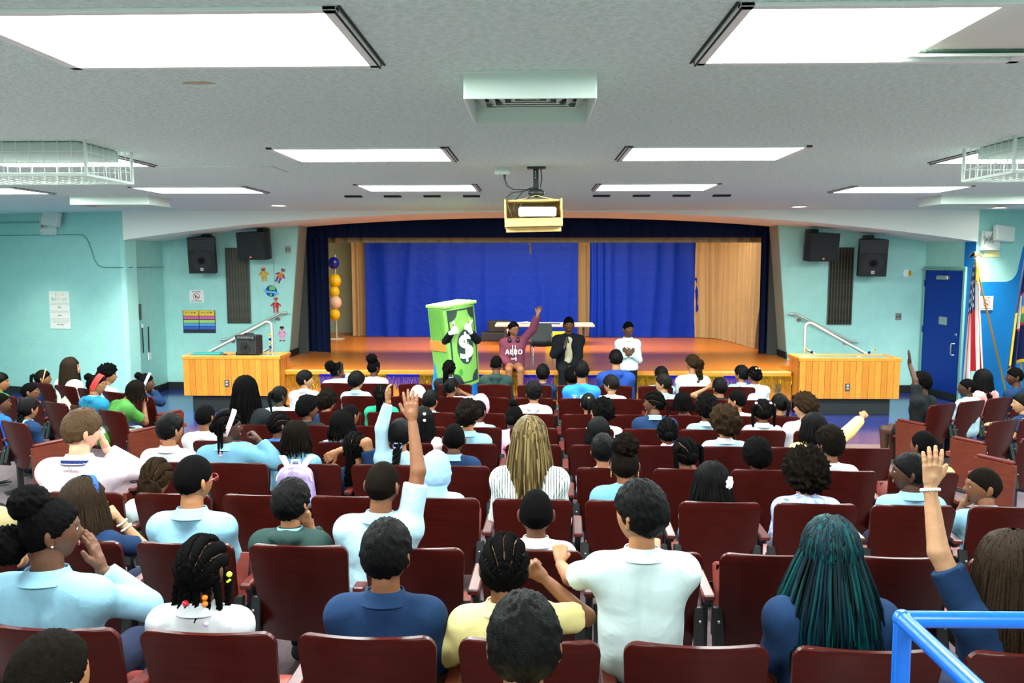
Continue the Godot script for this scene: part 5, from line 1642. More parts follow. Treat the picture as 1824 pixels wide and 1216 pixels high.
func no_food(at: Vector3, yaw: float, label: String) -> void:
	var t := thing("prohibition_sign", label, "sign", at, deg_to_rad(yaw))
	part("sheet", MB.new().box(Vector3.ZERO, Vector3(0.275, 0.235, 0.006), 0.002), mat(rgb(232, 232, 228), 0.6), t)
	var red := mat(rgb(196, 40, 44), 0.6)
	var q := PackedVector3Array()
	for k in 33: q.append(Vector3(cos(TAU * k / 32.0) * 0.058, sin(TAU * k / 32.0) * 0.058, 0.004))
	part("red_ring", MB.new().tube(q, 0.006, -1, 6).rod(Vector3(-0.04, 0.04, 0.004), Vector3(0.04, -0.04, 0.004), 0.006, -1, 6), red, t)
	part("cup_symbol", MB.new().slab(PackedVector2Array([Vector2(-0.03, 0.025), Vector2(0.0, 0.025), Vector2(-0.006, -0.03), Vector2(-0.024, -0.03)]), 0.003, Transform3D(Basis.IDENTITY, Vector3(0, 0, 0.003))).slab(PackedVector2Array([Vector2(0.008, -0.005), Vector2(0.038, -0.005), Vector2(0.034, -0.028), Vector2(0.012, -0.028)]), 0.003, Transform3D(Basis.IDENTITY, Vector3(0, 0, 0.003))), mat(rgb(40, 40, 42), 0.6), t)
	letters("NO EATING", 0.022, mat(rgb(40, 40, 44), 0.6), t, Vector3(0, 0.088, 0.004), Basis.IDENTITY, 0.002)
	letters("NO DRINKING", 0.022, mat(rgb(40, 40, 44), 0.6), t, Vector3(0, -0.088, 0.004), Basis.IDENTITY, 0.002)

func cutout(called: String, label: String, at: Vector3, roll: float, c: Array) -> void:
	var t := thing(called, label, "cut-out", at)
	t.rotation_degrees.z = roll
	var z := Transform3D(Basis.IDENTITY, Vector3(0, 0, 0.002))
	part("robe", MB.new().slab(PackedVector2Array([Vector2(-0.045, 0.05), Vector2(0.045, 0.05), Vector2(0.06, -0.05), Vector2(-0.06, -0.05)]), 0.004, z), mat(c[1], 0.7), t)
	for s in [-1.0, 1.0]:
		part("sleeve", MB.new().slab(PackedVector2Array([Vector2(s * 0.04, 0.05), Vector2(s * 0.105, -0.005), Vector2(s * 0.09, -0.03), Vector2(s * 0.035, 0.02)]), 0.004, z), mat(c[2], 0.7), t)
		part("leg", MB.new().slab(PackedVector2Array([Vector2(s * 0.008, -0.045), Vector2(s * 0.05, -0.045), Vector2(s * 0.045, -0.13), Vector2(s * 0.012, -0.13)]), 0.004, z), mat(c[2], 0.7), t)
		part("shoe", MB.new().slab(PackedVector2Array([Vector2(s * 0.01, -0.128), Vector2(s * 0.05, -0.128), Vector2(s * 0.06, -0.145), Vector2(s * 0.01, -0.145)]), 0.004, z), mat(c[3], 0.7), t)
	part("face", MB.new().lathe(PackedVector2Array([Vector2(0.042, 0), Vector2(0.042, 0.004), Vector2(0, 0.004)]), 18, Transform3D(axes(0, 90), Vector3(0, 0.09, 0.002))), mat(c[0], 0.7), t)
	part("hat", MB.new().slab(PackedVector2Array([Vector2(-0.044, 0.1), Vector2(0.044, 0.1), Vector2(0.034, 0.14), Vector2(-0.034, 0.14)]), 0.004, Transform3D(Basis.IDENTITY, Vector3(0, 0, 0.005))), mat(c[3], 0.7), t)

func emergency_unit(at: Vector3, yaw: float, label: String, mirror: float) -> void:
	var t := thing("emergency_light", label, "emergency light", at, deg_to_rad(yaw))
	var w := mat(rgb(220, 224, 218), 0.5)
	part("back_plate", MB.new().box(Vector3(-0.05 * mirror, -0.06, 0.02), Vector3(0.36, 0.32, 0.05), 0.006), w, t)
	part("tilted_cover", MB.new().box(Vector3(0.13 * mirror, 0.06, 0.11), Vector3(0.36, 0.26, 0.10), 0.012, axes(0, -8, -6 * mirror)), w, t)
	var wires := MB.new()
	for k in 4: wires.tube(pv([Vector3(-0.2 * mirror, -0.12 + 0.05 * k, 0.05), Vector3(-0.12 * mirror, 0.02 - 0.04 * k, 0.075), Vector3(-0.05 * mirror, -0.1 + 0.06 * k, 0.07), Vector3(0.02 * mirror, -0.02, 0.06)]), 0.004, -1, 5)
	part("wires", wires, mat(rgb(96, 110, 108), 0.6), t)
	for k in 4: part("screw", MB.new().ball(Transform3D(Basis.from_scale(Vector3(0.01, 0.01, 0.005)), Vector3(-0.05 * mirror + (-0.15 if k % 2 == 0 else 0.15), -0.06 + (0.13 if k < 2 else -0.13), 0.046)), 8, 5), mat(rgb(90, 110, 120), 0.4), t)

func build_sides() -> void:
	var yawL := -rad_to_deg(atan2(15.25 - 14.05, 11.2 - 7.15))
	var wl := func(x: float) -> float: return 14.05 + (-7.15 - x) / 4.05 * 1.2
	# paper poster
	var p := thing("paper_poster", "white paper poster with coloured title on the poster wall", "poster", W(-8.62, 1.52, wl.call(-8.62) - 0.008), deg_to_rad(yawL))
	part("sheet", MB.new().box(Vector3.ZERO, Vector3(0.47, 0.68, 0.006), 0.002), mat(rgb(234, 234, 226), 0.7), p)
	var title := "Is It"
	var hues := [rgb(226, 150, 150), rgb(236, 206, 170), rgb(226, 206, 160), rgb(240, 220, 140)]
	for k in title.length(): letters(title[k], 0.055, mat(hues[k % 4], 0.7), p, Vector3(-0.07 + 0.04 * k, 0.285, 0.003), Basis.IDENTITY, 0.002)
	var word := "Bullying?"
	var h2 := [rgb(110, 190, 130), rgb(170, 200, 226), rgb(206, 130, 160), rgb(206, 130, 160), rgb(238, 206, 120), rgb(236, 200, 160), rgb(226, 206, 190), rgb(180, 206, 230), rgb(150, 186, 226)]
	for k in word.length(): letters(word[k], 0.055, mat(h2[k], 0.7), p, Vector3(-0.155 + 0.039 * k, 0.195, 0.003), Basis.IDENTITY, 0.002)
	var ink := mat(rgb(150, 150, 150), 0.7)
	var dark := mat(rgb(70, 70, 72), 0.7)
	var lines := [[0.125, "When someone says or does something"], [0.100, "unintentionally hurtful and they do it once,"], [0.072, "that's"], [-0.02, "When someone says or does something"], [-0.045, "intentionally hurtful and they do it once,"], [-0.072, "that's"], [-0.155, "When someone says or does something"], [-0.180, "intentionally hurtful and they keep doing it,"], [-0.205, "even when you tell them to stop or show"], [-0.23, "them that you're upset, that's"]]
	for l in lines: letters(l[1], 0.017, ink, p, Vector3(0, l[0], 0.003), Basis.IDENTITY, 0.001, false)
	letters("RUDE", 0.024, dark, p, Vector3(0, 0.045, 0.003), Basis.IDENTITY, 0.001)
	letters("MEAN", 0.024, dark, p, Vector3(0, -0.10, 0.003), Basis.IDENTITY, 0.001)
	letters("BULLYING", 0.024, dark, p, Vector3(0, -0.265, 0.003), Basis.IDENTITY, 0.001)
	emergency_unit(W(-8.70, 3.09, wl.call(-8.70) - 0.01), yawL, "white emergency light unit high on the poster wall", 1.0)
	emergency_unit(W(7.70, 2.80, 14.1), 14.1, "white emergency light unit above the striped flag", 1.0)
	single("taped_note", MB.new().box(Vector3.ZERO, Vector3(0.30, 0.10, 0.004), 0.0, axes(14.1)), mat(rgb(228, 214, 150), 0.7), "cream paper strip below the emergency unit by the flags", "note", W(7.72, 2.52, 14.115))
	var cable := MB.new()
	var q := []
	for c in [[-10.6, 2.87], [-8.2, 2.87], [-8.02, 2.86], [-7.93, 2.78], [-7.86, 2.62], [-7.80, 2.42], [-7.72, 2.32], [-7.6, 2.29], [-7.2, 2.29]]: q.append(W(c[0], c[1], wl.call(c[0]) - 0.012))
	cable.tube(pv(q), 0.007, -1, 6)
	cable.rod(W(-7.11, 2.29, 14.1), W(-7.09, 2.29, 15.4), 0.007, -1, 6)
	single("wall_cable", cable, mat(rgb(84, 140, 136), 0.6), "thin painted cable curving down the poster wall", "cable")
	single("conduit", MB.new().rod(W(-10.6, 3.10, wl.call(-10.6) - 0.02), W(-8.88, 3.10, wl.call(-8.88) - 0.02), 0.012, -1, 8).box(W(-8.93, 3.10, wl.call(-8.9) - 0.02), Vector3(0.06, 0.05, 0.04), 0.006), mat(rgb(120, 170, 166), 0.5), "painted conduit feeding the emergency unit on the poster wall", "conduit")
	single("photo_print", MB.new().slab(PackedVector2Array([Vector2(-0.10, 0.14), Vector2(0.10, 0.15), Vector2(0.10, -0.14), Vector2(-0.05, -0.14)]), 0.006, Transform3D(axes(90), Vector3.ZERO)), fancy("print", Color.WHITE, 0.5, tone_tex("print_t", rgb(40, 42, 42), rgb(190, 196, 190), 0.01, 0, 3)), "grey photo print taped to the recess wall", "print", W(-7.105, 1.49, 14.35))
	for k in 2:
		var st := thing("hanging_strap", ["black strap with white clip hanging nearer the poster wall", "black strap with a white card hanging nearer the stage"][k], "strap", W(-7.09, 1.22, 14.42 + 0.22 * k))
		part("band", MB.new().box(Vector3(0, -0.24, 0), Vector3(0.012, 0.46, 0.03), 0.003, axes(0, 2 - 4 * k)), mat(rgb(18, 18, 20), 0.7), st)
		part("clip", MB.new().box(Vector3(0.005, 0.02 if k == 0 else -0.56, 0), Vector3(0.012, 0.07 if k == 0 else 0.13, 0.05 + 0.06 * k), 0.003), mat(rgb(226, 230, 226), 0.6), st)
	# blue door
	var e := (W(7.42, 0, 14.05) - W(7.22, 0, 15.45)).normalized()
	var b := Basis(e, Vector3.UP, e.cross(Vector3.UP))
	var d := Node3D.new()
	d.name = "door_1"
	add_child(d)
	d.set_meta("kind", "structure"); d.set_meta("label", "dark blue flush door in the return wall")
	d.transform = Transform3D(b, W(7.315, -0.06, 14.80))
	var bluep := mat(rgb(3, 50, 146), 0.5)
	bluep.metallic_specular = 0.3
	part("leaf", MB.new().box(Vector3(0, 1.15, 0.02), Vector3(1.06, 2.28, 0.05), 0.006), bluep, d)
	part("jamb", MB.new().box(Vector3(0.56, 1.16, 0.02), Vector3(0.06, 2.34, 0.07), 0.006).box(Vector3(-0.56, 1.16, 0.02), Vector3(0.06, 2.34, 0.07), 0.006).box(Vector3(0, 2.335, 0.02), Vector3(1.18, 0.06, 0.07), 0.006), mat(rgb(118, 172, 162), 0.5), d)
	var metal := mat(rgb(176, 178, 172), 0.3, 0.8)
	part("door_closer", MB.new().box(Vector3(0.02, 2.17, 0.07), Vector3(0.32, 0.075, 0.06), 0.012).box(Vector3(-0.25, 2.31, 0.10), Vector3(0.62, 0.025, 0.02), 0.003), metal, d)
	part("latch_plate", MB.new().box(Vector3(0.05, 1.40, 0.05), Vector3(0.22, 0.14, 0.012), 0.004), metal, d)
	part("handle", MB.new().tube(pv([Vector3(0.40, 1.02, 0.045), Vector3(0.38, 1.02, 0.09), Vector3(0.38, 1.0, 0.10), Vector3(0.38, 0.84, 0.10), Vector3(0.38, 0.82, 0.09), Vector3(0.40, 0.82, 0.045)]), 0.012, -1, 8), metal, d)
	part("lock", MB.new().lathe(PackedVector2Array([Vector2(0.025, 0.0), Vector2(0.022, 0.014), Vector2(0.0, 0.015)]), 14, Transform3D(axes(0, 90), Vector3(0.42, 1.18, 0.045))), metal, d)
	for k in 3: part("hinge", MB.new().rod(Vector3(-0.53, 0.30 + 0.85 * k, 0.05), Vector3(-0.53, 0.42 + 0.85 * k, 0.05), 0.012), bluep, d)
	part("kick_strip", MB.new().box(Vector3(0, 0.08, 0.046), Vector3(1.06, 0.13, 0.008), 0.002), mat(rgb(20, 22, 26), 0.5), d)
	# flags
	flag(true)
	flag(false)

func flag(us: bool) -> void:
	var t := thing("flag", "striped flag with white stars on a leaning gold pole" if us else "navy flag with gold fringe and crest at the frame edge", "flag", W(7.86, -0.06, 13.55) if us else W(7.74, -0.06, 13.1))
	var brass := mat(rgb(178, 138, 64), 0.35, 0.6)
	var foot := Vector3.ZERO
	var top := Vector3(-0.72, 2.47, 0.02) if us else Vector3(-0.03, 2.62, 0.0)
	part("pole", MB.new().rod(foot, top, 0.017, 0.014, 10), brass, t)
	part("base", MB.new().lathe(PackedVector2Array([Vector2(0.16, 0.0), Vector2(0.16, 0.03), Vector2(0.06, 0.05), Vector2(0.03, 0.16), Vector2(0.0, 0.16)]), 20), brass, t)
	if us:
		var ea := MB.new()
		ea.ball(Transform3D(Basis.from_scale(Vector3(0.022, 0.026, 0.02)), top + Vector3(0, 0.03, 0)), 12, 8)
		ea.ball(Transform3D(Basis.from_scale(Vector3(0.025, 0.04, 0.025)), top + Vector3(0, 0.085, 0)), 12, 8)
		ea.ball(Transform3D(Basis.from_scale(Vector3(0.014, 0.014, 0.018)), top + Vector3(-0.02, 0.13, 0.02)), 10, 6)
		for s in [-1.0, 1.0]:
			ea.slab(PackedVector2Array([Vector2(0, 0.02), Vector2(0.06, 0.035), Vector2(0.10, -0.02), Vector2(0.11, -0.06), Vector2(0.05, -0.02), Vector2(0, -0.03)]), 0.012, Transform3D(Basis(Vector3(s, 0, 0.2), Vector3.UP, Vector3(0, 0, 1)), top + Vector3(0, 0.095, 0)))
		part("eagle_finial", ea, mat(rgb(206, 186, 140), 0.3, 0.7), t)
	else:
		part("spear_finial", MB.new().lathe(PackedVector2Array([Vector2(0.02, 0.0), Vector2(0.012, 0.03), Vector2(0.024, 0.06), Vector2(0.012, 0.09), Vector2(0.03, 0.11), Vector2(0.0, 0.24)]), 14, Transform3D(Basis.IDENTITY, top)), mat(rgb(206, 196, 160), 0.3, 0.7), t)
	# the printed cloth
	var im := Image.create(512, 512, false, Image.FORMAT_RGBA8)
	if us:
		for y in 512:
			var red := int(y / 512.0 * 13.0) % 2 == 0
			for x in 512: im.set_pixel(x, y, rgb(190, 24, 40) if red else rgb(236, 232, 224))
		im.fill_rect(Rect2i(0, 0, 205, 276), rgb(28, 36, 92))
		for r in 9:
			for c in 6 - r % 2:
				var cx := 17.0 + 34.0 * c + (17.0 if r % 2 == 1 else 0.0); var cy := 28.0 + 27.6 * r
				for y in range(-13, 14):
					for x in range(-13, 14):
						var a := atan2(x, -y); var rr := sqrt(x * x + y * y)
						var k := fposmod(a / TAU * 5.0 + 0.5, 1.0) - 0.5
						if rr < 12.0 * (1.0 - 1.15 * absf(k)): im.set_pixel(clampi(int(cx) + x, 0, 511), clampi(int(cy) + y, 0, 511), rgb(236, 236, 232))
	else:
		im.fill(rgb(18, 28, 74))
		for y in range(170, 350):
			for x in range(150, 370):
				var u := (x - 260.0) / 60.0; var w := (y - 255.0) / 75.0
				if u * u + w * w < 1.0: im.set_pixel(x, y, rgb(60, 130, 190) if w < -0.1 else (rgb(214, 180, 80) if w < 0.4 else rgb(80, 140, 70)))
				elif absf(absf(u) - 1.45) < 0.25 and absf(w) < 1.0: im.set_pixel(x, y, rgb(226, 214, 206) if u < 0 else rgb(214, 180, 90))
				elif w > 0.9 and w < 1.15 and absf(u) < 1.6: im.set_pixel(x, y, rgb(190, 40, 50))
				elif w < -0.9 and u < -0.7: im.set_pixel(x, y, rgb(190, 40, 50))
	var m := StandardMaterial3D.new()
	m.albedo_texture = ImageTexture.create_from_image(im)
	m.roughness = 0.6
	var g := PackedVector3Array()
	var uv := PackedVector2Array()
	var rows := 26; var cols := 44
	for r in rows:
		var f := float(r) / (rows - 1)
		for c in cols:
			var u := float(c) / (cols - 1)
			var wide := lerpf(0.05, 0.36 if us else 0.42, pow(f, 0.7))
			var x := (u - 0.62 if us else u - 0.55) * wide * (1.0 if us else 1.0)
			var z := 0.07 * sin(u * 21.0 + f * 1.5) * (0.25 + 0.75 * f) + 0.04 * sin(u * 9.0 + 2.0)
			var y := 2.42 - f * (1.86 + 0.10 * sin(u * 9.0)) if us else 2.55 - f * (1.72 + 0.10 * sin(u * 8.0))
			var px := lerpf(top.x, top.x * 0.92, f) if us else -0.04
			g.append(Vector3(px + x + (0.05 * f if us else 0.0), y, z + 0.05))
			uv.append(Vector2(0.02 + f * 0.9, 0.02 + u * 0.96) if us else Vector2(0.1 + u * 0.8, f))
	for side in 2:
		var mb := MB.new()
		var gg := PackedVector3Array()
		for p in g: gg.append(p + Vector3(0, 0, -0.006 * side))
		mb.grid(gg, rows, cols, false, side == 0)
		mb.t = uv
		part("cloth_face" if side == 0 else "cloth_back", mb, m, t)
	var cord := mat(rgb(226, 180, 40), 0.5)
	if us:
		part("gold_tassel", MB.new().tube(pv([top + Vector3(0, -0.02, 0.05), top + Vector3(-0.02, -0.12, 0.11), top + Vector3(-0.03, -0.32, 0.13)]), 0.010, 0.014, 6).tube(pv([top + Vector3(0, -0.02, 0.05), top + Vector3(0.01, -0.15, 0.11), top + Vector3(-0.01, -0.38, 0.13)]), 0.008, 0.014, 6), cord, t)
	else:
		var fr := MB.new()
		for r in range(2, rows - 1):
			var a := g[r * cols]; var b2 := g[(r + 1) * cols]
			if r > 12: fr.quad(a + Vector3(-0.03, -0.01, 0.01), a + Vector3(0.004, 0, 0.01), b2 + Vector3(0.004, 0, 0.01), b2 + Vector3(-0.03, -0.01, 0.01))
		for c in cols - 1:
			var a := g[(rows - 1) * cols + c]; var b2 := g[(rows - 1) * cols + c + 1]
			fr.quad(a + Vector3(0, -0.045, 0.01), b2 + Vector3(0, -0.045, 0.01), b2 + Vector3(0, 0.004, 0.01), a + Vector3(0, 0.004, 0.01))
		part("fringe", fr, cord, t)
		part("gold_tassel", MB.new().tube(pv([top + Vector3(0, -0.02, 0.06), top + Vector3(-0.03, -0.2, 0.12), top + Vector3(-0.05, -0.45, 0.12)]), 0.014, 0.02, 6).tube(pv([top + Vector3(0, -0.02, 0.06), top + Vector3(0.03, -0.2, 0.12), top + Vector3(0.02, -0.40, 0.12)]), 0.014, 0.02, 6), cord, t)

# ---------------------------------------------------------------- ceiling things
func build_ceiling_things() -> void:
	var w := mat(rgb(216, 228, 218), 0.55)
	var spots := [[0.0 - 0.03, 4.16, 0.60, 0.68, "over the back rows in mid aisle"], [-5.62, 11.0, 1.05, 0.62, "over the poster-wall side block"], [5.80, 11.2, 1.05, 0.62, "over the flag-wall side block"]]
	for s in spots:
		var t := thing("air_diffuser", "white boxed air diffuser hung from the ceiling %s" % s[4], "air diffuser", W(s[0], CEIL, s[1]))
		var hx: float = s[2] * 0.5; var hz: float = s[3] * 0.5
		part("housing", MB.new().box(Vector3(0, -0.06, hz), Vector3(s[2], 0.12, 0.012), 0.002).box(Vector3(0, -0.06, -hz), Vector3(s[2], 0.12, 0.012), 0.002).box(Vector3(hx, -0.06, 0), Vector3(0.012, 0.12, s[3]), 0.002).box(Vector3(-hx, -0.06, 0), Vector3(0.012, 0.12, s[3]), 0.002), w, t)
		part("flange", MB.new().box(Vector3(0, -0.004, hz + 0.015), Vector3(s[2] + 0.06, 0.008, 0.03), 0.002).box(Vector3(0, -0.004, -hz - 0.015), Vector3(s[2] + 0.06, 0.008, 0.03), 0.002), w, t)
		for k in 5:
			var f := 0.16 + 0.17 * k
			for e in [-1.0, 1.0]:
				part("louvre", MB.new().box(Vector3(e * hx * f, -0.035, 0), Vector3(0.045, 0.004, s[3] * f), 0.0, axes(0, 0, e * 38)), w, t)
				part("louvre", MB.new().box(Vector3(0, -0.035, e * hz * f), Vector3(s[2] * f, 0.004, 0.045), 0.0, axes(0, -e * 38)), w, t)
		part("neck", MB.new().box(Vector3(0, -0.006, 0), Vector3(s[2] * 0.9, 0.008, s[3] * 0.9), 0.0), mat(rgb(60, 66, 64), 0.8), t)
	# wire guards
	for s in [-1.0, 1.0]:
		var x0: float = -3.22 if s < 0 else 3.30
		var t := thing("wire_guard", "white wire guard cage around a ceiling unit, %s half" % ("poster-wall" if s < 0 else "flag-wall"), "wire guard", W(x0 + s * 0.60, CEIL, 6.15))
		var cage := MB.new()
		for k in 13:
			var x := -0.6 + 0.1 * k
			cage.rod(Vector3(x, -0.005, 0.33), Vector3(x, -0.245, 0.33), 0.003, -1, 5)
			cage.rod(Vector3(x, -0.005, -0.33), Vector3(x, -0.245, -0.33), 0.003, -1, 5)
			cage.rod(Vector3(x, -0.245, -0.33), Vector3(x, -0.245, 0.33), 0.003, -1, 5)
		for k in 9:
			var z := -0.33 + 0.0825 * k
			for e in [-0.6, 0.6]: cage.rod(Vector3(e, -0.005, z), Vector3(e, -0.245, z), 0.003, -1, 5)
			cage.rod(Vector3(-0.6, -0.245, z), Vector3(0.6, -0.245, z), 0.003, -1, 5)
		for y in [-0.08, -0.16]:
			for e in [-1.0, 1.0]:
				cage.rod(Vector3(-0.6, y, e * 0.33), Vector3(0.6, y, e * 0.33), 0.003, -1, 5)
				cage.rod(Vector3(e * 0.6, y, -0.33), Vector3(e * 0.6, y, 0.33), 0.003, -1, 5)
		part("wires", cage, w, t)
		var fr := MB.new()
		for a in [-1.0, 1.0]:
			for b in [-1.0, 1.0]: fr.box(Vector3(a * 0.605, -0.125, b * 0.335), Vector3(0.02, 0.25, 0.02), 0.003)
			fr.box(Vector3(0, -0.245, a * 0.335), Vector3(1.22, 0.02, 0.016), 0.003)
			fr.box(Vector3(a * 0.605, -0.245, 0), Vector3(0.016, 0.02, 0.67), 0.003)
		part("corner_frame", fr, w, t)
		part("inner_unit", MB.new().box(Vector3(0, -0.045, 0.0), Vector3(1.06, 0.08, 0.56), 0.006), mat(rgb(190, 206, 198), 0.6), t)
	# sloping slot coves in front of the soffit
	for s in [-1.0, 1.0]:
		var t := thing("slot_diffuser", "sloping ceiling cove with four dark slots, %s half" % ("poster-wall" if s < 0 else "flag-wall"), "slot diffuser", W(0, CEIL, 0))
		var body := MB.new()
		var a := W(s * 2.9, 0.0, 10.75); var b := W(s * 0.42, 0.0, 10.75); var c := W(s * 0.62, -0.05, 11.9); var d := W(s * 2.55, -0.05, 11.9)
		body.fix(a, b, c, d, Vector3.DOWN)
		body.fix(d, c, W(s * 0.62, 0.0, 12.0), W(s * 2.55, 0.0, 12.0), Vector3(0, -1, -1))
		body.fix(a, d, W(s * 2.55, 0.0, 12.0), a, Vector3(s, 0, 0))
		body.fix(b, W(s * 0.62, 0.0, 12.0), c, b, Vector3(-s, 0, 0))
		part("cove", body, mats["ceiling stipple"], t)
		for k in 4: part("slot", MB.new().box(W(s * (0.85 + 0.52 * k), -0.014, 10.80), Vector3(0.22, 0.02, 0.10), 0.002), mat(rgb(24, 26, 26), 0.8), t)
	# hung projector box
	var t := thing("projector_mount", "black ceiling mount with round joint holding the projector box", "projector mount", W(0.0, CEIL, 7.6))
	var bk := mat(rgb(34, 38, 36), 0.45)
	part("ceiling_plate", MB.new().box(Vector3(0, -0.008, 0), Vector3(0.17, 0.016, 0.12), 0.006), bk, t)
	part("column", MB.new().box(Vector3(-0.005, -0.10, 0), Vector3(0.05, 0.19, 0.03), 0.004), bk, t)
	for k in 3: part("slot", MB.new().box(Vector3(-0.008, -0.045 - 0.026 * k, 0.016), Vector3(0.008, 0.018 if k == 0 else 0.01, 0.003), 0.001), mat(rgb(190, 200, 196), 0.6), t)
	part("joint", MB.new().ball(Transform3D(Basis.from_scale(Vector3(0.078, 0.042, 0.07)), Vector3(0.0, -0.235, 0.0)), 20, 12), bk, t)
	part("tie_cords", MB.new().tube(pv([Vector3(0, -0.26, 0.05), Vector3(-0.1, -0.29, 0.05), Vector3(-0.24, -0.315, 0.1)]), 0.004, -1, 5).tube(pv([Vector3(0, -0.26, 0.05), Vector3(0.1, -0.285, 0.05), Vector3(0.24, -0.315, 0.1)]), 0.004, -1, 5), mat(rgb(214, 200, 140), 0.7), t)
	var pine := fancy("pine", Color.WHITE, 0.5, tone_tex("pine_t", rgb(190, 150, 82), rgb(226, 190, 118), 0.012, 0, 4, 256, Vector2(1, 8)), null, 1.0, Vector3(2.2, 2.2, 2.2))
	var bxn := thing("projector_box", "pale wooden open box hung under the ceiling mount", "box", W(-0.03, 2.81, 7.6))
	bxn.rotation_degrees = Vector3(0, 2, 1.2)
	part("board", MB.new().box(Vector3(0, 0.136, -0.02), Vector3(0.52, 0.018, 0.36), 0.003), pine, bxn)
	part("board", MB.new().box(Vector3(0, -0.02, 0.02), Vector3(0.52, 0.02, 0.34), 0.003, axes(0, 8)), pine, bxn)
	part("board", MB.new().box(Vector3(0, -0.06, 0.18), Vector3(0.51, 0.075, 0.018), 0.003), pine, bxn)
	part("board", MB.new().box(Vector3(0, -0.115, 0.12), Vector3(0.50, 0.06, 0.018), 0.003, axes(0, 12)), pine, bxn)
	for s in [-1.0, 1.0]: part("side_board", MB.new().box(Vector3(s * 0.253, 0.025, 0.0), Vector3(0.018, 0.25, 0.36), 0.003), pine, bxn)
	part("back_board", MB.new().box(Vector3(0, 0.03, -0.19), Vector3(0.5, 0.22, 0.012), 0.003), pine, bxn)
	var pj := thing("projector", "white projector sitting inside the hanging wooden box", "projector", W(0.01, 2.843, 7.52))
	part("case", MB.new().box(Vector3.ZERO, Vector3(0.34, 0.085, 0.26), 0.014), mat(rgb(236, 238, 236), 0.4), pj)
	part("lens", MB.new().lathe(PackedVector2Array([Vector2(0.04, 0.0), Vector2(0.04, 0.03), Vector2(0.03, 0.03), Vector2(0.0, 0.022)]), 18, Transform3D(axes(0, -90), Vector3(0.08, 0, -0.13))), bk, pj)
	part("vent", MB.new().box(Vector3(-0.06, 0.0, 0.131), Vector3(0.12, 0.03, 0.004), 0.001), mat(rgb(200, 204, 202), 0.6), pj)
	var jb := thing("junction_box", "small white ceiling box beside the projector mount", "junction box", W(-0.315, CEIL, 7.65))
	part("box", MB.new().box(Vector3(0, -0.032, 0), Vector3(0.135, 0.064, 0.09), 0.004), mat(rgb(214, 222, 212), 0.6), jb)
	part("plug", MB.new().rod(Vector3(0.02, -0.064, 0.02), Vector3(0.024, -0.11, 0.02), 0.014, 0.009), bk, jb)
	var cb := MB.new()
	cb.tube(pv([W(-0.29, 3.15, 7.63), W(-0.27, 3.09, 7.6), W(-0.21, 3.055, 7.58), W(-0.10, 3.05, 7.56), W(-0.03, 3.07, 7.56)]), 0.006, -1, 6)
	cb.tube(pv([W(-0.03, 3.06, 7.56), W(-0.12, 3.035, 7.54), W(-0.22, 3.02, 7.5), W(-0.27, 2.97, 7.42), W(-0.25, 2.88, 7.40), W(-0.22, 2.80, 7.42)]), 0.006, -1, 6)
	cb.tube(pv([W(-0.12, 3.035, 7.54), W(-0.19, 2.95, 7.45), W(-0.21, 2.85, 7.42)]), 0.005, -1, 6)
	cb.tube(pv([W(-0.04, 3.0, 7.54), W(-0.14, 2.91, 7.45), W(-0.20, 2.83, 7.42)]), 0.005, -1, 6)
	cb.tube(pv([W(0.04, 3.25, 7.6), W(0.05, 3.15, 7.58), W(0.035, 3.07, 7.57)]), 0.006, -1, 6)
	single("projector_cables", cb, bk, "black cables looping from the ceiling box into the projector box", "cable")
	single("plaster_stain", MB.new().slab(PackedVector2Array([Vector2(-0.08, -0.02), Vector2(0.0, -0.035), Vector2(0.09, -0.02), Vector2(0.05, 0.03), Vector2(-0.04, 0.025)]), 0.003, Transform3D(axes(0, 90), Vector3.ZERO)), mat(rgb(186, 176, 150), 0.9), "small brown flaked patch on the ceiling beyond the near light", "stain", W(-1.65, CEIL - 0.001, 4.0))
	single("paper_streamer", MB.new().box(Vector3(0, -0.06, 0), Vector3(0.006, 0.12, 0.004), 0.001), mat(rgb(220, 226, 216), 0.8), "thin paper strip dangling beyond the central diffuser", "streamer", W(-0.03, CEIL, 5.9))
	single("ceiling_hatch", MB.new().box(Vector3(0, -0.004, 0), Vector3(1.0, 0.008, 0.5), 0.002), mats["ceiling stipple"], "flat square patch in the ceiling between the poster side lights", "hatch", W(-2.9, CEIL, 7.7))

# ---------------------------------------------------------------- rail, bottle, backpack
func build_near_things() -> void:
	var t := thing("guard_rail", "bright blue painted pipe guard rail at the back corner", "guard rail", Vector3.ZERO)
	var m := fancy("blue enamel", rgb(8, 92, 186), 0.28, tone_tex("enamel_t", Color(0.9, 0.92, 0.95), Color(1, 1, 1), 0.05, 0, 3), null, 1.0, Vector3(4, 4, 4))
	var c := W(0.81, 1.615, 1.75)
	part("top_pipe", MB.new().rod(c, c + Vector3(1.6, 0.0, -0.02), 0.0185, -1, 14), m, t)
	part("return_pipe", MB.new().rod(c, c + Vector3(0.02, 0.0, 1.4), 0.0185, -1, 14), m, t)
	part("post", MB.new().rod(c, Vector3(c.x + 0.01, floor_y(1.75), c.z), 0.0195, -1, 14), m, t)
	part("elbow", MB.new().ball(Transform3D(Basis.from_scale(Vector3.ONE * 0.0215), c), 16, 12), m, t)
	part("post", MB.new().rod(c + Vector3(1.58, 0, -0.02), Vector3(c.x + 1.58, floor_y(1.75), c.z - 0.02), 0.0195, -1, 14), m, t)
	part("post", MB.new().rod(c + Vector3(0.02, 0, 1.38), Vector3(c.x + 0.02, floor_y(0.3), c.z + 1.38), 0.0195, -1, 14), m, t)

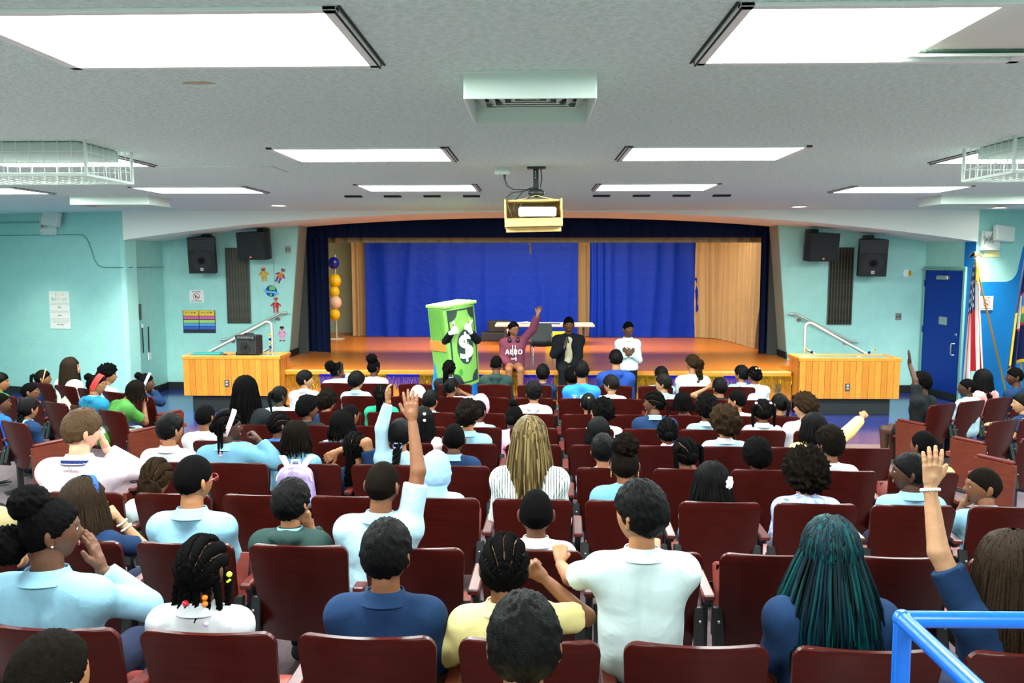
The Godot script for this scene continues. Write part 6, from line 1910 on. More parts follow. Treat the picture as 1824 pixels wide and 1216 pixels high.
func backpack(at: Vector3, yaw: float) -> void:
	var t := thing("backpack", "pastel iridescent backpack worn over a denim jacket", "backpack", at, deg_to_rad(yaw))
	var p := fancy("pastel", Color.WHITE, 0.3, tone_tex("pastel_t", rgb(122, 100, 152), rgb(172, 152, 184), 0.02, 0, 2), null, 1.0, Vector3(3, 3, 3))
	var b := []
	b.append([Vector3(-0.07, -0.12, 0), Vector3(-0.06, 0.05, 0), 0.075, 0.065, 0.04])
	b.append([Vector3(0.07, -0.12, 0), Vector3(0.06, 0.05, 0), 0.075, 0.065, 0.04])
	b.append([Vector3(0, -0.12, 0.01), Vector3(0, 0.07, 0.0), 0.08, 0.06, 0.04])
	part("bag", Field.new(b, 0.014).mesh(), p, t)
	part("front_pocket", Field.new([[Vector3(-0.06, -0.12, 0.05), Vector3(0.06, -0.12, 0.05), 0.06, 0.06, 0.02]], 0.012).mesh(), fancy("pastel mint", rgb(140, 160, 168), 0.25), t)
	var q := PackedVector3Array()
	for k in 13: q.append(Vector3(cos(PI * k / 12.0) * 0.125, sin(PI * k / 12.0) * 0.10 + 0.02, 0.035))
	part("zip", MB.new().tube(q, 0.006, -1, 6), mat(rgb(226, 214, 236), 0.3), t)
	part("handle", MB.new().tube(pv([Vector3(-0.03, 0.12, -0.01), Vector3(-0.025, 0.155, -0.01), Vector3(0.025, 0.155, -0.01), Vector3(0.03, 0.12, -0.01)]), 0.009, -1, 6), mat(rgb(236, 206, 220), 0.6), t)
	for s in [-1.0, 1.0]:
		var g := PackedVector3Array()
		for k in 9:
			var f := k / 8.0
			var pt := Vector3(s * (0.05 + 0.06 * f), 0.10 + 0.13 * f - 0.05 * f * f, -0.02 + 0.005 * sin(f * 3.0) - 0.05 * f * f)
			g.append(pt + Vector3(-0.024, 0.0, 0.012)); g.append(pt + Vector3(0.024, 0.0, 0.012))
		var mb := MB.new().grid(g, 9, 2, false, true)
		var g2 := PackedVector3Array()
		for p2 in g: g2.append(p2 + Vector3(0, -0.008, -0.008))
		mb.grid(g2, 9, 2, false, false)
		part("strap", mb, mat(rgb(196, 168, 182), 0.6), t)

# ---------------------------------------------------------------- people on and by the stage
func stage_people() -> void:
	var girl := {"label": "person in maroon lettered hoodie and headphones, arm up, on the stage edge", "at": W(-0.37, STAGE, 13.42), "s": 1.12, "yaw": 184.0, "look": 30.0, "skin": SKIN[2], "hair": "pony", "hc": HAIR[0], "wear": "hoodie", "shirt": rgb(112, 56, 74), "face": true, "near": true, "shorts": true, "cuff": 0.30, "pants": rgb(30, 44, 70), "shoes": rgb(220, 220, 216), "head": 0.98, "lean": -2.0, "reachL": W(0.025, 1.52, 13.25), "gripL": "relaxed", "aimL": Vector3(-0.3, 1, 0.2), "poleL": Vector3(-1, -0.3, 0), "group": "people at the stage", "wide": 1.08, "extra": [["glasses", rgb(60, 50, 40)], ["bow", rgb(236, 220, 210), Vector3(0.07, -0.02, 0.06), 60.0]]}
	var t := person(girl)
	var J: Dictionary = girl["J"]
	var hp := MB.new()
	var q := PackedVector3Array()
	for k in 15:
		var w := lerpf(-2.5, 2.5, k / 14.0)
		q.append(J["neck"] + Vector3(sin(w) * 0.085, 0.025, cos(w) * 0.085 - 0.005))
	hp.tube(q, 0.010, -1, 8)
	for s in [-1.0, 1.0]: hp.ball(Transform3D(Basis.from_scale(Vector3(0.032, 0.036, 0.02)), J["neck"] + Vector3(s * 0.06, -0.01, -0.085)), 14, 10)
	part("headphones", hp, mat(rgb(20, 20, 22), 0.4), t)
	var front := Basis(Vector3(-1, 0, 0), Vector3.UP, Vector3(0, 0, -1))
	letters("AERO", 0.075, mat(rgb(236, 220, 222), 0.7), t, Vector3(0.0, 0.30, -0.118), front, 0.006)
	letters("VARSITY", 0.030, mat(rgb(40, 30, 36), 0.7), t, Vector3(0.0, 0.235, -0.118), front, 0.006)
	letters("DEPT", 0.028, mat(rgb(214, 196, 200), 0.7), t, Vector3(0.0, 0.198, -0.116), front, 0.006)
	part("drawstrings", MB.new().rod(Vector3(-0.02, 0.40, -0.095), Vector3(-0.03, 0.17, -0.125), 0.005, -1, 5).rod(Vector3(0.02, 0.40, -0.095), Vector3(0.015, 0.24, -0.125), 0.005, -1, 5), mat(rgb(226, 216, 220), 0.7), t)

	var man := {"label": "adult person in dark jacket holding a microphone, seated on the stage edge", "at": W(0.54, STAGE, 13.42), "s": 1.23, "yaw": 180.0, "look": 4.0, "skin": SKIN[4], "hair": "fade", "hc": HAIR[0], "wear": "jacket", "shirt": rgb(18, 21, 26), "face": true, "near": true, "pants": rgb(20, 23, 28), "shoes": rgb(16, 16, 18), "head": 0.93, "wide": 1.12, "reachR": W(0.47, 1.03, 13.12), "gripR": "fist", "aimR": Vector3(-0.2, 1, -0.3), "palmR": Vector3(-1, 0, 0.3), "poleR": Vector3(1, -1.2, 0), "reachL": W(0.60, 0.70, 13.10), "gripL": "relaxed", "aimL": Vector3(1, -0.1, -0.2), "palmL": Vector3(0, -1, 0), "poleL": Vector3(-1, -0.6, 0.4), "group": "people at the stage", "extra": []}
	var m := person(man)
	var K: Dictionary = man["J"]
	part("shirt_front", Field.new([[K["neck"] + Vector3(0, -0.05, -0.055), K["hip"] + Vector3(0, 0.07, -0.060), 0.060, 0.075, 0.01]], 0.012).mesh(), cloth(rgb(178, 168, 140)), m)
	part("watch", ring(Vector2(0.032, 0.032), 0.006, 0.02), mat(rgb(200, 200, 196), 0.3, 0.8), m, K["wristL"])
	var hand: Vector3 = m.transform * (K["wristR"] as Vector3)
	var mic := thing("microphone", "black handheld microphone held before the seated adult's mouth", "microphone", hand + Vector3(0.012, 0.07, 0.055))
	mic.rotation_degrees = Vector3(-25, 0, -14)
	part("grip_tube", MB.new().lathe(PackedVector2Array([Vector2(0.0, -0.12), Vector2(0.012, -0.12), Vector2(0.017, 0.05), Vector2(0.0, 0.052)]), 14), mat(rgb(22, 22, 24), 0.4), mic)
	part("mesh_head", MB.new().ball(Transform3D(Basis.from_scale(Vector3(0.026, 0.03, 0.026)), Vector3(0, 0.07, 0)), 14, 10), mat(rgb(46, 46, 48), 0.5, 0.4), mic)

	person({"label": "person in pale polo standing before the stage with hands clasped", "at": W(1.47, -0.06, 13.0), "s": 1.10, "yaw": 180.0, "look": 22.0, "stand": true, "skin": SKIN[4], "hair": "fade", "hc": HAIR[0], "wear": "long", "shirt": rgb(196, 208, 204), "collar": rgb(206, 216, 212), "face": true, "near": true, "pants": rgb(18, 20, 26), "head": 0.95, "wide": 0.98, "reachR": W(1.44, 0.93, 12.84), "reachL": W(1.50, 0.94, 12.84), "gripR": "relaxed", "gripL": "relaxed", "aimR": Vector3(-0.8, 0.5, 0.0), "aimL": Vector3(0.8, 0.5, 0.0), "palmR": Vector3(0, 0.2, 1), "palmL": Vector3(0, 0.2, 1), "poleR": Vector3(1, -1, 0.8), "poleL": Vector3(-1, -1, 0.8), "group": "people at the stage", "extra": []})

	person({"label": "person in white polo standing at the back, hands on two chair tops", "at": W(0.375, floor_y(2.80), 2.80), "s": 0.92, "yaw": 0.0, "look": 38.0, "stand": true, "skin": SKIN[2], "hair": "short", "hc": HAIR[0], "wear": "polo", "shirt": rgb(182, 194, 194), "collar": rgb(184, 196, 196), "face": true, "near": true, "pants": rgb(24, 30, 52), "head": 1.12, "wide": 1.2, "reachL": W(0.10, 1.20, 3.14), "reachR": W(0.475, 1.26, 3.14), "gripL": "fist", "gripR": "fist", "aimL": Vector3(0, 0.55, -0.6), "aimR": Vector3(0, 0.2, -0.9), "palmL": Vector3(0, -0.8, -0.6), "palmR": Vector3(0, -1, -0.2), "poleL": Vector3(-1, -1, 0.4), "poleR": Vector3(1, -0.8, 0.4), "extra": []})

	# person inside a banknote suit
	var c := person({"label": "person wearing a tall green banknote costume, white gloves and blue cape", "at": W(-1.20, -0.06, 12.7), "s": 1.22, "yaw": 226.0, "look": 0.0, "stand": true, "skin": SKIN[3], "hair": "short", "hc": HAIR[0], "wear": "long", "shirt": rgb(18, 20, 22), "near": true, "gloves": true, "pants": rgb(18, 20, 24), "head": 0.95, "reachR": W(-1.27, 1.33, 12.13), "reachL": W(-1.00, 1.32, 12.42), "gripR": "thumb", "gripL": "thumb", "aimR": Vector3(-0.9, 0.25, 0.0), "aimL": Vector3(0.5, 0.5, -0.2), "palmR": Vector3(0, 0, 1), "palmL": Vector3(0, 0, 1), "poleR": Vector3(1, -0.8, 0), "poleL": Vector3(-1, -0.8, 0), "group": "people at the stage", "extra": []})
	banknote(c)

func banknote(c: Node3D) -> void:
	# a padded banknote stack worn over the body, front towards the wearer's own front (-z)
	var s := 1.0 / 1.22
	var h := Node3D.new()
	var green := fancy("note green", rgb(120, 174, 76), 0.75, null, noise_tex("cloth_n", 0.012, 0, 3, 256, 6.0), 0.3, Vector3(3, 3, 3))
	var dark := mat(rgb(32, 52, 46), 0.75)
	var pale := mat(rgb(150, 196, 96), 0.75)
	var at := func(u: float, y: float, z: float) -> Vector3: return Vector3(u * (1.0 - 0.05 * (1.25 - y)), 0.54 + y, z) * s
	var W2 := 0.31
	var bulge := func(u: float, y: float) -> float: return -0.20 - 0.07 * (1.0 - pow(u / W2, 2.0)) - 0.02 * sin(y * 2.5)
	var body := MB.new()
	var g := PackedVector3Array()
	var rows := 14; var cols := 16
	for r in rows:
		var y := 1.27 * r / (rows - 1)
		for q in cols:
			var u := -W2 + 2.0 * W2 * q / (cols - 1)
			g.append(at.call(u, y, bulge.call(u, y)))
	body.grid(g, rows, cols, false, true)
	var gb := PackedVector3Array()
	for r in rows:
		var y := 1.27 * r / (rows - 1)
		for q in cols: gb.append(at.call(-W2 + 2.0 * W2 * q / (cols - 1), y, 0.17))
	body.grid(gb, rows, cols, false, false)
	for r in rows - 1:
		body.fix(g[r * cols], g[(r + 1) * cols], gb[(r + 1) * cols], gb[r * cols], Vector3.LEFT)
		body.fix(g[r * cols + cols - 1], g[(r + 1) * cols + cols - 1], gb[(r + 1) * cols + cols - 1], gb[r * cols + cols - 1], Vector3.RIGHT)
	for q in cols - 1:
		body.fix(g[(rows - 1) * cols + q], g[(rows - 1) * cols + q + 1], gb[(rows - 1) * cols + q + 1], gb[(rows - 1) * cols + q], Vector3.UP)
		body.fix(g[q], g[q + 1], gb[q + 1], gb[q], Vector3.DOWN)
	var suit := part("banknote_suit", body, green, c)
	suit.rotation_degrees.z = -6.0
	# strips and patches laid on the bulged front
	var patch := func(poly: PackedVector2Array, lift: float, m: Material, called: String) -> void:
		var mb := MB.new()
		var ix := Geometry2D.triangulate_polygon(poly)
		var mid := Vector3(0, 0, -1)
		for a in range(0, ix.size(), 3):
			var P := []
			for b in 3:
				var p: Vector2 = poly[ix[a + b]]
				P.append(at.call(p.x, p.y, bulge.call(p.x, p.y) - lift))
			if (P[1] - P[0]).cross(P[2] - P[0]).dot(mid) > 0: mb.tri3(P[0], P[1], P[2])
			else: mb.tri3(P[0], P[2], P[1])
		part(called, mb, m, suit)
	var strip := func(x0: float, y0: float, x1: float, y1: float) -> void:
		var n := 10
		for k in n:
			var f0 := float(k) / n; var f1 := float(k + 1) / n
			var xa := lerpf(x0, x1, f0) if absf(x1 - x0) > absf(y1 - y0) else x0
			var xb := lerpf(x0, x1, f1) if absf(x1 - x0) > absf(y1 - y0) else x1
			var ya := lerpf(y0, y1, f0) if absf(x1 - x0) <= absf(y1 - y0) else y0
			var yb := lerpf(y0, y1, f1) if absf(x1 - x0) <= absf(y1 - y0) else y1
			patch.call(PackedVector2Array([Vector2(xa, ya), Vector2(xb, ya), Vector2(xb, yb), Vector2(xa, yb)]), 0.004, dark, "border")
	strip.call(-0.27, 0.06, -0.245, 1.20)
	strip.call(0.245, 0.06, 0.27, 1.20)
	strip.call(-0.27, 0.05, 0.27, 0.075)
	strip.call(-0.27, 1.185, 0.27, 1.21)
	for sx in [-1.0, 1.0]:
		for sy in [0.0, 1.0]:
			var cx: float = sx * 0.26; var cy := 0.06 if sy == 0.0 else 1.20
			var poly := PackedVector2Array([Vector2(cx, cy)])
			for k in 9:
				var w := PI * 0.5 * k / 8.0
				poly.append(Vector2(cx - sx * cos(w) * 0.16, cy + (1.0 if sy == 0.0 else -1.0) * sin(w) * 0.17))
			patch.call(poly, 0.006, dark, "corner_patch")
	var oval := func(cx: float, cy: float, rx: float, ry: float) -> PackedVector2Array:
		var o := PackedVector2Array()
		for k in 28: o.append(Vector2(cx + cos(TAU * k / 28.0) * rx, cy + sin(TAU * k / 28.0) * ry))
		return o
	patch.call(oval.call(0.0, 0.62, 0.165, 0.27), 0.008, dark, "medallion")
	patch.call(oval.call(0.13, 0.24, 0.035, 0.055), 0.008, mat(rgb(60, 150, 50), 0.75), "seal")
	patch.call(oval.call(-0.13, 1.02, 0.035, 0.055), 0.006, pale, "seal")
	letters("$", 0.34, mat(rgb(236, 238, 232), 0.7), suit, (at.call(0.0, 0.61, -0.295)), Basis(Vector3(-1, 0, 0), Vector3.UP, Vector3(0, 0, -1)), 0.012)
	for r in 10:
		for e in [-1.0, 1.0]:
			var z := -0.17 + 0.034 * r
			part("stack_line", MB.new().box(Vector3(e * (W2 + 0.001) * s * 0.975, (0.54 + 0.63) * s, z * s), Vector3(0.004, 1.2 * s, 0.006), 0.0, axes(0, 0, e * -2.2)), mat(rgb(92, 160, 56), 0.8), suit)
	part("paper_band", MB.new().box(Vector3(0, (0.54 + 0.66) * s, 0.0), Vector3(0.635 * s, 0.16 * s, 0.37 * s), 0.004), mat(rgb(232, 130, 50), 0.75), suit)
	for e in [-1.0, 1.0]:
		var q := []
		part("top_rim", MB.new().box(at.call(0.0, 1.27, -0.03) + Vector3(0, 0.0, e * 0.10), Vector3(0.66 * s, 0.05 * s, 0.22 * s), 0.02), pale, suit)
	# cape
	var cape := PackedVector3Array()
	for r in 16:
		var f := r / 15.0
		for q in 25:
			var u := -1.0 + q / 12.0
			var w := lerpf(0.30, 0.50, f)
			cape.append(Vector3(u * w, lerpf(1.62, 0.08, f), 0.20 + 0.10 * f + 0.05 * sin(q * 1.9) * f - 0.18 * u * u * (0.3 + f * 0.9)) * s)
	var cm := MB.new().grid(cape, 16, 25, false, false)
	var c2 := PackedVector3Array()
	for p in cape: c2.append(p + Vector3(0, 0, -0.008))
	cm.grid(c2, 16, 25, false, true)
	part("cape", cm, fancy("cape blue", rgb(20, 130, 214), 0.45, null, noise_tex("cloth_n", 0.012, 0, 3, 256, 6.0), 0.5, Vector3(3, 3, 3)), c)

func fill_seats() -> void:
	seated(["person in white hoodie and black headband, first row from stage, first from poster wall", Vector3(-2.776, 0.289, -11.164), 0.930, -48, 4, "backpuff", 0, "hoodie", rgb(186, 183, 186), {"yaw": -1.9, "head": 1.129, "face": true, "reachR": Vector3(-2.698, 0.803, -11.286), "gripR": "relaxed", "extra": [["headband", rgb(24, 24, 26), 0.035]]}])
	seated(["person in pink shirt, first row from stage, second from poster wall", Vector3(-2.253, 0.310, -11.152), 0.978, -33, 5, "puff", 0, "tee", rgb(226, 164, 196), {"yaw": -1.9, "head": 1.074}])
	seated(["person in black top with blue collar, first row from stage, fourth from poster wall", Vector3(-1.200, 0.310, -11.116), 0.967, -13, 5, "braidpony", 0, "sweater", rgb(22, 24, 26), {"yaw": -1.9, "head": 1.086, "collar": rgb(121, 157, 176)}])
	seated(["person in black lettered hoodie, first row from stage, fifth from poster wall", Vector3(-0.546, 0.310, -11.104), 1.061, -8, 4, "fade", 0, "hoodie", rgb(34, 52, 48), {"yaw": -1.9, "head": 0.990, "wide": 1.12, "nod": -14, "extra": [["lettering", "ESSENTIALS", 0.034, rgb(8, 10, 10), true, -0.105, 0.112]]}])
	seated(["person in dark tee, first row from stage, sixth from poster wall", Vector3(0.096, 0.267, -11.071), 0.930, 2, 2, "spiky", 0, "tee", rgb(22, 42, 72), {"yaw": -1.9, "head": 1.129}])
	seated(["person in dark shirt behind a blue tee, first row from stage, seventh from poster wall", Vector3(0.496, 0.231, -11.058), 0.930, 2, 5, "afro", 0, "tee", rgb(22, 24, 26), {"yaw": -1.9, "head": 1.129}])
	seated(["person in royal blue hoodie, first row from stage, eighth from poster wall", Vector3(1.093, 0.310, -11.061), 1.188, 2, 2, "spiky", 0, "hoodie", rgb(30, 58, 124), {"yaw": -1.9, "head": 0.884, "wide": 1.12, "nod": -8}])
	seated(["person in light shirt, first row from stage, ninth from poster wall", Vector3(1.707, 0.265, -11.018), 0.930, 27, 2, "short", 0, "polo", rgb(121, 157, 176), {"yaw": -1.9, "head": 1.129, "collar": rgb(150, 175, 187)}])
	seated(["person in white tee, first row from stage, tenth from poster wall", Vector3(2.131, 0.310, -11.020), 1.118, 42, 2, "curlypony", 2, "tee", rgb(186, 183, 186), {"yaw": -1.9, "head": 0.939, "face": true}])
	seated(["person in light blue polo, first row from stage, eleventh from poster wall", Vector3(2.782, 0.290, -10.982), 0.930, 37, 2, "short", 0, "polo", rgb(121, 157, 176), {"yaw": -1.9, "head": 1.129, "collar": rgb(150, 175, 187)}])
	seated(["person in grey tee, first row from stage, eleventh from poster wall", Vector3(2.922, 0.293, -10.856), 0.930, 27, 3, "lowbun", 0, "tee", rgb(176, 186, 184), {"yaw": -1.9, "head": 1.129, "wide": 1.15, "extra": [["ties", rgb(212, 178, 120), [Vector3(0.02, 0.095, 0.06), Vector3(-0.02, 0.10, 0.055)]]]}])
	seated(["person in white collared shirt, second row from stage, first from poster wall", Vector3(-2.931, 0.310, -10.130), 0.936, -60, 1, "short", 0, "polo", rgb(186, 183, 186), {"yaw": -1.9, "head": 1.122, "face": true, "collar": rgb(150, 175, 187)}])
	seated(["person in light blue shirt, second row from stage, second from poster wall", Vector3(-2.267, 0.305, -10.108), 0.930, -33, 1, "bowl", 0, "polo", rgb(150, 175, 187), {"yaw": -1.9, "head": 1.129, "collar": rgb(121, 157, 176)}])
	seated(["person in white shirt, hand at temple, second row from stage, fourth from poster wall", Vector3(-1.061, 0.238, -10.069), 0.930, -33, 3, "pony", 0, "polo", rgb(186, 183, 186), {"yaw": -1.9, "head": 1.129, "reachR": Vector3(-0.909, 0.743, -10.141), "poleR": Vector3(1.000, -0.800, 0.200), "gripR": "open"}])
	seated(["person in bright blue printed tee, second row from stage, seventh from poster wall", Vector3(0.568, 0.310, -10.034), 1.139, 2, 2, "spiky", 0, "tee", rgb(42, 116, 206), {"yaw": -1.9, "head": 0.922, "wide": 1.08, "extra": [["print", rgb(200, 212, 226)]]}])
	seated(["person in white spotted tee and glasses, second row from stage, eighth from poster wall", Vector3(0.936, 0.286, -10.003), 0.930, 50, 1, "short", 1, "tee", rgb(186, 183, 186), {"yaw": -1.9, "head": 1.129, "face": true, "extra": [["glasses", rgb(24, 24, 28)]], "nod": -12}])
	seated(["person in pale blue shirt, second row from stage, ninth from poster wall", Vector3(1.577, 0.306, -9.982), 0.930, 64, 1, "short", 1, "polo", rgb(150, 175, 187), {"yaw": -1.9, "head": 1.129, "face": true, "collar": rgb(121, 157, 176)}])
	seated(["person in dark tee, hand on head, second row from stage, tenth from poster wall", Vector3(2.261, 0.264, -9.959), 0.930, 17, 2, "short", 0, "tee", rgb(22, 24, 26), {"yaw": -1.9, "head": 1.129, "reachL": Vector3(2.102, 0.836, -10.001), "poleL": Vector3(-1.000, -0.700, 0.200), "aimL": Vector3(0.700, 0.500, 0.000), "gripL": "relaxed"}])
	seated(["person in pale cap, second row from stage, third from poster wall", Vector3(-1.482, 0.120, -10.082), 0.930, -8, 2, "none", 0, "tee", rgb(196, 190, 178), {"yaw": -1.9, "head": 1.129, "extra": [["cap", rgb(226, 222, 206)]]}])
	seated(["person in mint shirt, third row from stage, first from poster wall", Vector3(-2.926, 0.279, -9.089), 0.930, -33, 5, "pony", 0, "tee", rgb(176, 222, 214), {"yaw": -1.9, "head": 1.129}])
	seated(["person in dark hoodie, third row from stage, second from poster wall", Vector3(-2.400, 0.208, -9.071), 0.930, -23, 2, "curly", 1, "tee", rgb(22, 42, 72), {"lean": 10.0, "yaw": -1.9, "head": 1.129}])
	seated(["person in emerald green tee, third row from stage, third from poster wall", Vector3(-1.745, 0.310, -9.051), 0.930, 2, 5, "braidpony", 0, "tee", rgb(32, 140, 104), {"yaw": -1.9, "head": 1.129}])
	seated(["person in pink headscarf, third row from stage, fifth from poster wall", Vector3(-0.622, 0.207, -9.014), 0.930, -28, 2, "none", 0, "long", rgb(22, 24, 26), {"yaw": -1.9, "head": 1.129, "extra": [["hijab", rgb(200, 146, 164)]]}])
	seated(["person in white hoodie, third row from stage, sixth from poster wall", Vector3(-0.022, 0.310, -8.999), 0.978, 2, 2, "spiky", 0, "hoodie", rgb(186, 183, 186), {"yaw": -1.9, "head": 1.074, "wide": 1.05}])
	seated(["person in light blue collared shirt, third row from stage, fourth from poster wall", Vector3(-1.188, 0.245, -9.033), 0.930, -18, 2, "short", 0, "polo", rgb(121, 157, 176), {"yaw": -1.9, "head": 1.129, "collar": rgb(150, 175, 187)}])
	seated(["person in dark jacket, third row from stage, seventh from poster wall", Vector3(0.586, 0.233, -8.975), 0.930, 2, 2, "pony", 0, "long", rgb(30, 44, 46), {"yaw": -1.9, "head": 1.129, "extra": [["ties", rgb(216, 200, 110), [Vector3(0, 0.075, 0.085)]]]}])
	seated(["person in dark top, third row from stage, ninth from poster wall", Vector3(1.627, 0.238, -8.940), 0.930, 2, 3, "afropony", 0, "tee", rgb(22, 42, 72), {"yaw": -1.9, "head": 1.129}])
	seated(["person in white tee, head turned, third row from stage, tenth from poster wall", Vector3(2.220, 0.276, -8.921), 0.930, 50, 2, "fade", 0, "tee", rgb(186, 183, 186), {"yaw": -1.9, "head": 1.129, "face": true}])
	seated(["person in black top, third row from stage, eleventh from poster wall", Vector3(2.683, 0.250, -8.905), 0.930, 27, 2, "pony", 0, "tee", rgb(22, 24, 26), {"yaw": -1.9, "head": 1.129}])
	seated(["person in black tee, fourth row from stage, first from poster wall", Vector3(-2.954, 0.305, -8.077), 1.240, -3, 3, "longlocs", 0, "tee", rgb(22, 24, 26), {"yaw": -1.9, "head": 1.020, "wide": 1.2}])
	seated(["person in black tee, head turned, fourth row from stage, second from poster wall", Vector3(-2.304, 0.327, -8.029), 0.930, -50, 4, "afro", 0, "tee", rgb(22, 24, 26), {"yaw": -1.9, "head": 1.129, "face": true}])
	seated(["person in white shirt and glasses, fourth row from stage, third from poster wall", Vector3(-1.868, 0.269, -8.015), 0.930, -28, 3, "buzz", 0, "tee", rgb(186, 183, 186), {"yaw": -1.9, "head": 1.129, "extra": [["glasses", rgb(24, 24, 28)]]}])
	seated(["person in blue polo, fourth row from stage, fifth from poster wall", Vector3(-0.580, 0.306, -8.073), 0.930, -23, 4, "buzz", 0, "polo", rgb(121, 157, 176), {"yaw": -1.9, "head": 1.129, "collar": rgb(150, 175, 187)}])
	seated(["person in pink tee, fourth row from stage, sixth from poster wall", Vector3(-0.214, 0.272, -7.961), 0.930, -8, 5, "twinbuns", 0, "tee", rgb(226, 164, 196), {"yaw": -1.9, "head": 1.129}])
	seated(["person in white polo, hand at cheek, fourth row from stage, seventh from poster wall", Vector3(0.668, 0.322, -7.932), 0.930, 12, 2, "curly", 0, "polo", rgb(186, 183, 186), {"yaw": -1.9, "head": 1.129, "reachL": Vector3(0.574, 0.790, -8.074), "poleL": Vector3(-0.300, -1.000, -0.600), "gripL": "fist"}])
	seated(["person in navy sweater, hand over mouth, fourth row from stage, eighth from poster wall", Vector3(1.175, 0.354, -7.925), 1.035, 74, 4, "braidpony", 0, "sweater", rgb(22, 42, 72), {"lean": 6.0, "yaw": -1.9, "head": 1.014, "face": true, "reachL": Vector3(1.108, 0.805, -8.129), "poleL": Vector3(-0.200, -1.000, -0.600), "aimL": Vector3(0.200, 1.000, 0.000), "palmL": Vector3(1.000, 0.000, 0.000), "gripL": "open", "collar": rgb(121, 157, 176), "wide": 1.1, "extra": [["ties", rgb(226, 206, 160), [Vector3(0, 0.05, 0.105), Vector3(0.02, 0.06, 0.10)]]]}])
	seated(["person in light blue polo, fourth row from stage, ninth from poster wall", Vector3(1.674, 0.356, -7.900), 0.947, 2, 3, "curly", 0, "polo", rgb(121, 157, 176), {"yaw": -1.9, "head": 1.109, "collar": rgb(150, 175, 187)}])
	seated(["person in white polo and purple hair ties, fourth row from stage, tenth from poster wall", Vector3(2.209, 0.357, -7.881), 0.930, 2, 3, "pigtails", 0, "polo", rgb(186, 183, 186), {"yaw": -1.9, "head": 1.129, "collar": rgb(150, 175, 187), "extra": [["ties", rgb(206, 190, 236), [Vector3(0.066, 0.085, 0.03), Vector3(-0.066, 0.085, 0.03)]]]}])
	seated(["person in white sweatshirt, fourth row from stage, eleventh from poster wall", Vector3(2.617, 0.358, -7.872), 0.985, 52, 1, "curly", 2, "hoodie", rgb(186, 183, 186), {"yaw": -1.9, "head": 1.066, "face": true}])
	seated(["person in white tee, back to camera, fifth row from stage, first from poster wall", Vector3(-2.928, 0.420, -7.011), 0.962, -13, 3, "buzz", 0, "tee", rgb(186, 183, 186), {"yaw": -1.9, "head": 1.092}])
	seated(["person in bright blue shirt, fifth row from stage, second from poster wall", Vector3(-2.264, 0.378, -6.987), 0.930, -38, 4, "cornrow", 0, "tee", rgb(36, 88, 190), {"yaw": -1.9, "head": 1.129, "face": true}])
	seated(["person in light blue shirt, fifth row from stage, third from poster wall", Vector3(-1.701, 0.385, -6.969), 0.930, -23, 4, "locs", 0, "tee", rgb(121, 157, 176), {"yaw": -1.9, "head": 1.129}])
	seated(["person in flowered top and hair sparkles, fifth row from stage, fourth from poster wall", Vector3(-0.990, 0.424, -6.946), 0.930, -13, 2, "longer", 0, "tee", rgb(206, 180, 178), {"yaw": -1.9, "head": 1.129, "extra": [["ties", rgb(236, 236, 240), [Vector3(0.05, 0.08, 0.07), Vector3(0.055, 0.03, 0.085), Vector3(-0.05, 0.08, 0.07)]]]}])
	seated(["person in light blue polo, fifth row from stage, fifth from poster wall", Vector3(-0.587, 0.425, -6.939), 0.997, -23, 2, "curly", 1, "polo", rgb(121, 157, 176), {"yaw": -1.9, "head": 1.054, "collar": rgb(121, 157, 176)}])
	seated(["person in pale shirt, fifth row from stage, seventh from poster wall", Vector3(0.540, 0.350, -6.896), 0.930, 2, 2, "bob", 0, "tee", rgb(150, 175, 187), {"yaw": -1.9, "head": 1.129}])
	seated(["person in pink ruffled bow and top, fifth row from stage, eighth from poster wall", Vector3(1.128, 0.357, -6.877), 0.930, 2, 4, "lowbun", 0, "tee", rgb(226, 164, 196), {"yaw": -1.9, "head": 1.129, "extra": [["bow", rgb(236, 184, 200), Vector3(0, -0.095, 0.085)]]}])
	seated(["person in white polo, fifth row from stage, ninth from poster wall", Vector3(1.610, 0.427, -6.861), 0.930, 20, 2, "curls", 2, "polo", rgb(150, 175, 187), {"yaw": -1.9, "head": 1.129, "collar": rgb(186, 183, 186)}])
	seated(["person in tan sweater, arm stretched, fifth row from stage, tenth from poster wall", Vector3(2.345, 0.412, -6.836), 0.930, 62, 2, "bob", 0, "sweater", rgb(214, 176, 112), {"yaw": -1.9, "head": 1.129, "face": true, "reachR": Vector3(2.834, 1.037, -7.078), "poleR": Vector3(0.300, -1.000, 0.400), "gripR": "fist", "collar": rgb(121, 157, 176)}])
	seated(["person in white dress shirt, sixth row from stage, first from poster wall", Vector3(-2.770, 0.495, -5.970), 1.007, -23, 2, "short", 0, "polo", rgb(186, 183, 186), {"yaw": -1.9, "head": 1.043, "collar": rgb(186, 183, 186), "wide": 1.12}])
	seated(["person in denim jacket and pink headband, sixth row from stage, second from poster wall", Vector3(-2.327, 0.495, -5.960), 1.054, -68, 5, "pigtails", 0, "jacket", rgb(98, 142, 164), {"yaw": -1.9, "head": 0.997, "face": true, "reachR": Vector3(-2.092, 1.045, -6.005), "poleR": Vector3(0.600, -1.000, 0.200), "palmR": Vector3(-1.000, 0.000, 0.000), "gripR": "fist", "collar": rgb(121, 157, 176), "extra": [["headband", rgb(236, 200, 214), 0.032, 68.0], ["bead", [[Vector3(0.096, -0.185, 0.05), rgb(232, 150, 186)], [Vector3(0.096, -0.165, 0.05), rgb(232, 150, 186)]]]]}])
	seated(["person in denim jacket and pastel backpack, sixth row from stage, third from poster wall", Vector3(-1.829, 0.479, -6.032), 0.930, -3, 4, "locs", 1, "jacket", rgb(98, 142, 164), {"yaw": -1.9, "head": 1.129, "wide": 1.08}])
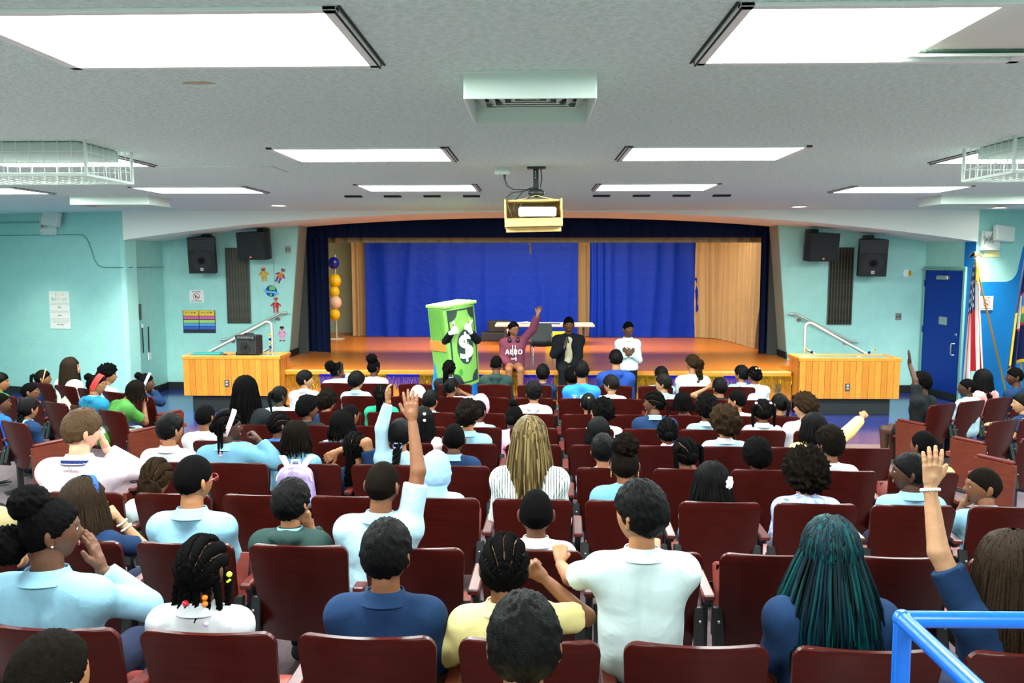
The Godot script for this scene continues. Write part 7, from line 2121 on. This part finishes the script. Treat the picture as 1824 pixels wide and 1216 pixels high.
	seated(["person in navy tee, arms folded overhead, sixth row from stage, fourth from poster wall", Vector3(-1.370, 0.301, -5.993), 1.100, -3, 2, "coilpony", 0, "tee", rgb(22, 42, 72), {"yaw": -1.9, "head": 0.955, "reachR": Vector3(-1.479, 0.983, -5.959), "poleR": Vector3(0.500, 1.000, -0.100), "aimR": Vector3(-0.800, -0.500, 0.000), "gripR": "relaxed"}])
	seated(["person in pale blue long sleeves, arm raised, sixth row from stage, fourth from poster wall", Vector3(-1.016, 0.495, -5.960), 0.971, -3, 2, "braid", 0, "long", rgb(150, 175, 187), {"yaw": -1.9, "head": 1.082, "reachL": Vector3(-1.101, 1.351, -5.983), "poleL": Vector3(-0.600, -0.300, 0.600), "aimL": Vector3(-0.250, 1.000, -0.350), "palmL": Vector3(1.000, 0.000, -0.500), "gripL": "relaxed", "extra": [["scrunchie", rgb(120, 140, 186), Vector3(0, -0.062, 0.08), 60.0]]}])
	seated(["person in navy sweater with blue collar, sixth row from stage, fifth from poster wall", Vector3(-0.604, 0.500, -5.895), 0.938, 2, 4, "buzz", 0, "sweater", rgb(22, 42, 72), {"yaw": -1.9, "head": 1.120, "collar": rgb(121, 157, 176), "wide": 1.08}])
	seated(["person in light blue shirt, sixth row from stage, seventh from poster wall", Vector3(0.493, 0.432, -5.858), 0.930, 2, 2, "short", 0, "tee", rgb(121, 157, 176), {"yaw": -1.9, "head": 1.129}])
	seated(["person in blue and white top, sixth row from stage, eighth from poster wall", Vector3(1.091, 0.416, -5.838), 0.930, 22, 3, "pigtails", 0, "long", rgb(36, 88, 190), {"yaw": -1.9, "head": 1.129}])
	seated(["person in white hooded top, sixth row from stage, ninth from poster wall", Vector3(1.607, 0.403, -5.821), 0.930, 2, 5, "afro", 0, "tee", rgb(186, 183, 186), {"yaw": -1.9, "head": 1.129}])
	seated(["person in white tee, sixth row from stage, tenth from poster wall", Vector3(2.121, 0.493, -5.804), 0.930, 17, 3, "topfro", 1, "tee", rgb(186, 183, 186), {"yaw": -1.9, "head": 1.129}])
	seated(["person in tan long sleeves, sixth row from stage, eleventh from poster wall", Vector3(2.808, 0.488, -5.781), 0.930, 22, 4, "buzz", 0, "long", rgb(214, 176, 112), {"lean": 8.0, "yaw": -1.9, "head": 1.129}])
	seated(["person in pink dress shirt and lanyard, seventh row from stage, first from poster wall", Vector3(-2.869, 0.575, -4.949), 1.200, -33, 0, "comb", 3, "long", rgb(206, 184, 194), {"yaw": -1.9, "head": 1.000, "near": true, "face": true, "reachR": Vector3(-2.798, 1.178, -5.138), "poleR": Vector3(1.000, -0.900, -0.300), "aimR": Vector3(-0.300, 1.000, 0.100), "palmR": Vector3(-0.600, 0.000, 0.600), "gripR": "relaxed", "wide": 1.22, "collar": rgb(206, 184, 194), "extra": [["lanyard", rgb(30, 44, 92)], ["lettering", "NEW YORK", 0.016, rgb(230, 230, 224), true, 0.048, 0.083]], "nod": -14}])
	seated(["person in pale grey tee, seventh row from stage, second from poster wall", Vector3(-2.378, 0.464, -4.910), 0.930, 2, 3, "locbun", 2, "tee", rgb(176, 186, 184), {"yaw": -1.9, "head": 1.129, "near": true}])
	seated(["person in light blue headscarf, seventh row from stage, fifth from poster wall", Vector3(-0.624, 0.526, -4.853), 0.930, -6, 2, "none", 0, "long", rgb(150, 175, 187), {"lean": 8.0, "yaw": -1.9, "head": 1.129, "near": true, "extra": [["hijab", rgb(140, 172, 200)]]}])
	seated(["person in black and white striped blouse, seventh row from stage, sixth from poster wall", Vector3(-0.036, 0.586, -4.856), 1.170, -16, 0, "blonde", 4, "long", rgb(214, 216, 214), {"yaw": -1.9, "head": 0.980, "near": true, "wide": 1.08, "tones": [Color(0.055, 0.034, 0.013), Color(0.11, 0.072, 0.026), Color(0.20, 0.14, 0.058), Color(0.035, 0.022, 0.009)], "length": 0.33, "shirt_mat": mats["stripes"], "extra": [["glasses", rgb(120, 110, 100)]]}])
	seated(["person in denim jacket and hoop earrings, seventh row from stage, seventh from poster wall", Vector3(0.538, 0.577, -4.818), 0.952, 2, 3, "puff", 1, "jacket", rgb(98, 142, 164), {"yaw": -1.9, "head": 1.103, "near": true, "extra": [["hoop"]]}])
	seated(["person in pale blue top and white flower, seventh row from stage, eighth from poster wall", Vector3(1.059, 0.490, -4.799), 0.930, 32, 2, "long", 0, "tee", rgb(121, 157, 176), {"yaw": -1.9, "head": 1.129, "near": true, "extra": [["flower", rgb(240, 240, 236), Vector3(0.035, 0.02, 0.105), 20.0]]}])
	seated(["person in white and blue tie-dye hoodie, seventh row from stage, ninth from poster wall", Vector3(1.613, 0.541, -4.781), 0.930, -3, 2, "curls", 1, "hoodie", rgb(186, 183, 186), {"yaw": -1.9, "head": 1.129, "near": true, "shirt_mat": mats["tie dye"]}])
	seated(["person in light blue polo, seventh row from stage, tenth from poster wall", Vector3(2.216, 0.571, -4.761), 0.930, 64, 5, "pony", 0, "polo", rgb(121, 157, 176), {"yaw": -1.9, "head": 1.129, "near": true, "face": true, "collar": rgb(121, 157, 176), "wide": 1.12}])
	seated(["person in light blue polo, fist at chin, seventh row from stage, eleventh from poster wall", Vector3(2.675, 0.480, -4.746), 0.930, 78, 3, "buzz", 1, "polo", rgb(121, 157, 176), {"lean": 8.0, "yaw": -1.9, "head": 1.129, "near": true, "face": true, "reachL": Vector3(2.616, 0.889, -4.960), "poleL": Vector3(-0.200, -1.000, -0.600), "palmL": Vector3(1.000, 0.000, 0.000), "gripL": "fist", "collar": rgb(150, 175, 187)}])
	seated(["person in navy top and blue headband, eighth row from stage, second from poster wall", Vector3(-2.245, 0.619, -3.866), 0.930, -38, 1, "long", 2, "tee", rgb(22, 42, 72), {"yaw": -1.9, "head": 1.129, "near": true, "face": true, "reachR": Vector3(-2.134, 1.078, -4.008), "poleR": Vector3(0.800, -1.200, -0.400), "palmR": Vector3(-1.000, 0.000, 0.000), "gripR": "fist", "extra": [["headband", rgb(40, 76, 160), 0.022, 75.0], ["bracelet", rgb(190, 220, 190), "R", 0.02], ["bracelet", rgb(226, 226, 220), "R", 0.055]]}])
	seated(["person in light blue polo and red glasses, eighth row from stage, third from poster wall", Vector3(-1.689, 0.646, -3.860), 1.072, -23, 2, "fade", 0, "polo", rgb(121, 157, 176), {"yaw": -1.9, "head": 0.980, "near": true, "collar": rgb(121, 157, 176), "wide": 1.08, "extra": [["glasses", rgb(150, 40, 44)]]}])
	seated(["person in dark green hoodie, eighth row from stage, fourth from poster wall", Vector3(-1.195, 0.633, -3.832), 0.930, -13, 2, "short", 0, "hoodie", rgb(34, 52, 48), {"yaw": -1.9, "head": 1.129, "near": true, "reachR": Vector3(-1.135, 1.057, -3.974), "poleR": Vector3(0.300, -1.000, -0.600), "gripR": "fist", "collar": rgb(121, 157, 176)}])
	seated(["person in pale blue polo, hand raised high, eighth row from stage, fifth from poster wall", Vector3(-0.775, 0.648, -3.829), 1.065, -13, 3, "buzz", 1, "polo", rgb(150, 175, 187), {"tilt": -3.0, "yaw": -1.9, "head": 0.986, "near": true, "reachR": Vector3(-0.609, 1.606, -3.954), "poleR": Vector3(0.800, -0.200, 0.400), "aimR": Vector3(-0.100, 1.000, -0.150), "palmR": Vector3(0.000, 0.000, -1.000), "gripR": "open", "collar": rgb(121, 157, 176)}])
	seated(["person in white polo, eighth row from stage, sixth from poster wall", Vector3(0.003, 0.611, -3.794), 0.930, 2, 4, "buzz", 0, "polo", rgb(186, 183, 186), {"yaw": -1.9, "head": 1.129, "near": true, "collar": rgb(186, 183, 186)}])
	seated(["person in light blue long sleeves, hair puffs, ninth row from stage, third from poster wall", Vector3(-1.779, 0.720, -2.825), 1.107, -50, 4, "puffs", 0, "long", rgb(121, 157, 176), {"yaw": -1.9, "head": 0.949, "near": true, "face": true, "reachR": Vector3(-1.660, 1.222, -2.972), "poleR": Vector3(0.900, -1.000, -0.200), "aimR": Vector3(-0.300, 1.000, 0.000), "palmR": Vector3(-1.000, 0.000, 0.200), "gripR": "open", "collar": rgb(121, 157, 176), "wide": 1.16, "extra": [["stud"]]}])
	seated(["person in white polo and bright hair beads, ninth row from stage, fourth from poster wall", Vector3(-1.205, 0.712, -2.792), 0.930, -6, 4, "plaits", 0, "long", rgb(186, 183, 186), {"yaw": -1.9, "head": 1.129, "near": true, "collar": rgb(186, 183, 186), "extra": [["bead", [[Vector3(-0.083, -0.062, 0.03), rgb(236, 120, 30)], [Vector3(-0.083, -0.083, 0.03), rgb(236, 120, 30)], [Vector3(-0.012, -0.088, 0.088), rgb(206, 30, 44)], [Vector3(0.048, -0.072, 0.07), rgb(236, 120, 30)], [Vector3(0.049, -0.093, 0.072), rgb(236, 120, 30)], [Vector3(-0.085, 0.0, -0.01), rgb(220, 50, 60)], [Vector3(-0.087, -0.022, -0.01), rgb(220, 50, 60)], [Vector3(0.100, -0.015, 0.0), rgb(214, 226, 60)], [Vector3(0.098, -0.036, 0.002), rgb(214, 226, 60)], [Vector3(0.092, -0.185, 0.02), rgb(90, 200, 90)], [Vector3(-0.086, -0.155, 0.04), rgb(206, 180, 214)], [Vector3(0.055, -0.158, 0.08), rgb(206, 180, 214)]]]]}])
	seated(["person in navy polo, ninth row from stage, fifth from poster wall", Vector3(-0.531, 0.724, -2.778), 1.010, -6, 3, "short", 0, "polo", rgb(22, 42, 72), {"yaw": -1.9, "head": 1.039, "near": true, "reachL": Vector3(-0.706, 0.657, -2.902), "poleL": Vector3(-1.000, -0.200, 0.300), "reachR": Vector3(-0.386, 0.662, -2.902), "poleR": Vector3(1.000, -0.200, 0.300), "collar": rgb(22, 42, 72), "wide": 1.15}])
	seated(["person in yellow polo, fists raised, ninth row from stage, sixth from poster wall", Vector3(-0.109, 0.725, -2.759), 0.956, 2, 3, "cornrow", 0, "polo", rgb(208, 190, 128), {"yaw": -1.9, "head": 1.099, "near": true, "reachL": Vector3(-0.218, 0.848, -2.932), "poleL": Vector3(-1.000, -0.400, 0.200), "reachR": Vector3(0.045, 1.226, -2.902), "poleR": Vector3(1.000, -0.800, 0.000), "palmR": Vector3(0.000, 0.000, -1.000), "gripR": "fist", "collar": rgb(208, 190, 128), "wide": 1.08}])
	seated(["person in navy tee and long blue-green hair, ninth row from stage, eighth from poster wall", Vector3(1.020, 0.727, -2.732), 1.067, 2, 2, "teal", 0, "tee", rgb(22, 42, 72), {"yaw": -1.9, "head": 0.984, "near": true, "wide": 1.15, "tones": [Color(0.003, 0.007, 0.008), Color(0.0, 0.028, 0.034), Color(0.003, 0.010, 0.012), Color(0.0, 0.050, 0.050), Color(0.002, 0.018, 0.030), Color(0.003, 0.006, 0.007)], "length": 0.42, "spread": 4.0, "extra": [["bracelet", rgb(70, 60, 56), "L", 0.05]]}])
	seated(["person in navy tee and bracelet, hand raised, ninth row from stage, ninth from poster wall", Vector3(1.617, 0.729, -2.707), 1.005, 12, 1, "longer", 2, "tee", rgb(22, 42, 72), {"yaw": -1.9, "head": 1.044, "near": true, "reachL": Vector3(1.393, 1.597, -2.851), "poleL": Vector3(-1.000, -0.500, 0.200), "aimL": Vector3(0.080, 1.000, -0.100), "palmL": Vector3(0.000, 0.000, -1.000), "gripL": "open", "wide": 1.05, "extra": [["bracelet", rgb(214, 232, 226), "L", 0.0]]}])
	seated(["person in yellow tee, tenth row from stage, sixth from poster wall", Vector3(-0.032, 0.868, -1.720), 1.000, 2, 3, "short", 0, "tee", rgb(208, 190, 128), {"lean": 16.0, "yaw": -1.9, "head": 1.050, "near": true}])
	seated(["person in dark shirt, tenth row from stage, fourth from poster wall", Vector3(-1.189, 0.797, -1.750), 0.939, -13, 2, "balding", 1, "tee", rgb(30, 44, 46), {"lean": 10.0, "yaw": -1.9, "head": 1.118, "near": true}])
	seated(["adult person in white fleece jacket seated against the poster wall", Vector3(-6.320, 0.239, -10.750), 1.150, -40, 0, "longer", 2, "jacket", rgb(196, 190, 178), {"yaw": -28.0, "head": 1.000, "face": true}])
	seated(["person in navy hoodie and gold headband beside the white fleece jacket", Vector3(-6.866, 0.193, -11.000), 0.930, -32, 2, "pony", 0, "hoodie", rgb(22, 42, 72), {"yaw": -28.0, "head": 1.129, "face": true, "extra": [["headband", rgb(206, 170, 100), 0.012, 75.0]]}])
	seated(["person in green top cut by the frame edge under the poster wall", Vector3(-6.933, 0.257, -10.200), 0.930, -42, 2, "short", 0, "tee", rgb(60, 110, 48), {"yaw": -28.0, "head": 1.129, "face": true}])
	seated(["person in dark top, glasses and green lanyard by the poster wall", Vector3(-6.260, 0.208, -9.750), 0.930, -34, 3, "buzz", 0, "tee", rgb(22, 24, 26), {"yaw": -28.0, "head": 1.129, "face": true, "extra": [["glasses", rgb(30, 40, 40)], ["lanyard", rgb(40, 170, 90)]]}])
	seated(["person in navy sweater with a long braid at the poster-wall aisle", Vector3(-5.265, 0.295, -8.150), 0.930, 8, 2, "braid", 0, "sweater", rgb(22, 42, 72), {"yaw": -28.0, "head": 1.129, "collar": rgb(121, 157, 176)}])
	seated(["person in bright blue shirt cut by the frame edge", Vector3(-5.931, 0.254, -8.700), 0.930, -32, 4, "buzz", 0, "tee", rgb(36, 88, 190), {"yaw": -28.0, "head": 1.129, "face": true}])
	seated(["person in teal hoodie, red bandana and glasses", Vector3(-5.162, 0.310, -9.270), 1.027, -52, 2, "bun", 0, "hoodie", rgb(30, 104, 134), {"yaw": -28.0, "head": 1.022, "face": true, "collar": rgb(150, 175, 187), "extra": [["headband", rgb(206, 52, 50), 0.06, 62.0], ["glasses", rgb(60, 50, 44)], ["hoop"], ["scrunchie", rgb(236, 236, 236), Vector3(0, 0.078, 0.075), -40.0]]}])
	seated(["person in pale blue shirt seated beyond the red bandana", Vector3(-5.598, 0.235, -10.350), 1.080, -34, 2, "curly", 0, "polo", rgb(150, 175, 187), {"yaw": -28.0, "head": 0.972, "face": true, "collar": rgb(121, 157, 176)}])
	seated(["person in green tee bent forward on the aisle chair, grey trousers", Vector3(-4.960, 0.298, -9.060), 1.120, -18, 3, "locs", 1, "tee", rgb(60, 110, 48), {"lean": 36.0, "yaw": -42.0, "head": 0.938, "face": true, "reachR": Vector3(-4.639, 0.698, -9.398), "poleR": Vector3(0.600, -1.000, 0.000), "gripR": "fist", "pants": rgb(160, 172, 170)}])
	seated(["person in navy dress and spotted headband, hand at chin", Vector3(-5.061, 0.276, -10.080), 0.930, -32, 4, "bun", 0, "sweater", rgb(22, 42, 72), {"lean": 10.0, "yaw": -38.0, "head": 1.129, "face": true, "reachR": Vector3(-4.920, 0.749, -10.208), "poleR": Vector3(0.600, -1.000, 0.000), "gripR": "fist", "extra": [["headband", rgb(180, 190, 206), 0.03, 66.0]], "shorts": true, "pants": rgb(22, 42, 72)}])
	seated(["person in black trousers sitting at the poster-wall frame edge", Vector3(-4.564, 0.157, -6.350), 1.150, 20, 2, "short", 0, "long", rgb(22, 24, 26), {"yaw": -40.0, "head": 0.913, "pants": rgb(22, 24, 26)}])
	seated(["person in khaki shirt whose shoulder shows at the frame edge", Vector3(-3.131, 0.504, -4.350), 1.100, -10, 1, "short", 3, "tee", rgb(150, 134, 96), {"yaw": -10.0, "head": 0.955, "near": true, "wide": 1.15}])
	seated(["person in black tee raising a hand beside the blue door", Vector3(4.620, 0.255, -9.750), 1.100, 34, 5, "afro", 0, "tee", rgb(22, 24, 26), {"yaw": 38.0, "head": 0.955, "face": true, "reachL": Vector3(4.491, 1.171, -9.851), "poleL": Vector3(-0.300, -0.200, 1.000), "aimL": Vector3(-0.100, 1.000, 0.000), "palmL": Vector3(-0.300, 0.000, -1.000), "gripL": "open", "shorts": true, "pants": rgb(22, 24, 26)}])
	seated(["person in light blue hoodie seated before the striped flag", Vector3(5.253, 0.282, -9.930), 0.930, 42, 5, "buzz", 0, "hoodie", rgb(150, 175, 187), {"yaw": 28.0, "head": 1.129, "face": true}])
	seated(["person in dusty pink hoodie seated by the flags", Vector3(5.584, 0.310, -10.200), 0.989, -13, 1, "longer", 0, "hoodie", rgb(208, 136, 132), {"yaw": 28.0, "head": 1.062}])
	seated(["person in navy tee seated before the gold fringed flag", Vector3(6.267, 0.232, -10.700), 1.050, 44, 5, "fade", 0, "tee", rgb(22, 42, 72), {"yaw": 28.0, "head": 1.000, "face": true}])
	seated(["person in navy tee with bare forearm at the flag-wall frame edge", Vector3(5.375, 0.254, -9.000), 0.930, 40, 1, "pony", 0, "tee", rgb(22, 42, 72), {"yaw": 28.0, "head": 1.129, "face": true, "reachL": Vector3(5.038, 0.585, -8.920), "gripL": "relaxed"}])
	seated(["person in blue jeans whose knee shows at the frame edge", Vector3(4.767, 0.227, -7.600), 0.930, 2, 3, "short", 0, "tee", rgb(176, 186, 184), {"yaw": 38.0, "head": 1.129, "face": true, "reachL": Vector3(4.497, 0.353, -7.968), "pants": rgb(44, 66, 98), "knees": 0.06}])
	pass

func _ready() -> void:
	camera_and_light()
	build_room()
	build_lights()
	build_chairs()
	build_stage()
	build_consoles()
	build_front_wall()
	build_sides()
	build_ceiling_things()
	pattern_cloths()
	fill_seats()
	stage_people()
	backpack(W(-1.70, 0.84, 5.60), 0.0)
	build_near_things()

func pattern_cloths() -> void:
	var im := Image.create(256, 256, false, Image.FORMAT_RGBA8)
	for y in 256:
		for x in 256: im.set_pixel(x, y, Color(0.13, 0.14, 0.17) if (x % 16) < 5 else Color(0.86, 0.87, 0.86))
	var m := StandardMaterial3D.new()
	m.albedo_texture = ImageTexture.create_from_image(im)
	m.uv1_triplanar = true; m.uv1_scale = Vector3(4.5, 4.5, 4.5); m.roughness = 0.85
	mats["stripes"] = m
	fancy("tie dye", Color.WHITE, 0.9, tone_tex("tiedye", rgb(40, 62, 140), rgb(250, 250, 250), 0.02, 0, 3), noise_tex("cloth_n", 0.012, 0, 3, 256, 6.0), 0.5, Vector3(3, 3, 3))
